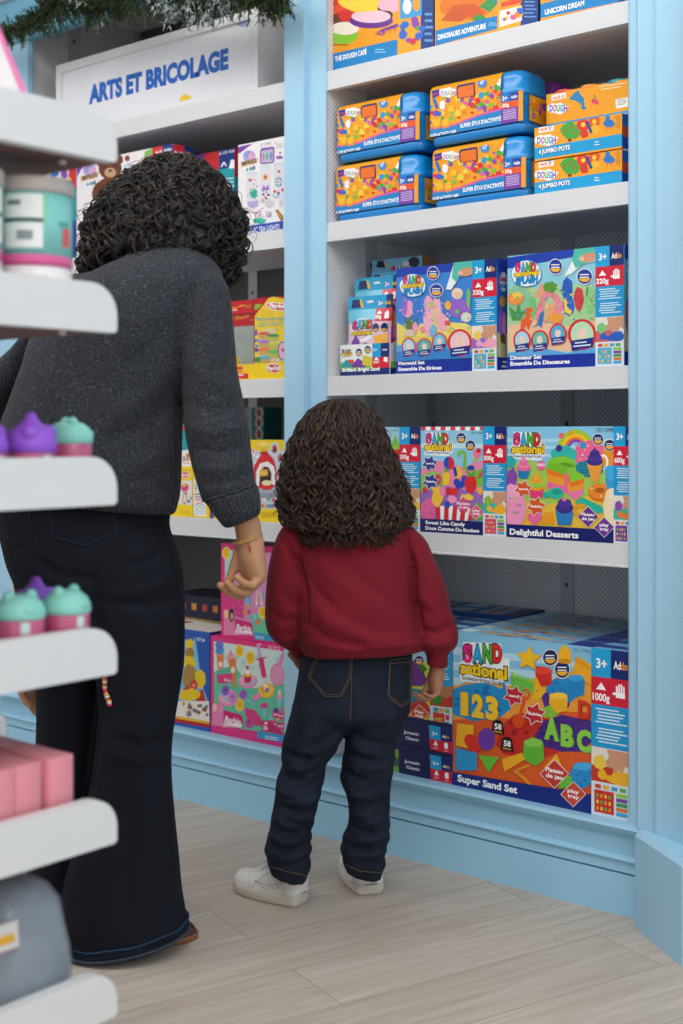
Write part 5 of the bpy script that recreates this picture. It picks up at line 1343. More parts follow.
# ------------------------------------------------------------------ boxes in the left bay
def logo_impress(A, x, y, w):
    A.ell(x+w*.5, y+w*.3, w*.36, w*.34, '#b9a6dc'); A.ell(x+w*.42, y+w*.2, w*.2, w*.2, '#8f9ede'); A.ell(x+w*.62, y+w*.3, w*.18, w*.2, '#e0a8d0')
    A.poly([(x, y+w*.62), (x+w, y+w*.38), (x+w*.96, y+w*.68), (x+w*.05, y+w*.92)], '#e2b78f')
    A.text('IMPRESS', x+w*.1, y+w*.84, w*.22, '#2a2630', w=w*.8, bold=.03, rot=.05)
    A.poly([(x+w*.35, y+w*.95), (x+w*.5, y+w*1.05), (x+w*.35, y+w*1.15)], '#2a7ab0'); A.poly([(x+w*.8, y+w*.8), (x+w*.55, y+w*1.05), (x+w*.85, y+w*1.05)], '#7a3aa8'); A.ell(x+w*.62, y+w, w*.12, w*.1, '#3fb0a0')
def art_bear(A):
    A.R(0, 0, 1, 1, '#f1ecee'); A.poly([(20, 105), (110, 82), (40, 112), (20, 150)], '#7a3fa8')
    logo_impress(A, 32, 108, 58)
    c = '#6b3a1e'
    A.ell(125, 120, 36, 34, c); A.ell(98, 100, 15, 16, c); A.ell(150, 92, 15, 16, c); A.ell(125, 132, 18, 15, '#c9a27c'); A.ell(125, 126, 6, 4, '#1c120c'); A.ell(110, 113, 4, 4, '#1c120c'); A.ell(139, 110, 4, 4, '#1c120c')
    A.ell(122, 195, 46, 48, c); A.ell(86, 190, 16, 30, c, .3); A.blob(195, 140, 30, 24, '#8a5a34', 3); A.ell(178, 88, 8, 9, '#7a4a2a')
    A.poly([(228, 110), (232, 68), (262, 52), (262, 90)], '#7ec04a'); A.poly([(236, 100), (240, 80), (258, 72), (258, 88)], '#c86ab0')
    A.confetti(160, 90, 255, 200, 10, ['#d8a0c8', '#a0c8e0', '#e8d0a0'], 3, 6, 3)
    A.R(.80, .72, .90, 1, '#d23038'); A.R(.90, .72, 1, 1, '#1a3a8c'); A.R(.80, .40, 1, .72, '#1ba0a8'); A.R(.80, 0, 1, .40, '#1d4fa0')
    A.text('4-10', 266, 74, 9, '#ffffff', w=20); A.text('Addo', 292, 68, 10, '#ffffff', w=24)
def side_bear(A):
    A.R(0, 0, 1, 1, '#f1ecee'); A.R(0, .72, .55, 1, '#d23038'); A.R(.55, .72, 1, 1, '#1a3a8c'); A.R(0, .4, 1, .72, '#1ba0a8')
    A.text('4-10', 324, 72, 9, '#ffffff', w=26); A.text('Addo', 356, 74, 9, '#f6d23a', w=20)
fI = dict(top='#d8cfe4', left='#e8e2ea', right='#e8e2ea', back='#e8e2ea', bottom='#dddddd')
crB = (70, 130, 3.105)
spb = boxspec(77, 173, 164, S2, YF-.012, .085)
card_box('craft_kit_box', 'white craft kit box with a brown teddy bear, behind the woman\'s curly hair', 'craft box', spb, fI, art_bear, crB, side=side_bear)
def art_grn(A):
    A.R(0, 0, 1, 1, '#eeeaf0'); A.confetti(300, 90, 460, 200, 40, ['#b08ad0', '#7ac07a', '#e08ab0', '#8ab8e0', '#f0d08a'], 5, 14, 4)
    A.poly([(380, 66), (462, 60), (430, 84), (380, 95)], '#7a3fa8'); A.poly([(400, 100), (462, 78), (462, 130), (420, 140)], '#b8d8a0')
    A.R(.66, .80, .83, 1, '#d23038'); A.R(.83, .80, 1, 1, '#1a3a8c'); A.R(.66, .58, 1, .80, '#1ba0a8'); A.R(.66, 0, 1, .58, '#1d4fa0')
    A.text('6-10', 464, 78, 9, '#ffffff', w=24); A.text('Addo', 492, 72, 9, '#ffffff', w=22); A.line([(470, 115), (478, 100), (486, 112)], 4, '#ffffff'); A.poly([(494, 120), (500, 92), (510, 92), (514, 118)], '#ffffff')
    A.lines(466, 145, 516, 190, 4, '#c8d8f0', 3)
def side_grn(A):
    A.R(0, 0, 1, 1, '#7a3fa8'); A.R(0, .45, 1, 1, '#1ba0a8'); A.R(0, .70, 1, 1, '#d23038')
spg = boxspec(150, 234.5, 148, S2, YF+.080, .08, xref=234)
card_box('craft_kit_box', 'craft kit box with teal strip, between the teddy bear box and the lights box', 'craft box', spg, fI, art_grn, crB, side=side_grn)
def art_tea(A):
    A.R(0, 0, 1, 1, '#f2eef0'); A.poly([(143, 135), (320, 92), (250, 112), (160, 180), (143, 185)], '#7a3fa8')
    logo_impress(A, 160, 165, 140)
    A.text('SET / COFFRET', 320, 130, 22, '#9a8ab0', w=82)
    A.poly([(316, 160), (330, 142), (420, 130), (430, 145), (428, 250), (415, 262), (325, 270), (314, 255)], '#8a5ab0'); A.poly([(326, 165), (418, 148), (416, 250), (326, 258)], '#c8b8d0')
    for i, c in enumerate(('#c88ab8', '#5ac0a0', '#7a8ac8')): A.ell(342+30*i, 212-4*i, 11, 34, c)
    A.line([(438, 95), (438, 115)], 9, '#f0b040'); A.ell(474, 180, 7, 9, '#2a6ab0'); A.ell(468, 216, 30, 14, '#9a6ac0'); A.lines(445, 110, 498, 145, 3, '#b8a8c8', 3, -.15)
    for x, y0, y1, w in ((255, 345, 560, 46), (358, 290, 570, 46), (464, 275, 535, 46)):
        A.poly([(x-w, y0), (x+w, y0-12), (x+w, y1-10), (x-w, y1)], '#e4e2e8'); A.ell(x, y0-6, w, 14, '#d4dce4'); A.ell(x, y1-4, w, 14, '#dcdce4')
    A.poly([(215, 565), (305, 555), (300, 600), (260, 620), (220, 600)], '#b8a8d8'); A.poly([(355, 565), (430, 555), (428, 600), (395, 616), (358, 606)], '#d2d2da'); A.poly([(465, 555), (500, 548), (500, 600), (470, 605)], '#d2d2da')
    A.heart(240, 396, 16, '#c02a5a'); A.blob(268, 500, 28, 40, '#2aa8a0', 3); A.confetti(218, 380, 300, 540, 14, ['#e0a0b0', '#8ab0e0', '#f0d08a', '#b080d0'], 4, 9, 3)
    A.ell(358, 372, 18, 22, '#e8a020'); A.heart(358, 372, 10, '#c02a2a'); A.poly([(326, 480), (345, 432), (362, 460), (378, 430), (392, 470)], '#9a6ac8'); A.confetti(325, 480, 392, 560, 12, ['#7a3a8a', '#f08aa0', '#8ac8b0', '#f0c860'], 6, 12, 5)
    for i in range(8): A.ell(464+22*cos(i*.785), 410+32*sin(i*.785), 7, 9, '#2a8ab8' if i % 2 else '#4ab0c8')
    A.ell(464, 410, 7, 8, '#e8707a'); A.star(466, 328, 14, '#6a3a98', 5, .5); A.ell(432, 485, 10, 13, '#d83a4a'); A.ell(462, 498, 11, 13, '#6a3a98'); A.ell(494, 472, 9, 14, '#d83a4a'); A.ring(440, 505, 30, 28, 10, '#8ac8d0', pi, 2*pi)
    A.confetti(270, 590, 430, 700, 10, ['#e08ab0', '#5a7ab0', '#c0507a'], 5, 10, 6); A.lines(300, 630, 335, 680, 4, '#b8b0c8', 3); A.lines(362, 640, 412, 690, 4, '#b8b0c8', 4)
    A.blob(315, 715, 50, 24, '#3ac0a8', 3); A.poly([(438, 635), (455, 625), (500, 680), (498, 712), (480, 712)], '#8a5a2a'); A.poly([(444, 640), (452, 636), (496, 690), (490, 704)], '#d8a850')
    A.poly([(143, 768), (500, 715), (500, 800), (143, 850)], '#2c4cb0'); A.text('MOSAIC TEA LIGHTS', 190, 820, 40, '#e8ecf8', w=280, bold=.02)
spt = boxspec(238.2, 296, 145.5, S2, YF, .08)
card_box('craft_kit_box', 'white craft kit box of tea lights with blue lower strip, beside the pilaster', 'craft box', spt, fI, art_tea, (220, 130, 7.875))
def art_sl(A):
    A.R(0, 0, 1, 1, '#e8e2ea'); A.R(.8, .72, 1, 1, '#d23038'); A.R(.8, .4, 1, .72, '#1ba0a8'); A.R(.8, 0, 1, .4, '#1d4fa0'); A.confetti(-60, 120, 0, 220, 20, CANDY, 5, 12, 3)
spl = boxspec(34, 76.2, 160, S2, YF+.02, .08, xref=76)
card_box('craft_kit_box', 'craft kit box left of the teddy bear box, showing a thin red and teal edge', 'craft box', spl, fI, art_sl, crB)

# --- shelf 3: red drawing screens, dough tray
crR = (220, 280, 8.54)
def art_etch(A):
    A.R(0, 0, 1, 1, '#b51c26')
    A.poly([(-40, 205), (265, 165), (265, 205), (225, 212), (230, 245), (275, 240), (290, 275), (-40, 310)], '#c8202a')
    A.text('plus', 112, 245, 18, '#f0c42a', w=38); A.text('pop', 112, 262, 14, '#ffffff', w=34); A.ring(90, 245, 18, 26, 5, '#f0a02a', -pi/2, pi/2); A.poly([(218, 215), (265, 208), (268, 235), (222, 242)], '#a8741a'); A.line([(160, 225), (212, 215)], 8, '#f0c42a')
    A.poly([(-40, 312), (292, 278), (292, 292), (-40, 320)], '#7a0f18')
    A.text('Etch A Sketch', 0, 362, 30, '#e8b02a', w=248, bold=.0, shear=.25, rot=.06); A.line([(258, 342), (290, 338)], 5, '#d8a02a')
    A.poly([(-40, 410), (300, 388), (300, 800), (-40, 800)], '#9ba39f')
    r = random.Random(4)
    for i in range(26):
        x, y = 110+120*r.random(), 440+250*r.random(); A.line([(x, y), (x+r.uniform(-18, 18), y+r.uniform(-40, 30)), (x+r.uniform(-20, 20), y+r.uniform(-10, 40))], 2.5, '#7c8581')
    A.poly([(-40, 795), (300, 790), (300, 840), (-40, 845)], '#b51c26')
def red_box(xl, xr, y, lab, Yf):
    sp = boxspec(xl, xr, y, S3, Yf, .04); 
    return card_box('drawing_toy', lab, 'drawing toy', sp, dict(top='#9c1a22', left='#b51c26', right='#b51c26', back='#b51c26', bottom='#b51c26'), art_etch, crR)
red_box(206, 254, 304, 'red drawing screen toy with grey screen, left of the yellow dough bag', YF+.055)
def art_etch2(A):
    A.R(0, 0, 1, 1, '#b51c26'); A.poly([(285, 180), (420, 160), (420, 215), (285, 250)], '#c01c26'); A.poly([(290, 210), (360, 205), (320, 250), (290, 262)], '#8cc040')
    A.poly([(300, 390), (600, 380), (600, 800), (300, 800)], '#9ba39f')
sp = boxspec(254.6, 294, 298.5, S3, YF+.055, .04)
card_box('drawing_toy', 'red drawing screen toy mostly hidden behind the yellow dough bag', 'drawing toy', sp, dict(top='#9c1a22', left='#b51c26', right='#b51c26', back='#b51c26', bottom='#b51c26'), art_etch2, crR)
# yellow display tray
spy = boxspec(225, 294, 362.5, S3, YF-.015, .055, xref=284)
def art_ytray(A):
    A.R(0, 0, 1, 1, '#f1cf12'); A.poly([(-100, 740), (245, 728), (245, 840), (-100, 850)], '#f4c92a'); A.poly([(90, 745), (190, 738), (195, 765), (95, 770)], '#d83a2a'); A.line([(95, 790), (190, 782)], 14, '#e0622a'); A.poly([(-100, 805), (242, 798), (242, 842), (-100, 850)], '#d8262a'); A.text('try clicks', 126, 820, 18, '#ffffff', w=75, bold=.03)
    A.blob(460, 752, 66, 42, '#e8eef8', 3, amp=.1); A.blob(460, 754, 60, 36, '#d8242c', 3, amp=.1); A.text('Play-Doh', 404, 772, 36, '#ffffff', w=112, bold=.04, out='#8a1018', ow=.05)
t = thing('display_tray', 'yellow card display tray with red dough badge, beside the pilaster', 'tray', spy['loc'])
w, d, h = spy['w'], spy['d'], spy['h']
mb = MB(); mb.box(-w/2, w/2, -d/2, -d/2+.003, 0, h, '#f1cf12'); art_ytray(Art(mb, spy, crR)); mb.build('tray_front', 'card', t)
mb = MB(); mb.box(-w/2, -w/2+.003, -d/2+.004, d/2, 0, h*1.6, '#f1cf12'); mb.build('tray_side', 'card', t)
mb = MB(); mb.box(w/2-.003, w/2, -d/2+.004, d/2, 0, h*1.6, '#f1cf12'); mb.build('tray_side', 'card', t)
mb = MB(); mb.box(-w/2+.003, w/2-.003, -d/2+.004, d/2, 0, .003, '#f1cf12'); mb.build('tray_bottom', 'card', t)
# yellow bag of dough pots
spq = boxspec(255, 294, 297, S3+.006, YF+.012, .012, xref=272)
spq['w'] -= .008; spq['loc'] = (spq['loc'][0]-.005, spq['loc'][1], spq['loc'][2])
mb = MB(); w, d, h = spq['w'], spq['d'], spq['h']
ol = [(-w/2, 0), (w/2, 0), (w/2, h*.94), (w*.02, h), (-w*.10, h*.99), (-w/2, h*.78)]
mb.prism(ol, 'y', -d/2, d/2, '#efcb18')
A = Art(mb, spq, crR)
A.poly([(395, 205), (420, 190), (560, 200), (560, 262), (470, 262), (400, 230)], '#f4f0f4'); A.poly([(402, 208), (424, 196), (560, 205), (560, 256), (470, 256), (408, 228)], '#c8202c'); A.text('Playdoh', 420, 234, 36, '#ffffff', w=140, bold=.04, rot=-.1)
A.lines(345, 250, 470, 305, 4, '#d8b410', 3, .12)
A.text('Party pop-ups', 310, 350, 34, '#3aa0a8', w=240, bold=.02, rot=-.02); A.text('molding compound', 325, 382, 20, '#58a8a0', w=215); A.text('pâte à modeler', 325, 402, 18, '#58a8a0', w=215)
A.poly([(330, 470), (345, 440), (400, 415), (495, 418), (460, 440), (480, 470), (482, 520), (548, 525), (548, 700), (310, 700), (330, 600)], '#d8c8a0')
for (x, y), c in zip([(378, 456), (376, 526), (382, 592), (388, 662), (455, 474), (468, 545), (462, 612)], ['#e2553a', '#a870c8', '#f07a28', '#3ab0c8', '#2f8a4a', '#c8cc30', '#4ac04a']):
    A.poly([(x-48, y), (x+48, y), (x+44, y+52), (x-44, y+52)], '#c8a458' if x < 420 else '#b8b850'); A.ell(x, y, 52, 14, c)
A.ell(535, 605, 40, 82, '#2a5a86'); A.ell(537, 605, 34, 72, '#e8b0d8'); A.heart(545, 600, 22, '#d8304a'); A.confetti(296, 420, 318, 620, 14, CANDY, 6, 14, 3); A.blob(325, 680, 26, 26, '#3a8a3a', 3); A.blob(318, 600, 18, 16, '#6a3a8a', 4); A.line([(480, 425), (495, 415)], 8, '#8a8a7a')
o = mb.build('dough_pot_bag', 'foil', loc=spq['loc']); tag(o, 'yellow bag of small dough pots standing in the yellow display tray', 'dough bag')

# --- shelf 4: yellow dough boxes
crO = (165, 390, 5.254)
YE = dict(top='#f2d322', left='#efcc14', right='#efcc14', back='#efcc14', bottom='#dddddd')
def badge_pd(A, x, y, w, rot=0):
    A.blob(x, y, w*.55, w*.38, '#eef2fa', 3, amp=.1); A.blob(x, y, w*.5, w*.33, '#d8242c', 3, amp=.1); A.text('Play-Doh', x-w*.44, y+w*.14, w*.30, '#ffffff', w=w*.88, bold=.04)
def art_oven(A):
    A.R(0, 0, 1, 1, '#f2d018'); A.poly([(425, 330), (470, 320), (628, 318), (900, 318), (900, 625), (425, 625)], '#c8d2de')
    A.confetti(440, 340, 640, 470, 16, ['#e8ecf2', '#aab8c8'], 6, 14, 4)
    badge_pd(A, 425, 330, 92)
    A.ell(545, 535, 95, 34, '#8a98a8'); A.ell(548, 522, 80, 22, '#a8b4c2')
    A.poly([(458, 480), (468, 400), (490, 360), (510, 335), (545, 335), (572, 365), (585, 410), (590, 490), (560, 520), (480, 515)], '#d8242c'); A.ell(520, 330, 22, 12, '#b81a22')
    A.poly([(505, 325), (508, 300), (528, 300), (530, 325)], '#d8b03a'); A.ell(516, 292, 36, 16, '#f0cc4a'); A.ell(516, 284, 28, 10, '#f8e07a')
    A.poly([(478, 505), (480, 430), (500, 385), (540, 375), (572, 400), (582, 440), (580, 505), (556, 490), (560, 440), (545, 405), (520, 400), (500, 425), (495, 505)], '#eef0f2')
    A.poly([(497, 500), (500, 430), (520, 405), (545, 408), (560, 440), (556, 500)], '#3a2018'); A.poly([(500, 455), (505, 415), (540, 418), (542, 450)], '#e0b02a'); A.ell(520, 435, 20, 8, '#f0c84a')
    A.poly([(508, 490), (562, 490), (556, 525), (515, 525)], '#d8302a'); A.ell(535, 488, 27, 14, '#f4e8b0')
    A.poly([(578, 440), (592, 435), (592, 450), (580, 455)], '#c8202a')
    for x, y in ((576, 310), (608, 358)): A.ell(x, y, 24, 34, '#f4f2f0'); A.ell(x, y, 20, 30, '#9ab8d0'); A.poly([(x-12, y+16), (x-8, y-12), (x, y-22), (x+10, y-10), (x+12, y+16)], '#d8242c'); A.ell(x+2, y+6, 7, 9, '#3a2018')
    for i in range(9): A.poly([(508+13*i, 618), (508+13*i, 602), (518+13*i, 600), (518+13*i, 616)], CANDY[i % 7])
    A.blob(520, 578, 14, 8, '#e8e0f0', 2); A.ell(546, 575, 8, 7, '#4aa84a'); A.ell(572, 578, 9, 9, '#d84a3a'); A.ell(600, 575, 9, 9, '#e8a0b0'); A.ell(490, 580, 16, 22, '#e86a5a')
    A.lines(505, 640, 575, 672, 4, '#d8b010', 4)
spo = boxspec(243, 296, 440, S4, YF, .08)
card_box('dough_playset_box', 'yellow dough playset box showing a red oven, beside the pilaster', 'dough box', spo, YE, art_oven, crO)
def art_small(A):
    A.R(0, 0, 1, 1, '#f2d018'); badge_pd(A, 106, 446, 46); A.poly([(40, 478), (142, 475), (142, 605), (40, 600)], '#e8e0d4'); A.ell(104, 512, 20, 22, '#d83a8a'); A.ell(100, 500, 10, 10, '#f0c04a'); A.line([(98, 530), (94, 590)], 6, '#d8a878'); A.line([(110, 530), (116, 590)], 6, '#d8a878'); A.blob(58, 525, 14, 30, '#3a9a5a', 3); A.confetti(50, 540, 138, 600, 8, CANDY, 4, 8, 3)
    A.lines(85, 630, 135, 655, 3, '#d8b010', 3)
spa = boxspec(170, 192.6, 470, S4, YF, .09)
card_box('dough_playset_box', 'small yellow dough box with a pink figure, left end below the teal box', 'dough box', spa, YE, art_small, crO)
def art_card(A):
    A.R(0, 0, 1, 1, '#f2d018'); A.poly([(150, 462), (215, 462), (215, 664), (150, 658)], '#f4f2ee')
    for i in range(6):
        for j in range(3): A.line([(156+19*j, 470+12*i), (170+19*j, 470+12*i)], 6, CANDY[(i+j) % 7] if j != 1 else '#c8c8c8')
    A.line([(156, 548), (212, 546)], 6, '#3a3a3a')
    for i in range(2):
        for j in range(5): A.ell(162+11*j, 562+14*i, 4, 5, ('#3a4ab0', '#d83a3a')[i])
    for i in range(2):
        for j in range(2): A.ring(168+30*j, 612+30*i, 12, 12, 3, '#4aa8c8')
    A.line([(166, 595), (196, 592)], 5, '#e05a7a'); A.lines(158, 380, 196, 445, 5, '#d8b010', 3); A.ell(160, 385, 10, 12, '#d8302a')
spc = boxspec(193.2, 209.5, 452, S4, YF, .09)
card_box('dough_playset_box', 'narrow yellow dough box with a white contents panel, under the woman\'s sleeve', 'dough box', spc, YE, art_card, crO)
def art_conf(A):
    A.R(0, 0, 1, 1, '#f2d018'); A.confetti(240, 600, 300, 660, 26, CANDY, 6, 12, 3); A.R(0, 0, .12, 1, '#5a3a8a')
spd = boxspec(210.3, 240, 470, S4, YF, .09)
card_box('dough_playset_box', 'yellow dough box printed with coloured shapes, mostly behind the woman\'s cuff', 'dough box', spd, YE, art_conf, crO)
def art_teal(A):
    A.R(0, 0, 1, 1, '#1f97a4'); A.R(0, 0, 1, .42, '#f2d018'); A.poly([(90, 318), (136, 310), (138, 402), (90, 402)], '#f4f2ee'); A.ell(120, 345, 10, 14, '#c87a3a'); A.ell(118, 365, 14, 8, '#d8984a'); A.ell(100, 362, 8, 16, '#a8a0d8'); A.line([(96, 385), (130, 384)], 5, '#e8903a'); A.ell(98, 200, 12, 14, '#d8302a')
spe = boxspec(172, 194, 424, S4+spa['h']+.001, YF+.004, .08)
card_box('dough_playset_box', 'teal dough box standing on the small yellow box, in the gap under her sleeve', 'dough box', spe, dict(top='#1f97a4', left='#1f97a4', right='#1f97a4', back='#1f97a4', bottom='#dddddd'), art_teal, crO)
def art_rear(A):
    A.R(0, 0, 1, 1, '#9aa4aa'); A.R(.62, 0, 1, 1, '#176f78'); A.poly([(390, 170), (395, 120), (410, 95), (425, 120), (432, 175)], '#b81c24'); A.ell(418, 215, 18, 12, '#d8902a'); A.R(.42, .3, .62, .7, '#d8b81a')
    for y in (120, 172, 232): A.ell(494, y, 20, 30, '#c8c0b8'); A.ell(494, y, 13, 22, '#8a3a2a')
spf = boxspec(232, 264, 408, S4, YF+.26, .08)
card_box('dough_playset_box', 'grey and teal dough box deep in the shadow behind the red oven box', 'dough box', spf, dict(top='#176f78', left='#176f78', right='#176f78', back='#176f78', bottom='#dddddd'), art_rear, crO)

# --- deck: pink doll dough sets, blue box, flat boxes
PK = dict(top='#e22a8a', left='#d81f7c', right='#d81f7c', back='#d81f7c', bottom='#d81f7c')
crK = (210, 620, 7.314)
def script_logo(A, x, y, w):
    A.poly([(x-w*.08, y+w*.26), (x-w*.06, y-w*.68), (x+w*.9, y-w*.42), (x+w*1.02, y-w*.25), (x+w*1.02, y+w*.36)], '#cf1a72')
    A.text('Barbie', x, y, w*.36, '#fbf4f8', w=w*.92, bold=.025, shear=.3)
    A.poly([(x-w*.06, y+w*.06), (x+w*.98, y+w*.10), (x+w*.98, y+w*.32), (x-w*.06, y+w*.28)], '#f6eaf2'); A.text('YOU CAN BE ANYTHING', x-w*.02, y+w*.24, w*.12, '#d8398a', w=w*.92, bold=.03)
def art_pink(A):
    A.R(0, 0, 1, 1, '#e0307f'); A.poly([(28, 155), (548, 230), (548, 840), (360, 815), (28, 770)], '#63c4a2')
    A.poly([(28, 155), (548, 230), (548, 460), (300, 500), (180, 330), (28, 380)], '#d4e6e2')
    A.confetti(120, 210, 540, 330, 18, ['#a8d8d0', '#c0e0da'], 16, 30, 4, .12)
    A.poly([(48, 250), (104, 250), (96, 360), (56, 355)], '#e0803a'); A.ell(76, 250, 30, 14, '#e89a50')
    A.blob(74, 225, 32, 30, '#3a9ad0', 3); A.blob(70, 190, 32, 34, '#5a7ad0', 4); A.ell(66, 165, 20, 20, '#8a6ac8'); A.ell(78, 325, 15, 20, '#f4e8e0')
    A.poly([(130, 285), (192, 280), (188, 495), (175, 495)], '#e0803a'); A.poly([(124, 290), (148, 212), (180, 262), (180, 285)], '#e88ab0'); A.line([(130, 285), (176, 260)], 8, '#f0c04a'); A.ell(168, 365, 15, 24, '#f4e8e0')
    A.poly([(50, 395), (160, 390), (160, 460), (58, 465)], '#d8357f'); A.poly([(50, 365), (140, 340), (160, 390), (50, 400)], '#58b898'); A.text('Barbie', 104, 445, 22, '#f8e4ee', w=50, shear=.3)
    for x, y, rx, ry in ((217, 226, 30, 44), (295, 275, 32, 48), (218, 620, 30, 45)): A.ell(x, y, rx*1.1, ry*1.06, '#f6f0d8'); A.ell(x, y, rx, ry, '#f2c51e'); A.lines(x-rx*.6, y-ry*.5, x+rx*.7, y+ry*.5, 3, '#c89a10', 2)
    A.ell(278, 448, 70, 52, '#e890b8'); A.ell(276, 440, 60, 42, '#f0a8c8'); A.poly([(248, 400), (306, 400), (300, 460), (256, 460)], '#c8204a'); A.ell(277, 398, 30, 18, '#f0c02a'); A.ell(276, 380, 20, 18, '#f8f0e8'); A.ell(275, 348, 12, 14, '#d8304a'); A.line([(268, 475), (345, 440)], 12, '#7ac0e0')
    A.line([(345, 182), (375, 178)], 12, '#d8c8e8'); A.line([(352, 190), (372, 275)], 22, '#c8a8d8'); A.line([(335, 290), (415, 272)], 8, '#c81f5a'); A.line([(372, 275), (398, 420)], 34, '#d8246a'); A.line([(398, 425), (406, 455)], 16, '#f0e0d0')
    A.ell(415, 515, 60, 56, '#f0c02a'); A.ell(412, 508, 50, 42, '#f4cc4a'); A.ring(405, 510, 30, 20, 8, '#c85a3a'); A.blob(408, 480, 18, 18, '#f8ead8', 3); A.ell(420, 512, 14, 14, '#9a6ac8'); A.poly([(308, 560), (360, 530), (378, 560), (330, 595)], '#f08ab4')
    A.ell(494, 400, 54, 84, '#e08ab0'); A.line([(515, 320), (535, 250), (545, 240)], 30, '#e08ab0'); A.ell(494, 400, 46, 74, '#e89abc')
    A.ell(135, 570, 72, 62, '#f090b8'); A.ell(132, 565, 60, 48, '#f4a8c8'); A.ell(115, 515, 30, 38, '#8a5ac0'); A.ell(115, 510, 11, 12, '#5a3a90'); A.ell(165, 565, 30, 40, '#c88ac8'); A.ell(166, 560, 11, 13, '#9a5aa0'); A.line([(60, 520), (145, 600)], 13, '#7ac0e0')
    A.ell(245, 545, 26, 36, '#9a5ac0'); A.line([(258, 575), (330, 618)], 20, '#8ac8d8')
    A.poly([(370, 600), (425, 610), (410, 660), (408, 710), (388, 708), (388, 655)], '#8ad0d8'); A.blob(398, 625, 26, 24, '#d8408a', 3); A.poly([(485, 560), (535, 568), (520, 600), (520, 640), (500, 636), (500, 598)], '#8ad0d8'); A.ell(510, 560, 22, 22, '#f0a0c0'); A.ell(510, 530, 12, 20, '#f4e4d0')
    A.poly([(255, 640), (330, 660), (378, 720), (375, 775), (330, 770), (262, 700)], '#d8357f'); A.ell(290, 752, 32, 40, '#c8489a'); A.ell(290, 745, 11, 12, '#8a2a6a')
    for x, y in ((480, 690), (520, 700), (465, 760), (520, 775)): A.poly([(x-24, y-28), (x+24, y-24), (x+22, y+30), (x-22, y+26)], '#d8408a'); A.ell(x-8, y, 6, 8, '#f8f0f4'); A.ell(x+10, y+2, 6, 8, '#f8f0f4')
    A.ell(485, 660, 20, 16, '#5a3a90'); A.ell(530, 655, 14, 14, '#e86a9a'); A.ell(500, 728, 16, 10, '#f0c02a'); A.ell(450, 715, 14, 14, '#8ad0d8')
    A.poly([(380, 735), (440, 735), (545, 830), (545, 840), (380, 810)], '#c81f6c'); A.text('20+', 390, 800, 32, '#ffffff', w=38, bold=.03); A.heart(412, 755, 12, '#ffffff')
    A.poly([(350, 810), (548, 845), (548, 895), (350, 862)], '#2a9ad0'); A.lines(400, 840, 520, 870, 2, '#d8eef8', 3, .15)
    script_logo(A, 108, 745, 130)
    A.poly([(18, 770), (22, 610), (98, 610), (104, 775)], '#e884b4'); A.ell(38, 640, 16, 30, '#f0c8a0'); A.ell(82, 650, 18, 34, '#f48ab8')
    A.text('20 PCS', 425, 210, 26, '#f4c4dc', w=90)
spk = boxspec(210.8, 285.2, 635.5, DK, 2.645, .10)
oK = card_box('dough_doll_box', 'wide pink dough playset box with ice cream cones, standing on the deck', 'dough box', spk, PK, art_pink, crK)
def art_pink2(A):
    A.R(0, 0, 1, 1, '#e0307f'); A.poly([(118, 155), (480, 180), (700, 190), (700, 850), (345, 835), (118, 800)], '#d98ac0')
    A.poly([(118, 155), (180, 158), (190, 400), (118, 420)], '#a8d8d0'); A.poly([(118, 420), (190, 400), (160, 500), (118, 500)], '#4ab898'); A.poly([(150, 265), (200, 270), (200, 400), (160, 400)], '#b0a8d8')
    A.poly([(118, 505), (270, 540), (265, 700), (118, 640)], '#d83a8a'); A.confetti(125, 520, 262, 660, 22, ['#c02a72', '#e86aa8'], 4, 8, 5)
    A.poly([(265, 690), (420, 640), (700, 640), (700, 840), (345, 830), (330, 690)], '#63c4a2')
    A.line([(290, 500), (284, 590)], 18, '#4ab8d8'); A.line([(306, 500), (318, 585)], 18, '#4ab8d8'); A.ell(284, 350, 16, 22, '#4a2a20'); A.ell(284, 372, 14, 22, '#8a5a3a'); A.poly([(262, 400), (310, 400), (312, 510), (272, 510)], '#e8e0ea'); A.ell(283, 600, 14, 12, '#d8a04a'); A.ell(320, 600, 12, 11, '#d8a04a')
    A.line([(372, 480), (366, 580)], 14, '#e8c8b0'); A.line([(395, 480), (408, 575)], 14, '#e8c8b0'); A.line([(418, 480), (420, 540)], 14, '#4ab8d8'); A.ell(368, 580, 9, 13, '#f0e8f0'); A.ell(408, 578, 9, 13, '#f0e8f0')
    A.blob(210, 480, 40, 24, '#6a4ab0', 3); A.star(132, 470, 26, '#3a8a9a', 5, .5); A.ell(165, 458, 14, 16, '#d84a4a'); A.star(382, 725, 32, '#e0803a', 5, .5); A.ell(310, 645, 15, 22, '#d84a8a'); A.ell(275, 650, 15, 22, '#e0903a'); A.poly([(340, 665), (370, 668), (362, 712), (348, 710)], '#8ad0e0')
    for x, y in ((130, 182), (415, 650)): A.ell(x, y, 33, 50, '#f6f0d8'); A.ell(x, y, 30, 46, '#f2c51e'); A.lines(x-18, y-24, x+22, y+24, 3, '#c89a10', 2)
    A.poly([(350, 805), (700, 860), (700, 900), (350, 862)], '#2a9ad0'); A.lines(360, 830, 440, 855, 2, '#d8eef8', 3, .1)
    script_logo(A, 205, 785, 130)
    A.poly([(110, 825), (112, 625), (200, 640), (196, 830)], '#e884b4'); A.ell(128, 660, 16, 34, '#f0c8a0'); A.ell(172, 672, 22, 52, '#1f1614'); A.ell(174, 680, 13, 30, '#c89a7a')
spk2 = boxspec(221.2, 292, 0, DK+spk['h']+.001, 2.652, .08, H=.0)
spk2['h'] = atY(221.2, 543, 2.652).z-(DK+spk['h']+.001)
card_box('dough_doll_box', 'upright pink dough playset box on the wide pink box, behind the woman\'s hand', 'dough box', spk2, PK, art_pink2, (210, 530, 7.875))
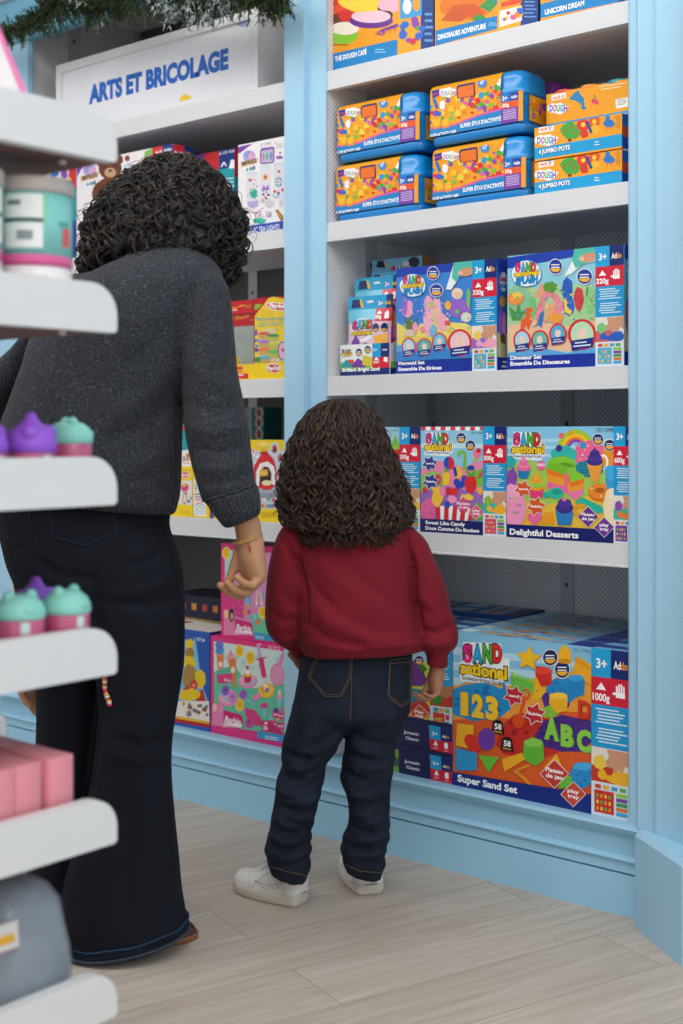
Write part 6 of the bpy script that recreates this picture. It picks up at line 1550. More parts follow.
crW = (165, 570, 4.879)
def art_blue(A):
    A.R(0, 0, 1, 1, '#1b55b0'); A.poly([(40, 330), (150, 345), (180, 560), (210, 640), (40, 640)], '#78bde0')
    A.blob(122, 360, 20, 26, '#e8c818', 3); A.blob(120, 410, 24, 30, '#a8782a', 4); A.blob(118, 450, 30, 36, '#e8c818', 5); A.blob(120, 520, 34, 60, '#a8823a', 6); A.blob(172, 530, 28, 50, '#e6c41a', 7); A.poly([(150, 600), (185, 580), (200, 640), (150, 640)], '#c02a22')
    for x, y in ((141, 562), (106, 592)): A.ell(x, y, 18, 26, '#c8202c'); A.ell(x, y, 14, 21, '#d8342c'); A.lines(x-8, y-8, x+9, y+8, 2, '#f0d8d0', 2)
    A.blob(120, 610, 60, 30, '#e8c818', 8)
    A.poly([(40, 640), (215, 640), (218, 745), (40, 720)], '#ece6dc'); A.confetti(90, 650, 210, 700, 16, ['#8a5a34', '#d8a030', '#5a6a8a', '#c8b8a8'], 8, 14, 5, .1)
    A.poly([(40, 708), (218, 740), (218, 756), (40, 725)], '#e8b81c'); A.poly([(40, 722), (218, 752), (218, 770), (40, 740)], '#b81c22')
    A.text('11 SET', 140, 342, 16, '#dbe6f4', w=40); A.poly([(184, 332), (196, 342), (184, 354)], '#dbe6f4')
spw = boxspec(166, 209.8, 632.5, DK, 2.645, .12, xref=209.8)
oW = card_box('dough_playset_box', 'blue dough box with a yellow tower of shapes, beside the wide pink box', 'dough box', spw, dict(top='#e8e2d8', left='#1b55b0', right='#1d3f8a', back='#1b55b0', bottom='#dddddd'), art_blue, crW)
fl = [('#d8d0c4', '#c0392b'), ('#e8e2d8', '#b8862b'), ('#d0c8c0', '#a83a5a'), ('#e0dcd4', '#2a5aa8')]
def flat_stack():
    x0, x1 = atY(166, HY, 2.80).x, atY(221, HY, 2.80).x
    z = DK+.0005; prev = None
    zb, zt_ = atY(200, 618, 2.80).z, atY(200, 596, 2.80).z
    hts = [(zb-z)*.40, (zb-z)*.40, (zb-z)*.20-.003, zt_-zb-.001]
    labs = ['lowest box of the pile behind the blue dough box', 'second lowest box of the pile behind the blue dough box', 'white topped box, third up in the pile behind the blue dough box', 'navy box with orange star shapes, topmost behind the blue dough box']
    for i in range(4):
        mb = MB(); w, d, h = x1-x0, .17, hts[i]
        mb.box(-w/2, w/2, -d/2, d/2, 0, h, '#141c3c', dict(top=('#ddd6cc' if i < 3 else '#1d2238'), front='#141b3c', right='#1d2a5a', left='#17224e', back='#17224e', bottom='#17224e'))
        sp = dict(w=w, d=d, h=h, loc=((x0+x1)/2, 2.80+d/2, z))
        A = Art(mb, sp, crW)
        r = random.Random(i)
        if i == 2:
            for k in range(9): A.R(0, k/9, 1, k/9+.07, ('#e8e2d6', '#c83a32', '#e8e2d6', '#d8a83a', '#2a4a9a')[k % 5])
        for k in range(5 if i != 2 else 0):
            A.lpoly([(-w/2+w*(.14+.19*k)+.016*cos(a*.785)*(1 if a % 2 else .6), h*.5+min(.016, h*.4)*sin(a*.785)*(1 if a % 2 else .6)) for a in range(8)], r.choice(['#d8782a', '#c03a3a', '#e0a030', '#b8452a']))
        o = mb.build('dough_playset_box', 'card', loc=sp['loc']); tag(o, labs[i], 'dough box'); z += h+.0008
flat_stack()
# ------------------------------------------------------------------ near display rack (its right end faces us)
RXE = -1.32                                  # plane of the end plates
RYF = 1.11                                   # front edge, facing the aisle
RYB = .66
RX0 = -2.25
PH = .063                                    # plate height
ZT = [1.4976, 1.275, 1.0506, .8297, .6087, .3827]   # plate tops
t = thing('display_rack', 'white open display rack with round-cornered shelf ends in the left foreground', 'display rack', ((RX0+RXE)/2, (RYF+RYB)/2, 0))
L0 = Vector(t.location)
def rpart(name, mb, mat, par=None):
    o = mb.build(name, mat); o.data.transform(Matrix.Translation(-L0)); o.parent = par or t
    return fix_normals(o)
for z in ZT:
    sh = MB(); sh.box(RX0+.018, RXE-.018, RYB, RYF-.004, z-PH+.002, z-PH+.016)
    s_ = rpart('shelf', sh, 'brown')  # brown imitates a warm reflection on the underside of a white shelf
    mb = MB(); mb.box(RX0+.018, RXE-.018, RYB, RYF-.006, z-PH+.0165, z-PH+.019); rpart('shelf_top', mb, 'rackwhite', s_)
    for x0, x1 in ((RXE-.018, RXE), (RX0, RX0+.018)):
        R_ = .042
        ol = [(RYB, z-PH), (RYF-.004, z-PH), (RYF, z-PH+.004)]
        for i in range(9):
            a = pi/2*i/8; ol.append((RYF-R_+R_*cos(a), z-R_+R_*sin(a)))
        ol.append((RYB, z))
        mb = MB(); mb.prism(ol, 'x', x0, x1, smooth=False); rpart('end_plate', mb, 'rackwhite', s_)
    for yy in (.93, 1.06):
        mb = MB(); mb.lathe([(.005, z-PH-.003), (.005, z-PH+.002)], '#5a4038', 10, RXE-.05, yy)
        rpart('screw', mb, 'rackwhite', s_)
mb = MB(); mb.box(RX0, RXE, RYB-.025, RYB, .0, 1.62); rpart('back_panel', mb, 'rackwhite')
mb = MB(); mb.box(RX0+.02, RXE-.02, RYB, RYF-.06, .0, .10); rpart('base', mb, 'rackwhite')
def SZ(i): return ZT[i]-PH+.0192

# row 2: clear tubs with turquoise labels
def tub():
    r = thing('craft_tub', '', 'tub')
    m = MB(); R_ = .050
    m.lathe([(R_*.96, 0), (R_, .004), (R_, .062)], '#ece7e6', 32); m.build('tub_body', 'plastic', r)
    m = MB(); n = 32
    prof = [(R_+.0006, .070), (R_+.0006, .078), (R_+.0006, .150)]
    m.lathe([(R_+.0004, .062), (R_+.0004, .076)], '#e0609a', 32)
    m.lathe([(R_+.0002, .076), (R_+.0002, .156)], '#86cfc9', 32)
    def patch(a0, a1, z0, z1, col, k=1):
        vs = []; N_ = 10
        for i in range(N_+1):
            a = a0+(a1-a0)*i/N_
            for z in (z0, z1): vs.append(((R_+.0006+.0002*k)*cos(a), (R_+.0006+.0002*k)*sin(a), z))
        m.add(vs, [(2*i, 2*i+2, 2*i+3, 2*i+1) for i in range(N_)], col)
    patch(-.95, .05, .122, .152, '#eef0ec'); patch(-.95, .05, .084, .116, '#eef0ec'); patch(-.95, .08, .117, .121, '#3a3f46', 2)
    patch(-.6, -.2, .094, .106, '#8f969a', 2); patch(.05, .09, .118, .152, '#9ad06a', 2); patch(-.85, -.5, .138, .144, '#6a7a6a', 2)
    patch(.62, .95, .088, .112, '#d8605a', 2); patch(.5, .9, .114, .120, '#5aa8a0', 2)
    patch(-.8, .1, .014, .052, '#f4f2f0'); patch(-.5, -.1, .03, .04, '#c0b8b0', 2); patch(.1, .14, .014, .052, '#b8dc8a', 2)
    m.build('tub_label', 'shell', r)
    m = MB(); m.lathe([(R_+.0015, .156), (R_+.003, .158), (R_+.003, .172), (R_, .176), (0, .176)], '#b9aea8', 32)
    m.build('tub_lid', 'shell', r)
    return r
tb = tub()
tb['label'] = 'turquoise and white craft tub with pink band, nearest the rack\'s front edge'
tb['group'] = 'turquoise craft tubs'
p = atX(34, HY, -1.395)
tb.location = (-1.395, p.y-.002, SZ(1)); tb.rotation_euler = (0, 0, radians(-25))
dup(tb, (-1.395, tb.location.y-.108, SZ(1)), 'turquoise and white craft tub cut by the left picture edge', radians(40))

# top row: tapered white carton with a pink edge
def carton():
    y0 = atX(28, 90, -1.36).y
    m = MB(); w = .10; h = .24; b = .13
    cx, cy = -1.41, y0-.085
    base = [(-.05, -.115), (.05, -.115), (.05, .115), (-.05, .115)]; top = [(-.012, -.015), (.012, -.015), (.012, .015), (-.012, .015)]
    vs = [(x, y, 0) for x, y in base]+[(x, y, h) for x, y in top]
    m.add(vs, [(0, 3, 2, 1), (4, 5, 6, 7), (0, 1, 5, 4), (1, 2, 6, 5), (2, 3, 7, 6), (3, 0, 4, 7)], '#efe6e4')
    # pink edge stripe along the aisle-side edge
    def lerp(a, b, k): return tuple(a[i]+(b[i]-a[i])*k for i in range(3))
    e0, e1 = vs[2], vs[6]; f0, f1 = vs[1], vs[5]
    q = [lerp(e0, f0, .0), lerp(e0, f0, .055), lerp(e1, f1, .16), e1]
    m.add([(x+.0006, y, z) for x, y, z in q], [(0, 1, 2, 3)], '#ee7fb6')
    g0, g1 = vs[3], vs[7]
    q = [e0, e1, lerp(e1, g1, .16), lerp(e0, g0, .055)]
    m.add([(x, y+.0006, z) for x, y, z in q], [(0, 1, 2, 3)], '#ee7fb6')
    o = m.build('tapered_carton', 'card', loc=(cx, cy, SZ(0)))
    tag(o, 'white tapered carton with pink edge on the topmost rack shelf', 'carton')
carton()

# rows 3 and 4: little bottles with animal-head caps, two kinds of cap
def pot(kind):
    r = thing('bubble_pot', '', 'pot')
    m = MB()
    m.lathe([(.024, 0), (.029, .004), (.031, .02), (.031, .060), (.029, .066)], '#c85880', 24); m.build('pot_body', 'foil', r)
    m = MB()
    for a in (-.4,):
        vs = []
        for i in range(5):
            b = a+.09*i
            for z in ((.036, .046) if kind == 'purple' else (.044, .058)): vs.append((.0313*cos(b), .0313*sin(b), z))
        m.add(vs, [(2*i, 2*i+2, 2*i+3, 2*i+1) for i in range(4)], '#cfe2e0' if a != .9 else '#e88ab4')
    m.build('pot_sticker', 'card', r)
    m = MB()
    if kind == 'purple':
        c = '#9457d0'
        m.lathe([(.030, .048), (.0325, .051), (.033, .060), (.030, .071), (.023, .080), (.013, .087), (.008, .093), (.006, .099), (0, .101)], c, 24)
        m.sphere((.012, .018, .073), .012, .012, .012, c); m.sphere((.012, -.018, .073), .012, .012, .012, c); m.sphere((-.022, 0, .070), .010, .016, .012, c)
    else:
        c = '#8ed6c8'
        m.lathe([(.031, .060), (.0325, .063), (.032, .071), (.028, .080), (.020, .087), (.010, .090), (0, .0905)], c, 24)
        for dy in (-.015, .015): m.sphere((0, dy, .087), .008, .008, .009, c)
        m.sphere((.026, 0, .072), .008, .011, .007, c)
    m.build('pot_cap', 'shell', r)
    return r
pp = pot('purple'); pt_ = pot('teal')
def place(proto, used, px, X, row, lab, rz, first, grp):
    y = atX(px, HY, X).y
    loc = (X, y, SZ(row)+.0003)
    if first: proto.location = loc; proto['label'] = lab; proto['group'] = grp; proto.rotation_euler = (0, 0, rz); return proto
    return dup(proto, loc, lab, rz, grp)
g1, g2 = 'purple capped pots', 'mint capped pots'
place(pp, 0, 31, -1.374, 2, 'purple capped pink pot in the middle of the eye-level rack shelf', .3, True, g1)
place(pp, 0, -19, -1.374, 2, 'purple capped pink pot cut by the picture edge on the eye-level rack shelf', .5, False, g1)
place(pt_, 0, 69, -1.425, 2, 'mint capped pink pot behind the purple one on the eye-level rack shelf', 1.2, True, g2)
place(pt_, 0, 66, -1.374, 3, 'mint capped pink pot at the front of the rack shelf below eye level', .2, False, g2)
place(pt_, 0, 20, -1.376, 3, 'mint capped pink pot at the picture edge on the shelf below eye level', -.2, False, g2)
place(pp, 0, 36, -1.452, 3, 'purple capped pot standing behind the two mint capped ones', .4, False, g1)

# row 5: pink boxes and a white bottle
def pink(px0, px1, X, lab, first=None):
    y0, y1 = atX(px0, HY, X).y, atX(px1, HY, X).y
    if first: return dup(first, (X-.09, y1-.0215, SZ(4)), lab)
    m = MB(); d = .042
    m.bevbox(-.09, .09, -d/2, d/2, 0, .103, .0015, '#e58f98', 1)
    m.box(-.0895, .0905, -d/2+.001, -d/2+.0016, .0, .1, '#d07a84')
    o = m.build('pink_box', 'card', loc=(X-.09, y1-.0215, SZ(4))); tag(o, lab, 'box', 'plain pink boxes'); return o
b1 = pink(43, 74, -1.345, 'plain pink box nearest the rack\'s front edge')
pink(13, 42, -1.345, 'plain pink box second from the rack\'s front edge', b1)
dup(b1, (b1.location.x, b1.location.y-.087, SZ(4)), 'plain pink box third from the front edge, cut by the picture edge')
m = MB(); m.lathe([(.022, 0), (.024, .003), (.024, .10), (.018, .100+.008), (.010, .112), (.010, .116), (.0135, .117), (.0135, .138), (.012, .140), (0, .140)], '#e9e6e2', 20)
bx = -1.60
o = m.build('lotion_bottle', 'plastic', loc=(bx, atX(-10, HY, bx).y, SZ(4))); tag(o, 'small white bottle standing behind the plain pink boxes', 'bottle')

# row 6: clear bag with a grey folded content
def bag():
    r = thing('packed_bag', 'clear plastic bag of grey-blue fabric with a red and yellow sticker', 'bag')
    m = MB(); n = 28
    def ringz(z, a, b, ph):
        return [(a*(1+.03*sin(5*t_+ph))*(abs(cos(t_))**.7)*(1 if cos(t_) > 0 else -1), b*(1+.04*sin(4*t_+ph*2))*(abs(sin(t_))**.7)*(1 if sin(t_) > 0 else -1), z) for t_ in [2*pi*j/n for j in range(n)]]
    rings = []
    prof = [(0, .070, .072), (.012, .078, .080), (.04, .078, .078), (.07, .076, .074), (.10, .074, .069), (.13, .070, .062), (.15, .058, .048), (.162, .035, .030), (.168, .012, .012)]
    for i, (z, a, b) in enumerate(prof): rings.append(ringz(z, a, b, i*.9))
    m.loft(rings, '#7f8894'); 
    o = m.build('grey_content', mat_cloth('grey_blue_fleece', '#6c7480', '#9aa3ae', 60, .4, .2), r)
    m = MB(); rings2 = [[(x*1.045, y*1.045, z*1.03+.0005) for x, y, z in rg] for rg in rings]
    m.loft(rings2, '#ffffff', cap0=False); m.build('bag_film', 'clear_bag', r)
    m = MB()
    for (y0, y1, z0, z1, c) in ((-.062, -.030, .104, .136, '#d8d4d0'), (-.062, -.036, .112, .130, '#e0a82a'), (-.062, -.034, .103, .111, '#c8302a')):
        m.add([(.0815, y0, z0), (.0815, y1, z0), (.078, y1, z1), (.078, y0, z1)], [(0, 1, 2, 3)], c)
    m.build('sticker', 'card', r)
    return r
bg = bag(); bg.location = (-1.43, atX(2, HY, -1.43).y-.002, SZ(5)+.0003)
# ------------------------------------------------------------------ people
def fuse(mbs, voxel, smooth=4, fac=.5):
    """union of overlapping closed surfaces into one continuous skin"""
    m = MB()
    for a in mbs:
        b = len(m.v); m.v += a.v; m.f += [[b+i for i in f] for f in a.f]; m.c += a.c; m.sm += a.sm
    me = bpy.data.meshes.new('tmp'); me.from_pydata(m.v, [], m.f); me.update()
    bm = bmesh.new(); bm.from_mesh(me); bmesh.ops.recalc_face_normals(bm, faces=bm.faces); bm.to_mesh(me); bm.free()
    o = bpy.data.objects.new('tmp', me); COL.objects.link(o)
    rm = o.modifiers.new('r', 'REMESH'); rm.mode = 'VOXEL'; rm.voxel_size = voxel; rm.adaptivity = 0
    if smooth:
        sm = o.modifiers.new('s', 'SMOOTH'); sm.factor = fac; sm.iterations = smooth
    dg = bpy.context.evaluated_depsgraph_get()
    r = bpy.data.meshes.new_from_object(o.evaluated_get(dg))
    bpy.data.objects.remove(o); bpy.data.meshes.remove(me)
    r.polygons.foreach_set('use_smooth', [True]*len(r.polygons))
    return r

def ring(xl, yl, xr, yr, d, t, n=28, e=2.3, dl=None, dr=None):
    """closed ring in the camera-aligned frame: from silhouette pixel (xl,yl) to (xr,yr), depth d, thickness t"""
    a = cf(xl, yl, dl or d); b = cf(xr, yr, dr or d)
    c = (a+b)/2; h = (b-a)/2
    out = []
    for j in range(n):
        q = 2*pi*j/n; cs, sn = cos(q), sin(q)
        k = abs(cs)**(2/e)*(1 if cs >= 0 else -1); l = abs(sn)**(2/e)*(1 if sn >= 0 else -1)
        out.append(c + h*k + Vector((0, t/2*l, 0)))
    return out
def interp(rings, sub=3):
    """smooth (Catmull-Rom) subdivision of a ring stack"""
    out = []; n = len(rings)
    for i in range(n-1):
        p0, p1, p2, p3 = rings[max(i-1, 0)], rings[i], rings[i+1], rings[min(i+2, n-1)]
        for k in range(sub):
            t = k/sub
            out.append([0.5*((2*b)+(c-a)*t+(2*a-5*b+4*c-e)*t*t+(3*b-a-3*c+e)*t**3) for a, b, c, e in zip(p0, p1, p2, p3)])
    out.append(rings[-1])
    return out
def stack(rows, e=2.3, n=28, sub=3):
    m = MB()
    rs = []
    for r in rows:
        if len(r) == 5: y, xl, xr, d, t = r; rs.append(ring(xl, y, xr, y, d, t, n, e))
        else: xl, yl, xr, yr, d, t = r; rs.append(ring(xl, yl, xr, yr, d, t, n, e))
    m.loft(interp(rs, sub)); return m
def shrink(rows, k):
    out = []
    for r in rows:
        if len(r) == 5:
            y, xl, xr, d, t = r; c, h = (xl+xr)/2, (xr-xl)/2*k; out.append((y, c-h, c+h, d, t*k))
        else:
            xl, yl, xr, yr, d, t = r; cx, cy = (xl+xr)/2, (yl+yr)/2
            out.append((cx+(xl-cx)*k, cy+(yl-cy)*k, cx+(xr-cx)*k, cy+(yr-cy)*k, d, t*k))
    return out

def hand(wrist, d, n, L_, side, curl=(.5, .8, .5), thumb=(.5, .6, .2), spread=.05, fcurl=None, thick=1., fat=1.):
    """five-fingered hand; d = pointing direction, n = direction the palm faces, side=+1 right hand; returns list of closed surfaces"""
    w = Vector(wrist); d = Vector(d).normalized(); n = Vector(n); n = (n-d*n.dot(d)).normalized()
    t = d.cross(n)*side
    out = []
    m = MB(); s = L_/.18
    pl = .098*s
    secs = [(-.03, .026, .019), (0, .0275, .0185), (.02, .033, .019), (.045, .039, .0185), (.07, .0415, .0165), (.09, .040, .014), (.100, .036, .011)]
    rg = []
    for u, a, b in secs:
        c = w + d*(u*s) + n*(.004*s*(u > .02))
        rg.append([c + t*(a*s*(abs(cos(q))**.85)*(1 if cos(q) > 0 else -1)) + n*(b*s*thick*sin(q)) for q in [2*pi*j/16 for j in range(16)]])
    m.loft(rg); out.append(m)
    lens = ((.040, .026, .021), (.045, .029, .022), (.041, .027, .021), (.032, .021, .019))
    offs = (.029, .0095, -.0105, -.029); back = (.094, .098, .094, .084); rad = tuple(q_*fat for q_ in (.0088, .0092, .0088, .0078))
    for i in range(4):
        cu = curl if not fcurl else fcurl[i]
        p = w + t*(offs[i]*s) + d*((back[i]-.018)*s)
        pts = [p, w + t*(offs[i]*s*1.02) + d*(back[i]*s) + n*(-.002*s)]
        a = 0; rr = [rad[i]*s*1.05, rad[i]*s*1.12]
        dd0 = (d + t*(spread*(1.5-i))).normalized()
        for k in range(3):
            a += cu[k]
            dirv = dd0*cos(a)+n*sin(a)
            pts.append(pts[-1]+dirv*(lens[i][k]*s*.5)); rr.append(rad[i]*s*(1.0-.08*k))
            pts.append(pts[-1]+dirv*(lens[i][k]*s*.5)); rr.append(rad[i]*s*((1.02, .94, .66)[k]))
        f = MB(); f.tube(pts, rr, 10, ref=t); out.append(f)
        tip = MB(); tip.sphere(pts[-1], rr[-1]*1.1, rr[-1]*1.1, rr[-1]*1.1); out.append(tip)
    # thumb
    p0 = w + d*(.018*s)+t*(.020*s)+n*(.006*s)
    dt = (d*cos(thumb[0])+t*sin(thumb[0])+n*thumb[1]).normalized()
    p1 = p0+dt*(.046*s); d2 = (dt+n*thumb[2]+d*.25).normalized(); p2 = p1+d2*(.032*s); d3 = (d2+n*thumb[2]*.6+d*.15).normalized(); p3 = p2+d3*(.026*s)
    f = MB(); f.tube([p0, p0.lerp(p1, .5), p1, p1.lerp(p2, .5), p2, p2.lerp(p3, .6), p3], [.0155*s, .0142*s, .0112*s, .0098*s, .0102*s, .0094*s, .006*s], 10, ref=n); out.append(f)
    return out
def nails(wrist_hand_args): pass

def make_person(label, base_px, base_d, group=None):
    b = cf(base_px[0], base_px[1], base_d); b.z = 0
    wx = Vector((RX*b.x+FX*b.y, RY*b.x+FY*b.y, 0))
    t = thing('person', label, 'person', wx, TH)
    t['base'] = (b.x, b.y, 0.0)
    return t, b
def attach(name, me, mat, root, b, par=None):
    me.transform(Matrix.Translation(-b)); me.materials.clear(); me.materials.append(M[mat] if isinstance(mat, str) else mat)
    me.name = name
    o = bpy.data.objects.new(name, me); COL.objects.link(o); o.parent = par or root
    return o

def bvh_of(me): 
    return BVHTree.FromPolygons([v.co.copy() for v in me.vertices], [list(p.vertices) for p in me.polygons])
EYE = Vector((0, 0, CH))
def hit(bvh, px, py):
    d = Vector(((px-CX)/F, 1, (HY-py)/F)).normalized()
    p, nrm, i, dist = bvh.ray_cast(EYE, d)
    return p, nrm
def on_surface(bvh, pts, off=.0012, step=3.):
    """pixel polyline -> points lying on the garment"""
    out = []
    for i in range(len(pts)-1):
        (x0, y0), (x1, y1) = pts[i], pts[i+1]
        n = max(1, int(sqrt((x1-x0)**2+(y1-y0)**2)/step))
        for k in range(n+(i == len(pts)-2)):
            p, nr = hit(bvh, x0+(x1-x0)*k/n, y0+(y1-y0)*k/n)
            if p is None: continue
            if nr.dot(p-EYE) > 0: nr = -nr
            out.append(p+nr*off)
    return out
def folds(me, strokes):
    """press or raise soft folds along pixel polylines on the side facing the viewer: (pts, width_px, depth_m)"""
    pr = []
    for v in me.vertices:
        c = v.co; k = F/c.y
        pr.append((CX+c.x*k, HY-(c.z-CH)*k))
    nor = [v.normal.copy() for v in me.vertices]
    disp = [0.]*len(pr)
    for pts, w, dep in strokes:
        xs = [p[0] for p in pts]; ys = [p[1] for p in pts]
        bx = (min(xs)-2.2*w, max(xs)+2.2*w, min(ys)-2.2*w, max(ys)+2.2*w)
        L_ = [sqrt((pts[i+1][0]-pts[i][0])**2+(pts[i+1][1]-pts[i][1])**2) for i in range(len(pts)-1)]; tot = sum(L_)
        for i, (x, y) in enumerate(pr):
            if not (bx[0] < x < bx[1] and bx[2] < y < bx[3]): continue
            nn = nor[i]; view = (me.vertices[i].co-EYE).normalized(); f = -nn.dot(view)
            if f < -.1: continue
            best = 1e9; bt = 0; acc = 0
            for k in range(len(pts)-1):
                ax, ay = pts[k]; dx, dy = pts[k+1][0]-ax, pts[k+1][1]-ay
                l2 = dx*dx+dy*dy; s = max(0, min(1, ((x-ax)*dx+(y-ay)*dy)/l2))
                q = (x-ax-s*dx)**2+(y-ay-s*dy)**2
                if q < best: best = q; bt = (acc+s*L_[k])/tot
                acc += L_[k]
            tap = min(1, 4*bt+.15, 4*(1-bt)+.15)
            g = math.exp(-best/(w*w))
            disp[i] += dep*g*tap*min(1, f+.35)
    for i, v in enumerate(me.vertices):
        if disp[i]: v.co += nor[i]*disp[i]
    me.update()
def relax(me, it=1):
    bm = bmesh.new(); bm.from_mesh(me)
    for _ in range(it): bmesh.ops.smooth_vert(bm, verts=bm.verts, factor=.4, use_axis_x=True, use_axis_y=True, use_axis_z=True)
    bm.to_mesh(me); bm.free(); me.polygons.foreach_set('use_smooth', [True]*len(me.polygons))

def curly(rows, n_locks, hr, pitch, rad, seed, length, n_fly=40, pts_per=26, tint=(.75, 1.25), inner=.90, mid=.97, drift=1.0, lump=.0, crown=.35, hang=.02, strands=3, fly_k=(1.05, 1.2), fly_hang=0.):
    """curly hair: dark inner volume (ring stack) clothed in ringlets, each a bundle of fine strands falling along its surface"""
    rs = [ring(*( (r[1], r[0], r[2], r[0], r[3], r[4]) ), 40, 2.1) for r in rows]
    R = interp(rs, 4); nR = len(R); nA = len(R[0])
    cen = [sum(r, Vector())/nA for r in R]
    r = random.Random(seed)
    ph_ = [r.random()*6.28 for _ in range(6)]
    def lumpf(s, a):
        q = 2*pi*a/nA; z = s/nR*9
        return 1+lump*(.5*sin(2*q+ph_[0]+z*.7)+.6*sin(3*q+ph_[1]-z)+.5*sin(5*q+ph_[2]+1.7*z)+.4*sin(8*q+ph_[3]-2.3*z))
    m = MB()
    m.loft([[c+(p-c)*inner*lumpf(i, j) for j, p in enumerate(rg)] for i, (rg, c) in enumerate(zip(R, cen))], (.14, .13, .12))
    def S(s, a, k):
        s = max(0, min(nR-1.001, s)); i = int(s); f = s-i
        a = a % nA; j = int(a); g = a-j; j2 = (j+1) % nA
        p = (R[i][j]*(1-g)+R[i][j2]*g)*(1-f)+(R[i+1][j]*(1-g)+R[i+1][j2]*g)*f
        c = cen[i]*(1-f)+cen[i+1]*f
        return c+(p-c)*k*lumpf(s, a)
    # arc length down the surface, so that locks starting at the crown keep their length
    arc = [0.]
    for i in range(nR-1): arc.append(arc[-1]+sum((R[i+1][j]-R[i][j]).length for j in range(0, nA, 4))/(nA/4))
    tot = arc[-1]
    def s_of(l):
        if l >= tot: return nR-1.001
        i = 0
        lo, hi = 0, nR-1
        while hi-lo > 1:
            md = (lo+hi)//2
            if arc[md] <= l: lo = md
            else: hi = md
        return lo+(l-arc[lo])/max(1e-9, arc[hi]-arc[lo])
    def lock(l0, a0, Ln, k0, k1, h_, p_, rd, dr, g, hg=0., ns=strands):
        N_ = pts_per; base = []; ss = []
        ph = r.random()*6.28; sg = r.choice((-1, 1)); wob = r.uniform(.5, 1.5)
        for i in range(N_+1):
            u = i/N_; l = l0+Ln*u; over = max(0, l-tot); s = s_of(l)
            q = S(s, a0+dr*u+.25*sin(u*5*wob+ph), k0+(k1-k0)*u)
            q = q+Vector((0, 0, -over-hg*u*u)); base.append(q); ss.append(s)
        offs = [(r.gauss(0, .8)*rd, r.gauss(0, .8)*rd, r.uniform(-.35, .35)) for _ in range(ns)]
        fr = []
        for i in range(N_+1):
            t = (base[min(i+1, N_)]-base[max(i-1, 0)]); t = t.normalized() if t.length > 1e-7 else Vector((0, 0, -1))
            c = cen[int(ss[i])]; o_ = base[i]-Vector((c.x, c.y, base[i].z))
            if o_.length < 1e-5: o_ = Vector((0, -1, 0))
            o_ = o_-t*o_.dot(t); o_ = o_.normalized() if o_.length > 1e-6 else t.orthogonal().normalized()
            fr.append((o_, t.cross(o_)))
        for (ox, oy, op) in offs:
            pts = []; rr = []
            for i in range(N_+1):
                u = i/N_; o_, b = fr[i]
                lg = (l0+Ln*u)/tot
                hh = h_*min(1, u*4+.15)*(crown+(1-crown)*min(1, lg*1.6))*(1-.2*u)
                an = ph+sg*2*pi*Ln*u/p_+op
                pts.append(base[i]+o_*(hh*cos(an)+ox)+b*(hh*sin(an)+oy)); rr.append(rd*(.75+.35*min(1, u*6))*(1-.8*max(0, (u-.75)/.25)))
            gg = g*r.uniform(.8, 1.25)
            m.tube(pts, rr, 4, (gg, gg*.98, gg*.96), cap=False)
    for i in range(n_locks):
        l0 = tot*(r.random()**1.4)*.88; a0 = r.random()*nA
        k = mid+r.uniform(-.06, .05)
        Ln = min(length*r.uniform(.65, 1.25), (tot-l0)+.025+hang*r.random())
        lock(l0, a0, Ln, k, k+r.uniform(-.02, .06), hr*r.uniform(.6, 1.3), pitch*r.uniform(.8, 1.3), rad*r.uniform(.75, 1.25), r.gauss(0, drift), r.uniform(*tint), hang*r.random())
    for i in range(n_fly):
        l0 = tot*r.random()*.82; a0 = r.random()*nA
        lock(l0, a0, min(length*r.uniform(.3, .7), tot-l0+.03), 1.0, r.uniform(*fly_k), hr*r.uniform(.8, 1.5), pitch*r.uniform(.8, 1.3), rad*.6, r.gauss(0, drift*2), 1.0, fly_hang*r.random(), r.choice((1, 1, 2)))
    return m.mesh('hair')

def head_surf(c, rx, ry, rz, fwd, k=1.):
    """head with brow, nose, lips, chin and ears; fwd = facing direction (unit, horizontal mostly)"""
    c = Vector(c); f = Vector(fwd).normalized(); up = Vector((0, 0, 1)); up = (up-f*up.dot(f)).normalized(); s = f.cross(up)
    out = []
    m = MB(); m.sphere((0, 0, 0), 1, 1, 1, n=24, m=16)
    def put(mb_, o, a, b, c2):
        mb_.v = [tuple(c+s*(o[0]+v[0]*a)+f*(o[1]+v[1]*b)+up*(o[2]+v[2]*c2)) for v in mb_.v]; out.append(mb_)
    put(m, (0, -.008*k, .012*k), rx, ry, rz*.86)
    def ball(o, a, b, c2):
        q = MB(); q.sphere((0, 0, 0), 1, 1, 1, n=16, m=10); put(q, [x*k for x in o], a*k, b*k, c2*k)
    ball((0, .022, -.045), .056, .062, .062)      # jaw
    ball((0, .072, -.088), .020, .016, .016)      # chin
    ball((0, .094, -.022), .012, .018, .013); ball((0, .088, -.004), .008, .012, .024)   # nose
    ball((0, .084, -.052), .022, .010, .006); ball((0, .082, -.062), .019, .010, .006)   # lips
    ball((.030, .074, .018), .022, .014, .008); ball((-.030, .074, .018), .022, .014, .008)  # brow
    ball((.036, .064, -.025), .024, .02, .022); ball((-.036, .064, -.025), .024, .02, .022)  # cheeks
    for sd in (-1, 1):
        ball((sd*.076, -.005, -.012), .008, .018, .030)
    eyes = [c+s*(sd*.030*k)+f*(.079*k)+up*(.002*k) for sd in (-1, 1)]
    return out, eyes, f

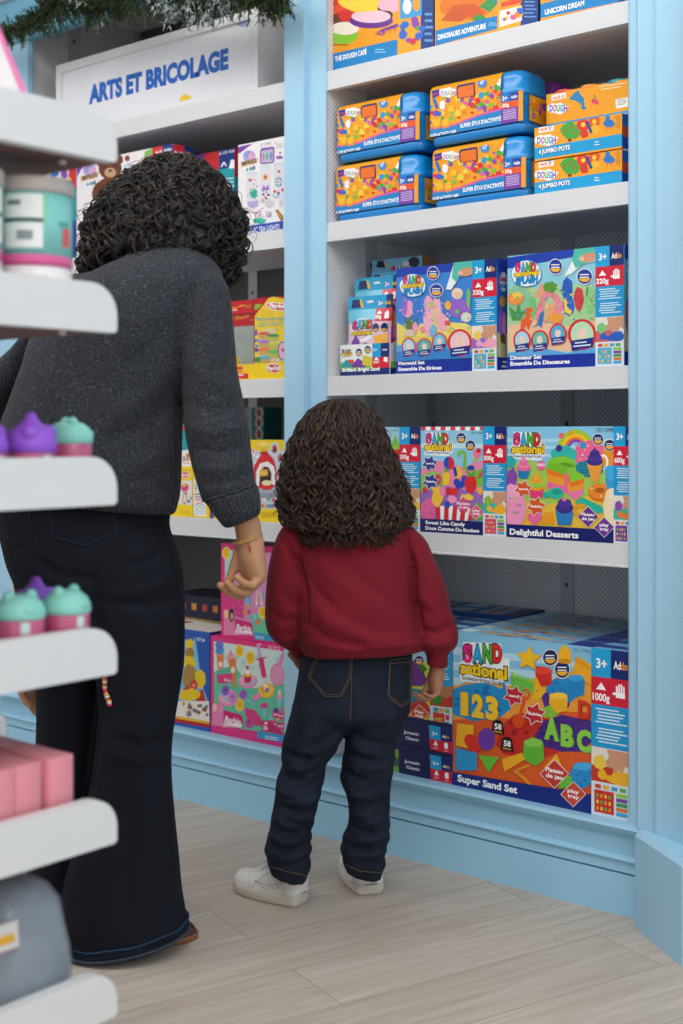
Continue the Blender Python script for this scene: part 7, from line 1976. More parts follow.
# ================================================================== the girl
girl, gb = make_person('person with long dark curly hair in a burgundy sweatshirt, jeans and white sneakers', (325, 900), 2.985)
jr_p = [(640, 306, 413, 2.985, .185), (655, 301, 412.5, 2.985, .195), (676, 298, 412.5, 2.985, .205), (698, 294, 411, 2.985, .205), (712, 291, 409, 2.985, .195), (722, 300, 400, 2.985, .15)]
jl = [(700, 296, 352, 2.978, .17), (713, 290.5, 350, 2.978, .17), (731, 285.5, 345.5, 2.978, .168), (744, 282, 339, 2.978, .16), (750, 281.3, 337, 2.978, .156), (757, 281, 331, 2.978, .15), (764, 282.2, 326.5, 2.978, .142), (772, 279, 325.5, 2.978, .145), (779, 276.6, 325, 2.978, .148),
      (787, 275.8, 322, 2.978, .142), (794, 275, 321, 2.978, .146), (801, 274, 318.5, 2.978, .138), (808, 273, 317.5, 2.978, .142), (816, 271.5, 314.5, 2.978, .136), (823, 270.3, 314.5, 2.978, .14), (830, 269.5, 311, 2.978, .134), (837, 267.2, 312.5, 2.978, .142), (843, 266, 310.5, 2.978, .136), (849, 264.3, 312.5, 2.978, .146), (855, 266.8, 309.5, 2.978, .136),
      (267.0, 858, 311.5, 865, 2.978, .142), (268.6, 864, 308, 873, 2.978, .134), (270.2, 869.5, 306.8, 879.5, 2.978, .132)]
jrr = [(700, 348, 411, 2.990, .17), (713, 346, 409, 2.993, .172), (731, 345.5, 401, 3.002, .168), (740, 345, 398, 3.004, .16), (750, 344, 395, 3.010, .156), (757, 342.4, 395.5, 3.013, .148), (764, 341.6, 393.6, 3.016, .15), (772, 340.5, 393.5, 3.019, .146), (779, 339.8, 391.8, 3.022, .148), (787, 343.5, 391, 3.025, .138), (794, 346, 390.2, 3.028, .138), (808, 348.8, 390, 3.034, .134), (816, 348.6, 389.3, 3.036, .13),
       (823, 347.6, 390.6, 3.041, .134), (830, 346, 388.8, 3.044, .13), (837, 342.2, 390.4, 3.048, .138), (843, 341.5, 386.5, 3.049, .132), (849, 339.8, 387.2, 3.052, .142), (855, 342.6, 384.3, 3.052, .130), (341.8, 858, 386.3, 862.5, 3.054, .136), (344, 864, 383, 869.5, 3.054, .126), (345.3, 868.5, 381.6, 877, 3.054, .122)]
def with_noise(rows, seed, amp=1.0):
    return rows
jm = fuse([stack(jr_p, 2.5), stack(jl, 2.4, sub=3), stack(jrr, 2.4, sub=3)], .0045, 3)
folds(jm, [([(352, 690), (351, 722)], 2.6, -.008), ([(346, 724), (330, 738), (306, 748)], 4, -.009), ([(344, 732), (318, 752), (300, 757)], 4, .007), ([(348, 726), (366, 742), (392, 746)], 4, -.009), ([(347, 738), (366, 752), (384, 754)], 4, .007),
           ([(283, 750), (296, 758), (312, 759)], 3.4, -.012), ([(322, 758), (304, 768), (288, 768)], 3.6, .011), ([(278, 770), (292, 779), (306, 780)], 3.2, -.011), ([(324, 776), (312, 786), (294, 791)], 3.4, -.011), ([(276, 786), (288, 794), (300, 795)], 3.2, .010),
           ([(321, 793), (308, 802), (292, 803)], 3.2, .010), ([(275, 800), (286, 810), (304, 812)], 3.2, -.011), ([(316, 812), (304, 819), (290, 818)], 3, .010), ([(272, 815), (284, 825), (300, 829)], 3.2, .010), ([(312, 826), (296, 834), (282, 832)], 3, -.012), ([(268, 832), (282, 842), (298, 843)], 3.2, .011), ([(311, 840), (298, 850), (280, 851)], 3, -.012), ([(265, 848), (282, 858), (296, 860)], 3, .010), ([(309, 856), (300, 863), (288, 864)], 2.6, -.008),
           ([(343, 750), (358, 758), (374, 759)], 3.4, -.011), ([(394, 758), (378, 768), (360, 768)], 3.4, .010), ([(341, 767), (354, 778), (368, 780)], 3.2, -.011), ([(391, 777), (378, 787), (364, 790)], 3.2, -.010), ([(345, 788), (358, 796), (372, 797)], 3.2, .010), ([(389, 796), (376, 805), (362, 806)], 3, -.011), ([(348, 806), (360, 815), (372, 816)], 3, .010), ([(389, 814), (376, 822), (360, 822)], 3, .010), ([(347, 822), (358, 831), (374, 833)], 3, -.011), ([(388, 832), (374, 840), (358, 840)], 3, .011), ([(341, 840), (354, 849), (372, 850)], 3, -.011), ([(386, 847), (374, 855), (360, 857)], 2.8, .009),
           ([(320, 706), (306, 730), (296, 748)], 6, .006), ([(392, 708), (388, 736), (380, 752)], 6, .006), ([(300, 690), (296, 720), (290, 742)], 5, -.004)])
relax(jm, 1)
jb = bvh_of(jm)
jeans = attach('jeans', jm, 'jeans_girl', girl, gb)
def seam(bvh, lines, name, col, par, b, r=.0006, off=.0011, mat='thread', fill=None, fillmat=None):
    m = MB()
    if fill:
        pass
    for l in lines:
        p = on_surface(bvh, l, off)
        if len(p) > 1: m.tube(p, r, 5, col)
    me = m.mesh(name); return attach(name, me, mat, None, b, par)
def pocket(bvh, outline, name, b, par, mat, col, lines):
    """patch pocket: thin cloth panel laid on the garment, with its stitching"""
    cx = sum(p[0] for p in outline)/len(outline); cy = sum(p[1] for p in outline)/len(outline)
    m = MB()
    rings = []
    for k in (0, .25, .5, .75, .93, 1.0):
        rg = []
        n = len(outline)
        for i in range(n):
            for s in range(4):
                x = outline[i][0]+(outline[(i+1) % n][0]-outline[i][0])*s/4; y = outline[i][1]+(outline[(i+1) % n][1]-outline[i][1])*s/4
                p, nr = hit(bvh, cx+(x-cx)*k, cy+(y-cy)*k)
                if p is None: p, nr = hit(bvh, cx+(x-cx)*k*.9, cy+(y-cy)*k*.9)
                if p is None: p = Vector((0, 3, 0)); nr = Vector((0, -1, 0))
                if nr.dot(p-EYE) > 0: nr = -nr
                rg.append(p+nr*(.0022 if k < 1 else .0002))
        rings.append(rg)
    m.loft(rings, cap0=False, cap1=False)
    o = attach(name, m.mesh(name), mat, None, b, par)
    st = MB()
    for l in lines:
        p = on_surface(bvh, l, .0032, 2.)
        if len(p) > 1: st.tube(p, .00055, 5, col)
    attach('stitching', st.mesh('stitching'), 'thread', None, b, o)
    return o
TAN = '#7d6a50'
def inset(o, k):
    cx = sum(p[0] for p in o)/len(o); cy = sum(p[1] for p in o)/len(o)
    return [(cx+(x-cx)*k, cy+(y-cy)*k) for x, y in o]
pk1 = [(316, 654), (354, 653), (353, 676), (342, 698), (325, 698), (307, 677)]
pk2 = [(389, 658), (411, 655.5), (410.5, 702), (400, 709), (386.5, 697), (387.5, 676)]
for pk in (pk1, pk2):
    i1 = inset(pk, .93); i2 = inset(pk, .84)
    pocket(jb, pk, 'back_pocket', gb, girl, 'jeans_girl', TAN, [i1+[i1[0]], i2[1:]+[i2[0]], [(i2[0][0], i2[0][1]+1.5), (i2[1][0], i2[1][1]+1.5)]])
seam(jb, [[(304, 651), (330, 653), (352, 653)], [(352, 655), (351.5, 700), (350, 720)], [(271.5, 866.5), (285, 871), (306, 875.5)], [(345.5, 864.5), (360, 871), (381, 872.5)], [(390, 657), (411, 653)]], 'seam_stitching', TAN, girl, gb)

# sweatshirt
st = [(488, 326, 371, 2.99, .11), (500, 318, 378, 2.985, .13), (512, 303, 392, 2.98, .15), (525, 293, 404, 2.975, .175), (540, 290, 411, 2.97, .195), (560, 290, 414, 2.97, .21), (580, 291, 415, 2.97, .22), (600, 293, 417, 2.97, .23), (620, 296, 421, 2.97, .245), (634, 298, 425, 2.97, .25),
      (299, 644, 426, 640, 2.975, .25), (302, 650, 426.5, 645, 2.975, .243), (304, 653, 424, 647.5, 2.98, .225), (306, 654, 420, 648, 2.985, .19)]
sl = [(510, 296, 322, 2.975, .10), (525, 284, 314, 2.97, .12), (536, 277.2, 311, 2.965, .125), (555, 271.2, 309, 2.96, .128), (573, 267.8, 307, 2.958, .128), (591, 266, 306, 2.96, .126), (609, 264.9, 305, 2.965, .126), (622, 265.2, 303.5, 2.975, .13), (632, 268, 302, 2.99, .13), (640, 274.5, 302.5, 3.0, .12), (646, 283, 303, 3.01, .10), (290, 650, 303.5, 652, 3.02, .085), (291.5, 655, 303, 657, 3.025, .075)]
sr = [(510, 372, 398, 2.975, .10), (525, 384, 411, 2.97, .12), (540, 394, 426, 2.965, .125), (555, 402, 432.5, 2.96, .126), (573, 408, 441, 2.955, .126), (591, 411, 446.8, 2.95, .126), (609, 413, 451, 2.948, .126), (622, 414, 456, 2.948, .13), (632, 415, 458.2, 2.95, .135), (640, 417, 458, 2.95, .13), (647, 420, 455.5, 2.952, .118), (651, 424, 449.5, 2.953, .095), (655, 426, 448, 2.955, .085), (661, 427, 448, 2.957, .083), (425.5, 664.5, 447.5, 667, 2.958, .08)]
sm_ = fuse([stack(st, 2.5), stack(sl, 2.2), stack(sr, 2.2)], .005, 4)
folds(sm_, [([(284, 540), (297, 562), (305, 592), (306, 625)], 3.2, -.013), ([(408, 540), (412, 565), (415, 600), (422, 640)], 3.0, -.012),
            ([(306, 600), (330, 622), (370, 640), (420, 646)], 7, .007), ([(304, 622), (330, 640), (372, 646)], 4, -.006), ([(300, 640), (350, 650), (422, 643)], 3, .005),
            ([(318, 560), (350, 590), (400, 625)], 10, .006), ([(340, 560), (372, 590), (408, 612)], 6, -.004), ([(312, 590), (340, 615), (380, 634)], 5, -.004), ([(306, 574), (322, 596), (336, 606)], 4, -.004),
            ([(268, 610), (282, 622), (300, 618)], 4, -.007), ([(270, 632), (286, 640), (302, 634)], 3.5, .006), ([(280, 590), (294, 604), (304, 600)], 4, -.004),
            ([(418, 628), (436, 634), (455, 624)], 3.5, -.009), ([(420, 641), (436, 645), (454, 640)], 3.5, .008), ([(424, 650), (438, 652), (450, 649)], 2.5, -.007), ([(416, 606), (430, 612), (450, 604)], 5, -.004), ([(412, 580), (424, 600), (440, 616)], 5, .004),
            ([(290, 646), (298, 649), (304, 648)], 2.2, -.006), ([(285, 530), (276, 560), (271, 600)], 8, .003), ([(425, 545), (440, 590), (448, 615)], 7, .003)])
relax(sm_, 1)
swb = bvh_of(sm_)
sweat = attach('sweatshirt', sm_, 'red_fleece', girl, gb)
for l_ in ([(281, 536), (294, 556), (303, 585), (305, 622)], [(408, 536), (411, 560), (414, 600), (421, 640)]): seam(swb, [l_], 'shoulder_seam', '#4d0f18', sweat, gb, r=.0008, off=.0002)

# skin: one continuous figure under the clothes, with head, hands and feet
hd, geyes, gfw = head_surf(cf(345, 462, 3.0), .068, .082, .10, (-.12, .99, -.08), .90)
neck = stack([(470, 326, 366, 2.995, .085), (490, 326, 366, 2.99, .09), (505, 318, 372, 2.985, .11), (520, 305, 390, 2.98, .13)], 2.1)
ghr = hand(cf(437.5, 667, 2.957), (-.06, .06, -1), (-.93, -.34, -.05), .112, 1, fcurl=((.9, .95, .3), (.95, .9, .3), (1.0, .85, .3), (1.0, .85, .3)), thumb=(-.05, .45, .1), thick=1.5)
ghl = hand(cf(297, 655, 3.025), (.55, .62, -.6), (.6, -.5, -.2), .118, -1, curl=(.4, .6, .4))
feet = []
def foot(heel_px, hd_, toe_px, td_, ankle):
    h = cf(*heel_px, hd_); t = cf(*toe_px, td_); h.z = .03; t.z = .022
    m = MB(); m.tube([ankle, Vector((h.x, h.y, .055)), h.lerp(t, .35)+Vector((0, 0, .012)), h.lerp(t, .6), h.lerp(t, .9)], [.024, .020, .018, .016, .010], 12); return m
gfl = foot((294, 900), 2.985, (256, 890), 3.04, cf(289, 872, 2.978)); gfr = foot((364, 890), 3.06, (356, 880), 3.14, cf(363, 868, 3.054))
body = fuse([stack(shrink(jr_p, .84), 2.4), stack(shrink(jl, .66), 2.1), stack(shrink(jrr, .66), 2.1), stack(shrink(st[1:], .80), 2.3), stack(shrink(sl, .60), 2.1), stack(shrink(sr, .60), 2.1), neck, gfl, gfr]+hd+ghr+ghl, .0032, 2, .4)
attach('body', body, 'sking', girl, gb)
def eye_parts(eyes, fw, root, b, r=.0115):
    for e in eyes:
        m = MB(); m.sphere(e, r, r, r, '#ece8e2'); c = e+Vector(fw)*r*.62; m.sphere(c, r*.5, r*.5, r*.5, '#2a1a10')
        attach('eye', m.mesh('eye'), 'plastic', root, b)
eye_parts(geyes, gfw, girl, gb, .010)
ghair = curly([(399.5, 338, 346, 2.99, .02), (402, 326, 358, 2.99, .09), (408, 314, 369, 2.99, .14), (418, 304, 377, 2.99, .18), (430, 296.5, 383, 2.985, .205), (445, 290, 388, 2.98, .22), (462, 286, 395, 2.98, .23), (478, 282, 403, 2.975, .235), (495, 280.5, 408, 2.97, .235), (507, 281, 411, 2.965, .235), (516, 283, 411, 2.955, .225), (523, 290, 405, 2.945, .21), (527, 300, 396, 2.94, .19)],
              680, .0070, .040, .0013, 5, .26, n_fly=100, pts_per=46, tint=(.55, 1.6), inner=.93, mid=.97, drift=.7, lump=.012, crown=.25, hang=.012, strands=4, fly_k=(1.03, 1.12))
attach('hair', ghair, 'hair_g', girl, gb)

# sneakers: built toe-forward along +x, then placed
def sneaker(heel, toe, zscale=1.0):
    """white low sneaker running from heel point to toe point on the floor (camera frame)"""
    h = Vector((heel.x, heel.y, 0)); t = Vector((toe.x, toe.y, 0)); ax = (t-h); Ln = ax.length; ax.normalize(); sd = Vector((-ax.y, ax.x, 0))
    def P(x, y, z): return h+ax*(x*Ln)+sd*y+Vector((0, 0, z))
    def wid(u): return (.032+.011*sin(pi*min(1, u*1.05)))*(1 if u < .8 else max(.35, 1-((u-.8)/.2)**2*.62))*(1 if u > .08 else .50+.50*sqrt(max(0, 1-((.08-u)/.08)**2)))
    us = [0, .008, .02, .045, .08, .12, .2, .3, .4, .5, .6, .7, .8, .87, .93, .97, 1.0]
    # sole
    sole = MB(); rings = []
    n = 20
    def outline(k, z, lift=0):
        pts = []
        for u in us: pts.append(P(u, wid(u)*k, z+lift*max(0, u-.75)**2*2))
        for u in us[::-1]: pts.append(P(u, -wid(u)*k, z+lift*max(0, u-.75)**2*2))
        return pts
    sole.loft([outline(.96, .0005, .04), outline(1.04, .006, .04), outline(1.07, .016, .03), outline(1.06, .0255, .02), outline(.98, .0275, .02)], '#cfc7bb', smooth=True)
    # upper: cross-sections along the length
    up = MB(); rings = []
    def topz(u):
        t_ = .028+(.072 if u < .14 else .072-.014*(u-.14)/.16 if u < .30 else .058-.034*min(1, (u-.30)/.42) if u < .72 else .024)
        if u > .9: t_ = .028+.024*max(.12, 1-((u-.9)/.1)**2*.9)
        return t_*(1 if u > .01 else .93)
    def sp(u, a, off=0.):
        cw, sn = cos(a), max(0., sin(a))
        return P(u, (wid(u)*.99*(abs(cw)**.75)*(1-.22*(sn**2)*(1 if u < .7 else .5))+off)*(1 if cw > 0 else -1), .022+(topz(u)-.022)*(sn**.62)+off*.5)
    for u in us: rings.append([sp(u, pi*j/16) for j in range(17)])
    up.loft(rings, '#e9e7e3', closed=False, cap0=False, cap1=False)
    up.add(rings[0], [list(range(17))], '#e9e7e3', True); up.add(rings[-1], [list(range(17))], '#e9e7e3', True)
    # collar padding
    col = [P(.05+.14*(1-cos(a)), .024*sin(a), .084+.006*cos(a)) for a in [2*pi*k/20 for k in range(21)]]
    up.tube(col, .0065, 8, '#e4e1dc')
    # panel seams and toe cap
    det = MB()
    for sg in (0, 1):
        A_ = lambda a: a if sg == 0 else pi-a
        def ln(pts, r_, col_): det.tube([sp(u, A_(a), .0008) for u, a in pts], r_, 5, col_)
        ln([(.14, .02), (.17, .35), (.15, .8)], .0006, '#c2beb8'); ln([(.66, .02), (.64, .3), (.70, .8), (.74, 1.3)], .0006, '#c2beb8'); ln([(.62, .05), (.52, .4), (.42, .75), (.34, 1.0)], .0006, '#c2beb8')
        up_ = [(.16, .34), (.24, .22), (.34, .17), (.46, .24), (.58, .42)]; lo_ = [(.16, .34), (.22, .12), (.34, .05), (.46, .14), (.58, .42)]
        ln(up_, .0007, '#b4b3b6'); ln(lo_, .0007, '#b4b3b6')
    det.tube([sp(.004, a, .0008) for a in (1.2, 1.4, 1.57, 1.75, 1.95)], .0006, 5, '#c2beb8')
    lace = MB()
    for i in range(5):
        u = .40+.062*i; z = .085-.0065*i
        lace.tube([P(u, -.019, z-.008), P(u+.02, -.008, z+.001), P(u+.03, .008, z+.001), P(u+.01, .019, z-.008)], .0022, 6, '#efede8')
    lace.tube([P(.40, .004, .086), P(.42, .03, .094), P(.50, .042, .088), P(.52, .02, .082), P(.42, .0, .086)], .0018, 6, '#efede8')
    lace.tube([P(.40, -.004, .086), P(.43, -.03, .092), P(.52, -.038, .078), P(.50, -.016, .083), P(.42, .0, .086)], .0018, 6, '#efede8')
    o = attach('sneaker', up.mesh('sneaker'), 'leather', girl, gb)
    attach('sole', sole.mesh('sole'), 'leather', None, gb, o); attach('panel_seams', det.mesh('panel_seams'), 'thread', None, gb, o); attach('laces', lace.mesh('laces'), 'thread', None, gb, o)
    return o
def floorpt(px, py): 
    d = CH*F/(py-HY); return Vector(((px-CX)/F*d, d, 0))
hl = floorpt(303, 904); tl = floorpt(239, 889)
sneaker(hl, hl+(tl-hl).normalized()*.19)
hr_ = floorpt(371, 895); tr_ = floorpt(351, 871)
sneaker(hr_, hr_+(tr_-hr_).normalized()*.19)

# ================================================================== the woman
woman, wb = make_person('person with dark curly hair in a charcoal sweater and dark flared jeans, leaning forward', (118, 940), 2.79)
wp = [(485, -2, 173, 2.80, .25), (505, -3, 172, 2.80, .262), (525, -1, 169, 2.80, .27), (545, 4, 175, 2.80, .285), (565, 9, 181, 2.80, .29), (585, 17, 183.5, 2.80, .285), (603, 20, 184.8, 2.80, .275), (626, 26, 183.5, 2.80, .255), (646, 30, 183, 2.80, .23), (664, 42, 172, 2.80, .18)]
wr_ = [(600, 84, 184, 2.775, .22), (630, 88, 184.5, 2.77, .205), (660, 94, 184, 2.767, .195), (680, 97, 181.5, 2.765, .188), (700, 98.5, 178.2, 2.763, .182), (725, 97.5, 174.2, 2.76, .175), (748, 95.5, 171.6, 2.758, .17), (771, 92.5, 171.2, 2.757, .175), (792, 88.5, 172.2, 2.756, .18), (815, 82, 174, 2.754, .19), (840, 75, 176.6, 2.752, .205), (865, 68.5, 179.2, 2.751, .218), (890, 63.5, 181.4, 2.75, .23), (59.5, 912, 184, 906, 2.75, .24), (57, 930, 186.4, 920, 2.75, .246), (56.5, 938, 187.4, 925, 2.75, .25), (60, 940, 184, 927, 2.75, .235)]
wl_ = [(600, 24, 112, 2.84, .22), (630, 26.5, 112, 2.85, .20), (660, 32, 110, 2.86, .19), (690, 37, 106, 2.865, .182), (720, 37.8, 102, 2.87, .176), (748, 36.8, 98, 2.872, .172), (771, 35, 96, 2.875, .174), (800, 33, 93, 2.877, .18), (830, 31, 92, 2.88, .19), (860, 29.4, 93, 2.88, .205), (885, 28.2, 94, 2.88, .22), (905, 27.5, 95, 2.88, .23), (911, 27.5, 95, 2.88, .232)]
wm = fuse([stack(wp, 2.4), stack(wr_, 2.3), stack(wl_, 2.3)], .0055, 3)
folds(wm, [([(172, 545), (150, 560), (120, 566)], 5, -.006), ([(178, 575), (150, 590), (118, 592)], 6, .006), ([(170, 600), (140, 606), (100, 602)], 5, -.005), ([(100, 640), (104, 680), (99, 720), (92, 780), (76, 840), (64, 885)], 4, -.010),
           ([(150, 640), (140, 700), (142, 760), (150, 840), (158, 920)], 7, .006), ([(120, 690), (116, 760), (104, 840), (96, 920)], 8, .005), ([(110, 735), (140, 745), (168, 738)], 4, -.006), ([(106, 752), (136, 762), (168, 756)], 4, .005), ([(132, 780), (128, 850), (126, 930)], 7, -.006), ([(168, 790), (170, 860), (174, 920)], 6, .005),
           ([(36, 560), (60, 575), (100, 580)], 5, -.006), ([(40, 612), (70, 622), (104, 618)], 5, -.005), ([(92, 560), (96, 600), (100, 640)], 5, -.005)])
relax(wm, 1)
wbv = bvh_of(wm)
attach('flared_jeans', wm, 'jeans_woman', woman, wb)
NB = '#2e3a4e'
pkw = [(46, 503), (114, 495), (119, 532), (86, 547), (52, 538)]
i1 = inset(pkw, .96); i2 = inset(pkw, .91)
pocket(wbv, pkw, 'back_pocket', wb, woman, 'jeans_woman', NB, [i1+[i1[0]], i2+[i2[0]]])
pkw2 = [(2, 508), (30, 505), (33, 538), (22, 545), (8, 540)]
pocket(wbv, pkw2, 'back_pocket', wb, woman, 'jeans_woman', NB, [inset(pkw2, .93)+[inset(pkw2, .93)[0]]])
# frayed, faded hems
def hem(cx_px, py_, d, rx_, ry_, name, lift=0.):
    m = MB(); c = cf(cx_px, py_, d); c.z = 0
    n = 48
    pts = [(c.x+rx_*cos(2*pi*j/n), c.y+ry_*sin(2*pi*j/n)) for j in range(n+1)]
    zl_ = lambda x: lift*max(0, (x-c.x)/rx_+.35)/1.35
    m.loft([[(x*1.0, y, z+.002*sin(i*.9)+zl_(x)) for i, (x, y) in enumerate([(c.x+(a-c.x)*k, c.y+(b-c.y)*k) for a, b in pts[:-1]])] for k, z in ((.965, .030), (1.0, .026), (1.012, .014), (1.0, .007), (.95, .007))], '#171d29', cap0=False, cap1=False)
    m.tube([(x*1, y, .029+.0015*sin(i*1.1)+zl_(x)) for i, (x, y) in enumerate([(c.x+(a-c.x)*1.004, c.y+(b-c.y)*1.004) for a, b in pts])], .0022, 5, '#27405f')
    m.tube([(x*1, y, .009+zl_(x)) for i, (x, y) in enumerate([(c.x+(a-c.x)*1.01, c.y+(b-c.y)*1.01) for a, b in pts])], .0035, 5, '#3a4452')
    attach(name, m.mesh(name), 'thread', woman, wb)
hem(122, 938, 2.75, .1395, .127, 'frayed_hem', .026); hem(61, 911, 2.88, .076, .117, 'frayed_hem')

wt = [(158, 247, 193, 246, 2.83, .10), (150, 250, 197, 249, 2.83, .125), (132, 255, 206, 254, 2.82, .155), (112, 264, 216, 262, 2.81, .185), (88, 276, 222, 272, 2.80, .215), (70, 290, 222, 284, 2.79, .235), (56, 306, 218, 302, 2.785, .25), (44, 323, 210, 321, 2.78, .262), (31, 342, 202, 342, 2.78, .272), (24.5, 364, 194, 364, 2.78, .28), (17, 385, 188, 386, 2.78, .285), (9.5, 406, 184, 408, 2.78, .29), (2, 426, 182, 430, 2.78, .295), (-4, 446, 181.5, 452, 2.78, .30), (-9, 466, 181, 474, 2.78, .302), (-10, 482, 180, 494, 2.78, .30), (-9, 490, 177, 507, 2.78, .294), (-7, 494, 174.5, 514, 2.785, .28), (-2, 495, 168, 514, 2.79, .25)]
wsr = [(196, 262, 214, 266, 2.79, .09), (188, 280, 228, 286, 2.77, .135), (183, 300, 231.5, 306, 2.755, .145), (181, 322, 233.5, 326, 2.745, .148), (180.5, 345, 235.5, 348, 2.735, .148), (181, 372, 237.8, 373, 2.725, .146), (182, 402, 243.5, 400, 2.715, .146), (184.5, 426, 248, 422, 2.705, .145), (187.5, 446, 250.5, 440, 2.70, .142), (192, 466, 252.2, 458, 2.695, .138), (196.5, 482, 254, 472, 2.69, .134), (200.5, 496, 255, 482, 2.686, .128), (203.0, 501.5, 255, 485.5, 2.685, .120),
       (203.5, 500.5, 257.4, 484.5, 2.684, .128), (206, 503, 258.4, 487, 2.684, .130), (212, 512, 260, 496, 2.682, .128), (219, 521, 261, 506, 2.68, .124), (224.5, 527.5, 260.5, 513.5, 2.68, .118), (229, 528, 257, 516.5, 2.68, .09)]
wsl = [(74, 280, 92, 272, 2.80, .09), (46, 306, 74, 290, 2.83, .14), (20, 343, 56, 318, 2.86, .15), (2, 358, 36, 378, 2.88, .15), (-18, 378, 18, 400, 2.89, .148), (-38, 398, -2, 424, 2.90, .142), (-48, 424, -14, 448, 2.92, .135), (-42, 458, -6, 466, 2.96, .13), (-26, 484, 6, 480, 3.0, .122), (-10, 508, 18, 500, 3.03, .115), (2, 528, 26, 520, 3.045, .105), (6, 534, 26, 527, 3.05, .09)]
wsm = fuse([stack(wt, 2.4), stack(wsr, 2.2), stack(wsl, 2.2)], .0055, 4)
folds(wsm, [([(181, 300), (179, 345), (180, 390), (184, 430)], 3.5, -.006), ([(195, 285), (186, 305), (180, 330)], 6, -.005), ([(168, 320), (150, 350), (120, 372)], 9, -.006), ([(178, 356), (150, 392), (110, 420)], 10, .007), ([(180, 392), (150, 425), (96, 446)], 9, -.006), ([(182, 420), (160, 455), (118, 474)], 9, .006),
            ([(140, 470), (160, 490), (176, 498)], 7, -.005), ([(30, 350), (50, 390), (70, 440)], 10, .005), ([(96, 300), (80, 350), (84, 400)], 12, -.005),
            ([(186, 400), (212, 412), (244, 404)], 5, -.005), ([(188, 425), (214, 434), (248, 424)], 5, .005), ([(192, 448), (220, 452), (250, 444)], 4.5, -.006), ([(197, 468), (222, 470), (252, 460)], 4, .005), ([(200, 484), (226, 482), (253, 474)], 4, -.005), ([(186, 360), (206, 380), (236, 386)], 6, .004),
            ([(203, 500), (230, 493), (257, 484)], 2.0, -.005)])
relax(wsm, 1)
wsb = bvh_of(wsm)
sw = attach('sweater', wsm, 'knit', woman, wb)
# turned-back ribbed cuff edge and ribbed hem lines
m = MB()
m.tube(on_surface(wsb, [(203.5, 500.5), (216, 498), (232, 493), (246, 488), (256.5, 484)], .002), .0022, 6, (.045, .048, .055))
for k in range(11):
    x0 = 207+4.7*k; y0 = 501.5-1.45*k; x1 = 226+3.2*k; y1 = 526-1.25*k
    p = on_surface(wsb, [(x0, y0), ((x0+x1)/2, (y0+y1)/2), (x1, y1)], .0006)
    if len(p) > 1: m.tube(p, .0018, 5, (.040, .043, .050))
attach('ribbed_cuff', m.mesh('ribbed_cuff'), 'knit', None, wb, sw)

hdw, weyes, wfw = head_surf(cf(176, 212, 2.92), .074, .092, .112, (.50, .80, -.42), 1.0)
wneck = stack([(225, 152, 196, 2.88, .11), (240, 155, 195, 2.85, .11), (252, 150, 198, 2.83, .12), (266, 130, 206, 2.81, .15)], 2.1)
farm = stack([(222, 505, 254, 492, 2.683, .085), (232, 520, 257.5, 510, 2.68, .07), (235, 527, 258, 519, 2.68, .064), (236, 533, 258.5, 527, 2.68, .058), (236.5, 537, 259.5, 533, 2.68, .052), (237, 541, 260.5, 539, 2.68, .050)], 2.1)
whr = hand(cf(249, 535, 2.68), (.16, .02, -1), (-.86, -.50, -.16), .178, 1, fcurl=((.95, 1.0, .4), (1.0, 1.05, .4), (1.0, 1.05, .4), (1.0, 1.05, .4)), thumb=(.16, .62, .05), thick=1.45, fat=1.2)
lfore = stack([(0, 512, 20, 505, 3.04, .075), (8, 545, 30, 541, 3.055, .066), (13, 580, 32, 577, 3.06, .056), (16, 618, 33, 617, 3.06, .046), (18, 640, 34, 640, 3.06, .044)], 2.1)
whl = hand(cf(26, 643, 3.06), (.04, .02, -1), (.75, -.35, 0), .18, -1, curl=(.25, .4, .25), thumb=(.4, .3, .1))
def wfoot(h, t, ank):
    m = MB(); m.tube([ank, Vector((h.x, h.y, .07)), h.lerp(t, .3)+Vector((0, 0, .038)), h.lerp(t, .65)+Vector((0, 0, .028)), t+Vector((0, 0, .022))], [.030, .024, .020, .018, .010], 12); return m
rt = floorpt(198, 937); rdir = Vector((.965, .26, 0)).normalized(); rh = rt-rdir*.245
lh = Vector((-.665, 2.84, 0)); ldir = Vector((.55, .83, 0)).normalized(); lt = lh+ldir*.24
ra = rh+rdir*.05+Vector((0, 0, .20)); la = lh+ldir*.05+Vector((0, 0, .20))
wbody = fuse([stack(shrink(wp, .85), 2.3), stack(shrink(wr_[:-5], .58), 2.1), stack(shrink(wl_[:-3], .62), 2.1), stack(shrink(wt[1:], .82), 2.3), stack(shrink(wsr[:-6], .62), 2.1), stack(shrink(wsl, .62), 2.1), wneck, farm, lfore, wfoot(rh+rdir*.01, rt-rdir*.03, ra), wfoot(lh+ldir*.01, lt-ldir*.03, la)]+hdw+whr+whl, .0034, 2, .4)
attach('body', wbody, 'skinw', woman, wb)
eye_parts(weyes, wfw, woman, wb)
whair = curly([(157, 172, 178, 2.90, .02), (159, 160, 190, 2.90, .08), (164, 147, 204, 2.90, .13), (172, 132, 216, 2.895, .17), (182, 118, 226, 2.89, .195), (194, 106, 234, 2.885, .215), (207, 96, 241, 2.88, .23), (222, 89, 245, 2.875, .24), (238, 85, 244, 2.87, .24), (254, 82, 240, 2.86, .225), (268, 82, 234, 2.87, .18), (280, 94, 224, 2.88, .11), (287, 130, 206, 2.89, .05)],
              640, .0130, .042, .0009, 9, .17, n_fly=190, pts_per=38, tint=(.5, 1.5), inner=.92, mid=.955, drift=2.0, lump=.035, crown=.6, hang=.03, strands=7, fly_k=(1.04, 1.18), fly_hang=.02)
attach('hair', whair, 'hair_w', woman, wb)
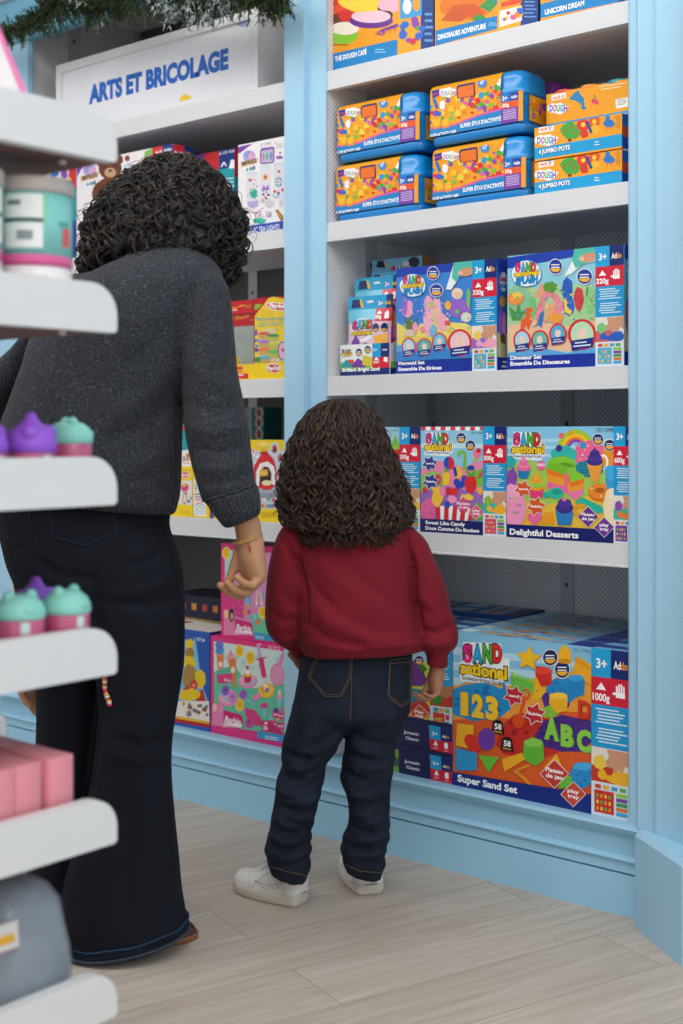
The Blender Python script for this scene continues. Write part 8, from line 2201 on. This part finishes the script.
# shoes
def wshoe(h, t):
    ax = (t-h); Ln = ax.length; ax.normalize(); sd = Vector((-ax.y, ax.x, 0))
    def P(x, y, z): return Vector((h.x, h.y, 0))+ax*(x*Ln)+sd*y+Vector((0, 0, z))
    us = [0, .03, .1, .25, .4, .55, .7, .8, .87, .92, .96, .985, 1.0]
    def wid(u): return (.030+.012*sin(pi*u))*(1 if u < .75 else max(.16, sqrt(max(.02, 1-((u-.75)/.25)**2))))*(.8 if u < .02 else 1)
    up = MB(); rings = []
    for u in us:
        top = .07-.025*min(1, u/.6) if u < .6 else .045-.02*(u-.6)/.4
        if u > .9: top = .012+.026*max(.1, 1-((u-.9)/.1)**2)
        rings.append([P(u, wid(u)*(abs(cos(a))**.8)*(1 if cos(a) > 0 else -1), .012+(top-.012)*sin(a)**.7) for a in [pi*j/14 for j in range(15)]])
    up.loft(rings, '#4a1c1c', closed=False, cap0=False, cap1=False); up.add(rings[0], [list(range(15))], '#4a1c1c'); up.add(rings[-1], [list(range(15))], '#4a1c1c')
    o = attach('shoe', up.mesh('shoe'), 'foil', woman, wb)
    so = MB()
    def ol(k, z): return [P(u, wid(u)*k, z) for u in us]+[P(u, -wid(u)*k, z) for u in us[::-1]]
    so.loft([ol(.98, .0005), ol(1.04, .004), ol(1.04, .012), ol(.98, .014)], '#8a5a3c'); attach('sole', so.mesh('sole'), 'leather', None, wb, o)
wshoe(rh, rt); wshoe(lh, lt)
# bracelet with a small red charm
m = MB(); bc = cf(248, 540, 2.68); N_ = 36
m.tube([bc+Vector((.0305*cos(2*pi*k/N_), .0335*sin(2*pi*k/N_), .006*cos(2*pi*k/N_)+.0015*sin(8*pi*k/N_))) for k in range(N_+1)], .0011, 6, '#c9a24a')
m.tube([bc+Vector((.0310*cos(2*pi*k/N_), .034*sin(2*pi*k/N_), .010*cos(2*pi*k/N_)+.003)) for k in range(N_+1)], .0009, 6, '#c9a24a')
br = attach('bracelet', m.mesh('bracelet'), mat_attr('gold_chain', .3, .6), woman, wb)
m = MB(); c0 = cf(249, 543, 2.640); m.tube([c0, c0+Vector((.001, 0, -.010)), c0+Vector((.003, 0, -.019))], [.0014, .0022, .0008], 6, '#c0241c')
attach('charm', m.mesh('charm'), 'plastic', None, wb, br)
# patterned charm strap hanging at the back of the thigh
p, nr = hit(wbv, 107, 690)
m = MB()
pts = on_surface(wbv, [(107, 672), (106, 684), (108, 694), (112, 706)], .004, 2.)
cols = ['#c8284a', '#d8345a', '#c8284a', '#d8b04a', '#e8e0d0', '#c83a2a', '#d8b04a', '#e8e0d0']
for i in range(len(pts)-1): m.tube([pts[i], pts[i+1]], [.0055 if i > 2 else .004, .0055 if i < len(pts)-3 else .004], 6, cols[i % 8])
attach('charm_strap', m.mesh('charm_strap'), 'foil', woman, wb)
